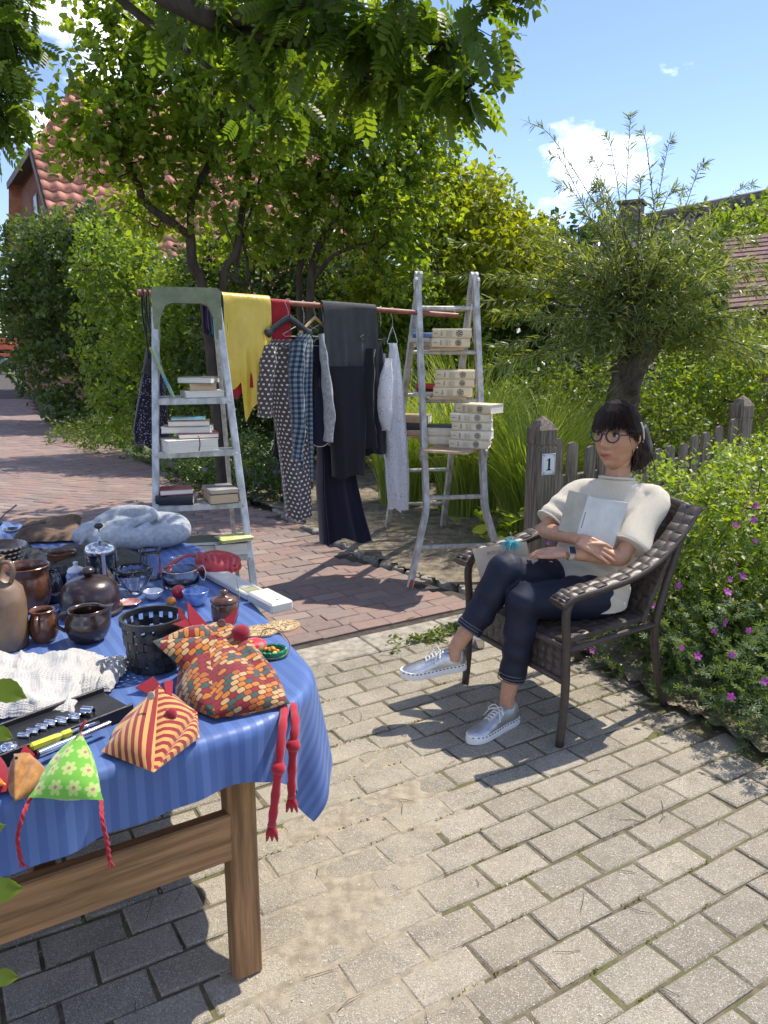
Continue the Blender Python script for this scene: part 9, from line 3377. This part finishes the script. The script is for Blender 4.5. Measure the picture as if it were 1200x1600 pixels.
for k in range(420):      # fringe
 az1 = hr_.uniform(-1.4, 1.4)
 az0 = az1 * 0.35 + hr_.gauss(0, 0.12)
 s = hr_.uniform(1.0, 1.06)
 e1 = hr_.uniform(0.13, 0.29) + 0.02 * abs(az1)
 pts = [scalp(az0 + (az1 - az0) * t, 1.35 + (e1 - 1.35) * t ** 0.9, s + 0.03 * math.sin(math.pi * t)) for t in (0, 0.25, 0.5, 0.75, 1.0)]
 mb.tube(pts, [0.0014, 0.0022, 0.0022, 0.0018, 0.0005], 3)
for k in range(460):      # sides and back, combed to the nape
 sg = 1 if k % 2 else -1
 az1 = sg * hr_.uniform(0.95, 3.1)
 s = hr_.uniform(1.0, 1.05)
 p = [scalp(az1 * (0.8 + 0.2 * t), 1.4 - t * (1.4 - 0.05) * (0.9 if abs(az1) < 1.7 else 1.0), s) for t in (0, 0.35, 0.7, 1.0)]
 e = hr_.random()
 g_ = hd(-0.085 + hr_.gauss(0, 0.02), 0.05 * (0.6 + 0.4 * sg) + hr_.gauss(0, 0.02), -0.045 - 0.08 * e)
 p += [p[-1] * 0.35 + g_ * 0.65 + (0, 0, 0.01), g_, g_ + HU * -0.02 * hr_.random() + HF * hr_.gauss(0.004, 0.012) + HL * hr_.gauss(0.0, 0.010)]
 mb.tube(p, [0.0013, 0.0022, 0.0022, 0.002, 0.002, 0.0018, 0.0005], 3)
tag(mb.build('hair_strands', m_hair, woman), kind='stuff')
mb = MB()
mb.tube(smooth_path([hd(-0.005, 0.083, 0.058), hd(-0.018, 0.087, 0.035), hd(-0.03, 0.086, 0.008), hd(-0.036, 0.083, -0.012)], 4), 0.005, 8, flat=0.6)
tag(mb.build('hair_clip', M('pearl_white', (0.75, 0.70, 0.60), 0.3), None, smooth=True), 'cream pearl hair clip above the woman ear', 'hair clip')
mb = MB()
mb.lathe([(0.001, -0.004), (0.004, 0), (0.001, 0.004)], 10, hd(0.002, 0.081, -0.030))
tag(mb.build('pearl_earring', M('pearl_white', (0.75, 0.70, 0.60), 0.3), smooth=True), 'small pearl earring in the woman ear', 'earring')

# ---- cream knit top
mb = MB()
FS = unit(np.array([-0.50, -0.86, 0])); LS = unit(np.array([0.86, -0.50, 0]))
FP = unit(np.array([-0.72, -0.69, 0])); LP = unit(np.array([0.69, -0.72, 0]))
rs = []
for z, cx, cy, hw, hd_, tw, p_ in ((0.455, 0.885, 3.185, 0.185, 0.135, 0.0, 2.6), (0.50, 0.888, 3.19, 0.19, 0.135, 0.1, 2.5), (0.60, 0.912, 3.205, 0.182, 0.125, 0.35, 2.5), (0.72, 0.955, 3.225, 0.180, 0.122, 0.7, 2.5), (0.82, 0.988, 3.242, 0.186, 0.118, 0.9, 2.5), (0.89, 1.010, 3.252, 0.178, 0.105, 1.0, 2.3), (0.93, 1.018, 3.258, 0.168, 0.085, 1.0, 2.1), (0.958, 1.021, 3.260, 0.140, 0.074, 1.0, 2.0), (0.975, 1.019, 3.257, 0.102, 0.074, 1.0, 2.0), (0.988, 1.017, 3.253, 0.082, 0.074, 1.0, 2.0), (1.000, 1.016, 3.251, 0.077, 0.071, 1.0, 2.0)):
 F_ = unit(FP * (1 - tw) + FS * tw); L_ = unit(LP * (1 - tw) + LS * tw)
 a = np.arange(44) / 44 * 2 * math.pi
 ca, sa = np.cos(a), np.sin(a)
 rs.append(np.array([cx, cy, z]) + np.outer(np.sign(ca) * np.abs(ca) ** (2 / p_) * hd_, F_) + np.outer(np.sign(sa) * np.abs(sa) ** (2 / p_) * hw, L_))
mb.rings(rs)
limb([SL_ + LS * -0.10 + (0, 0, 0.002), SL_ + (0.0, 0, -0.012), SL_ + (EL_ - SL_) * 0.45 + LS * 0.012, SL_ + (EL_ - SL_) * 0.82 + LS * 0.012], [0.056, 0.062, 0.068, 0.074], 20)
limb([SR_ - LS * -0.10 + (0, 0, 0.002), SR_ + (0.0, 0, -0.012), SR_ + (ER_ - SR_) * 0.45 - LS * 0.008, SR_ + (ER_ - SR_) * 0.80 - LS * 0.008], [0.056, 0.060, 0.064, 0.068], 20)
me = remesh(mb, 0.0055, 5)

def wrinkle(me, fns):
 n = len(me.vertices)
 co = np.zeros(n * 3, np.float32); me.vertices.foreach_get('co', co); co = co.reshape(-1, 3).astype(float)
 no = np.zeros(n * 3, np.float32); me.vertices.foreach_get('normal', no); no = no.reshape(-1, 3).astype(float)
 h = np.zeros(n)
 for c, r, d, k, a, ph in fns:
  d = unit(d)
  w = np.exp(-(((co - V3(c)) ** 2).sum(1)) / r ** 2)
  s = (co - V3(c)) @ d
  h += a * w * np.sin(k * s + ph + 3.0 * np.sin(9 * co[:, 2] + 7 * co[:, 0]))
 co += no * h[:, None]
 me.vertices.foreach_set('co', co.astype(np.float32).ravel())
 me.update()

wrinkle(me, [((1.12, 3.12, 0.80), 0.13, (0.6, -0.4, 0.7), 70, 0.008, 0.3), ((0.92, 3.1, 0.58), 0.16, (0.3, 0.2, 0.9), 55, 0.009, 1.0), ((0.80, 3.26, 0.83), 0.10, (0.5, 0.2, 0.8), 75, 0.007, 2.0), ((1.0, 3.12, 0.9), 0.12, (0.8, 0.1, 0.5), 42, 0.005, 0.5), ((1.05, 3.1, 0.62), 0.15, (0.6, 0.2, 0.7), 50, 0.009, 0.2)])
put_mesh(me, 'knit_top', m_knit, woman)
for p_, q_, r_, nm in ((SL_ + (EL_ - SL_) * 0.82 + LS * 0.012, EL_ - SL_, 0.0725, 'sleeve_hem'), (SR_ + (ER_ - SR_) * 0.80 - LS * 0.008, ER_ - SR_, 0.0685, 'sleeve_hem'), (np.array([1.016, 3.251, 1.000]), np.array([0.06, 0.12, 1.0]), 0.0745, 'collar')):
 fr = frame(z=q_, y=(0.3, 0.2, 0.9) if nm != 'collar' else (0, 1, 0))
 mb = MB()
 mb.tube([p_ + fr[:, 0] * math.cos(t) * r_ + fr[:, 1] * math.sin(t) * r_ for t in np.arange(32) / 32 * 2 * math.pi], 0.0048 if nm != 'collar' else 0.0058, 8, wrap=True)
 mb.build(nm, m_knit, woman, smooth=True)

# ---- navy trousers
mb = MB()
limb([PEL + (0.03, 0.02, -0.01), PEL + (0.0, 0.0, 0.0), PEL + (-0.05, -0.03, 0.0)], [0.12, 0.145, 0.12], 18, 1.0)
limb([PEL, HPL, (HPL + KL) / 2, KL + (0.006, 0.004, 0.0)], [0.11, 0.105, 0.088, 0.073], 18)
limb([KL + (0.02, 0.012, 0.006), KL + (-0.006, 0, 0), (KL + AL) / 2 + (0.006, 0.008, 0), AL * 0.78 + KL * 0.22 + (0.002, 0, 0)], [0.070, 0.073, 0.062, 0.054], 18)
limb([PEL, HPR, (HPR + KR) / 2, KR + (0.006, 0.004, 0.0)], [0.11, 0.105, 0.088, 0.073], 18)
limb([KR + (0.02, 0.012, 0.006), KR + (-0.008, 0, 0), (KR + AR) / 2 + (0.006, 0.006, -0.004), AR * 0.76 + KR * 0.24], [0.070, 0.073, 0.064, 0.056], 18)
me = remesh(mb, 0.006, 6)
wrinkle(me, [(KL, 0.10, (0.3, 0.1, 0.9), 70, 0.005, 0.3), (KR, 0.10, (0.6, 0.3, 0.7), 70, 0.005, 1.3), ((0.83, 3.1, 0.56), 0.14, (0.8, 0.4, 0.2), 60, 0.006, 0.0), ((0.54, 2.93, 0.32), 0.14, (0.1, 0.1, 1.0), 55, 0.004, 0.7), ((0.42, 3.0, 0.46), 0.12, (0.5, 0.1, 0.8), 55, 0.004, 0.2)])
put_mesh(me, 'trousers', m_navy, woman)
m_band = M('hem_mesh_band', (0.10, 0.10, 0.13), 0.8)
for A_, K_, q0 in ((AL, KL, 0.78), (AR, KR, 0.76)):
 for k in range(3):
  t = q0 - 0.012 - k * 0.032
  p_ = A_ * t + K_ * (1 - t)
  fr = frame(z=K_ - A_, y=(0.9, 0.3, 0.1))
  mb = MB()
  mb.tube([p_ + fr[:, 0] * math.cos(s) * 0.0555 + fr[:, 1] * math.sin(s) * 0.0555 for s in np.arange(28) / 28 * 2 * math.pi], 0.0024, 6, wrap=True)
  mb.build('hem_band', m_band, woman, smooth=True)

# ---- silver trainers with thick white soles
def shoe(heel, toe, up, label):
 heel, toe = V3(heel), V3(toe)
 X = unit(toe - heel); Z = unit(V3(up) - np.dot(up, X) * X); Y = np.cross(Z, X)
 L = np.linalg.norm(toe - heel)
 o = thing('trainer', heel, label, 'shoe', 'silver trainers')
 W = lambda s: np.interp(s, [0, 0.04, 0.15, 0.35, 0.55, 0.75, 0.88, 0.96, 1.0], [0.012, 0.027, 0.034, 0.033, 0.040, 0.044, 0.038, 0.024, 0.008])
 P_ = lambda s, y, z: heel + X * s * L + Y * y + Z * z
 ss = np.linspace(0, 1, 26)
 out_ = [(s, W(s)) for s in ss] + [(s, -W(s)) for s in ss[::-1]]
 mb = MB()
 zb = lambda s: 0.006 * max(0, (s - 0.8) / 0.2)
 mb.rings([np.array([P_(s, y * k, z + zb(s)) for s, y in out_]) for k, z in ((0.93, 0.0), (1.0, 0.006), (1.03, 0.018), (1.0, 0.034), (0.9, 0.036))])
 mb.build('sole', m_sole, o, smooth=True, angle=50)
 mb = MB()
 top = lambda s: np.interp(s, [0, 0.05, 0.14, 0.28, 0.36, 0.5, 0.65, 0.8, 0.92, 1.0], [0.075, 0.100, 0.102, 0.092, 0.098, 0.085, 0.068, 0.056, 0.048, 0.038])
 rs = []
 for s in np.linspace(0.015, 0.985, 26):
  a = np.linspace(0, math.pi, 15)
  w, h = W(s) * 0.97, top(s)
  rs.append(np.array([P_(s, math.cos(t) * w * (1.0 - 0.22 * math.sin(t) ** 2), 0.03 + (h - 0.03) * math.sin(t) ** 0.75) for t in a]))
 mb.rings(rs)
 mb.build('upper', m_silver, o, smooth=True, angle=70)
 mb = MB()
 for s, y, s2, y2 in [(0.40 + 0.05 * k, -0.017, 0.43 + 0.05 * k, 0.017) for k in range(5)] + [(0.43 + 0.05 * k, -0.017, 0.40 + 0.05 * k, 0.017) for k in range(5)]:
  z1, z2 = top(s) * 0.96 + 0.002, top(s2) * 0.96 + 0.002
  mb.tube([P_(s, y, z1), P_((s + s2) / 2, 0, (top((s + s2) / 2)) + 0.004), P_(s2, y2, z2)], 0.0022, 5)
 for q in (-1, 1):
  mb.tube(smooth_path([P_(0.40, 0, 0.102), P_(0.42, q * 0.02, 0.112), P_(0.46, q * 0.04, 0.092), P_(0.43, q * 0.03, 0.088), P_(0.40, 0, 0.100)], 4), 0.002, 5)
  mb.tube(smooth_path([P_(0.40, 0, 0.102), P_(0.48, q * 0.025, 0.096), P_(0.53, q * 0.045, 0.065)], 4), 0.0018, 5)
 tag(mb.build('laces', m_cord, o), kind='stuff')
 mb = MB()
 mb.box(P_(0.42, 0, 0.088), (0.09, 0.03, 0.006), frame(x=X - Z * 0.25, z=Z), 0.002)
 mb.build('tongue', m_silver, o)
 mb = MB()
 for i, s in enumerate(np.linspace(0.03, 0.97, 17)):
  for q in (-1, 1):
   t_ = unit(P_(min(s + 0.02, 1), q * W(min(s + 0.02, 1)), 0) - P_(max(0, s - 0.02), q * W(max(0, s - 0.02)), 0))
   mb.box(P_(s, q * W(s) * 1.02, 0.030 + zb(s)), (0.008, 0.003, 0.004), frame(x=t_, z=Z))
 tag(mb.build('stitch_row', M('stitch_dark', (0.06, 0.06, 0.06), 0.6), o), kind='stuff')
 return o

shoe((0.565, 2.955, 0.001), (0.335, 2.755, 0.001), (0, 0, 1), 'silver trainer of the woman standing flat on the paving')
shoe((0.350, 3.018, 0.218), (0.070, 2.945, 0.200), (0.05, -0.1, 1), 'silver trainer of the raised crossed foot')

# ---- open book held against the chest
bk_ = thing('open_book', (0.867, 3.050, 0.768), 'open pale hardback book pressed face-down to the woman chest', 'book')
m_greycov = cover('greige', (0.42, 0.39, 0.30), 0.5, (0.48, 0.45, 0.36))
m_palecov = cover('palegrey', (0.60, 0.61, 0.58), 0.45, (0.66, 0.67, 0.64))
T0, T1, T2, T3 = V3((0.779, 3.130, 0.967)), V3((0.841, 3.055, 0.960)), V3((0.858, 3.050, 0.953)), V3((1.019, 3.085, 0.921))
B0, B1, B2, B3 = V3((0.735, 3.100, 0.802)), V3((0.795, 3.025, 0.799)), V3((0.812, 3.020, 0.792)), V3((0.949, 3.040, 0.724))
inn = unit(np.array([0.5, 0.86, 0.05]))
for q, nm, mt in (((T0, T1, B1, B0), 'back_cover', m_greycov), ((T1, T2, B2, B1), 'spine', m_palecov), ((T2, T3, B3, B2), 'front_cover', m_palecov)):
 mb = MB()
 mb.add(list(q) + [z_ + inn * 0.004 for z_ in q], [(0, 1, 2, 3), (7, 6, 5, 4), (0, 4, 5, 1), (1, 5, 6, 2), (2, 6, 7, 3), (3, 7, 4, 0)])
 mb.build(nm, mt, bk_)
for q in ((T0, T1, B1, B0), (T2, T3, B3, B2)):
 mb = MB()
 c = sum(q) / 4
 q = [c + (z_ - c) * 0.97 + inn * 0.0045 for z_ in q]
 mb.add(list(q) + [z_ + inn * 0.010 for z_ in q], [(0, 1, 2, 3), (7, 6, 5, 4), (0, 4, 5, 1), (1, 5, 6, 2), (2, 6, 7, 3), (3, 7, 4, 0)])
 mb.build('pages', m_page, bk_)
mb = MB()
ux, uy = unit(B1 - T1), unit(T2 - T1)
for k in range(9):
 c = T1 * 0.5 + T2 * 0.5 + (B1 - T1) * (0.42 + 0.045 * k) - inn * 0.0008
 mb.add([c - ux * 0.0025 - uy * 0.002, c + ux * 0.0025 - uy * 0.002, c + ux * 0.0025 + uy * 0.002, c - ux * 0.0025 + uy * 0.002], [(0, 1, 2, 3)])
tag(mb.build('spine_lettering', m_ink, bk_), kind='stuff')

wt_ = thing('wristwatch', WL_, 'square dark wristwatch on the woman left wrist', 'watch')
ax = unit(WL_ - EL_)
fr = frame(z=ax, y=(0, -0.4, 0.9))
c = WL_ - ax * 0.012
mb = MB()
mb.rings([np.array([c + fr[:, 0] * math.cos(t) * r_ + fr[:, 1] * math.sin(t) * r_ + ax * z_ for z_, r_ in ((-0.009, 0.0255), (0.009, 0.0255), (0.009, 0.0275), (-0.009, 0.0275))]) for t in np.arange(28) / 28 * 2 * math.pi], wrap=True)
mb.build('strap', M('watch_strap', (0.5, 0.45, 0.38), 0.6), wt_)
wn_ = unit(fr[:, 1] * 0.75 + np.array([0, -0.6, 0.1]))
mb = MB(); mb.box(c + wn_ * 0.030, (0.030, 0.034, 0.008), frame(x=ax, z=wn_), 0.003); mb.build('case', m_steel, wt_)
mb = MB(); mb.box(c + wn_ * 0.0345, (0.026, 0.030, 0.001), frame(x=ax, z=wn_)); mb.build('screen', M('watch_glass', (0.01, 0.01, 0.012), 0.08), wt_)

# ---- beige bag with lettering hanging on the far arm, turquoise tassel
tb = thing('paper_bag', ch(0.28, -0.26, 0.43), 'beige paper bag with printed letters hanging inside the far chair arm', 'bag')
m_kraft = M('beige_paper', (0.60, 0.47, 0.33), 0.75, 0.06, 12, 0.1)
Q = [V3((0.395, 3.270, 0.673)), V3((0.625, 3.220, 0.721)), V3((0.680, 3.160, 0.470)), V3((0.448, 3.190, 0.478))]
bn = unit(np.cross(Q[1] - Q[0], Q[3] - Q[0]))
if bn[1] < 0:
 bn = -bn
mb = MB()
mb.add(Q + [q + bn * 0.05 for q in Q], [(0, 1, 2, 3), (7, 6, 5, 4), (0, 4, 5, 1), (1, 5, 6, 2), (2, 6, 7, 3), (3, 7, 4, 0)])
mb.build('body', m_kraft, tb)
xb, yb = unit(Q[1] - Q[0]), unit(Q[0] - Q[3])
tv_, tf_ = text_mesh('RITUA uT', 0.023, np.stack([xb, unit(yb - np.dot(yb, xb) * xb), -bn], 1), Q[0] * 0.6 + Q[1] * 0.4 + (Q[3] - Q[0]) * 0.14 + xb * 0.012 - bn * 0.001)
mb = MB(); mb.add(tv_, tf_); mb.build('lettering', M('bag_print', (0.22, 0.17, 0.12), 0.8), tb)
mb = MB()
c = Q[0] * 0.70 + Q[1] * 0.30 + (Q[3] - Q[0]) * 0.62 - bn * 0.002
mb.add([c - xb * 0.016 - yb * 0.012, c + xb * 0.016 - yb * 0.012, c + xb * 0.016 + yb * 0.012, c - xb * 0.016 + yb * 0.012], [(0, 1, 2, 3)])
mb.build('sticker', M('yellow_sticker', (0.75, 0.70, 0.03), 0.6), tb)
mb = MB()
c = V3((0.560, 3.200, 0.721))
for k in range(46):
 d = np.array([hr_.gauss(0, 0.5), hr_.gauss(0, 0.4), hr_.uniform(-1, 0.2)])
 d = unit(d) * hr_.uniform(0.03, 0.05)
 mb.tube([c, c + d * 0.5 + (0, 0, 0.012), c + d], 0.0016, 4)
tag(mb.build('tassel', M('turquoise_yarn', (0.06, 0.42, 0.48), 0.8)), 'turquoise yarn tassel on top of the beige bag', 'tassel')
c = np.array([0.50, 3.78, 0.0])
fk = thing('flask', c, 'white flask with steel base standing behind the far chair leg', 'flask')
mb = MB(); mb.lathe([(0.034, 0.0), (0.036, 0.004), (0.036, 0.05)], 20, c); mb.build('base', m_steel, fk, smooth=True, angle=40)
mb = MB(); mb.lathe([(0.0362, 0.051), (0.0362, 0.17), (0.03, 0.19), (0.022, 0.2)], 20, c); mb.build('body', m_sole, fk, smooth=True, angle=40)
mb = MB(); mb.lathe([(0.022, 0.2), (0.024, 0.203), (0.024, 0.23), (0.02, 0.235)], 20, c); mb.build('cap', m_steel, fk, smooth=True, angle=40)
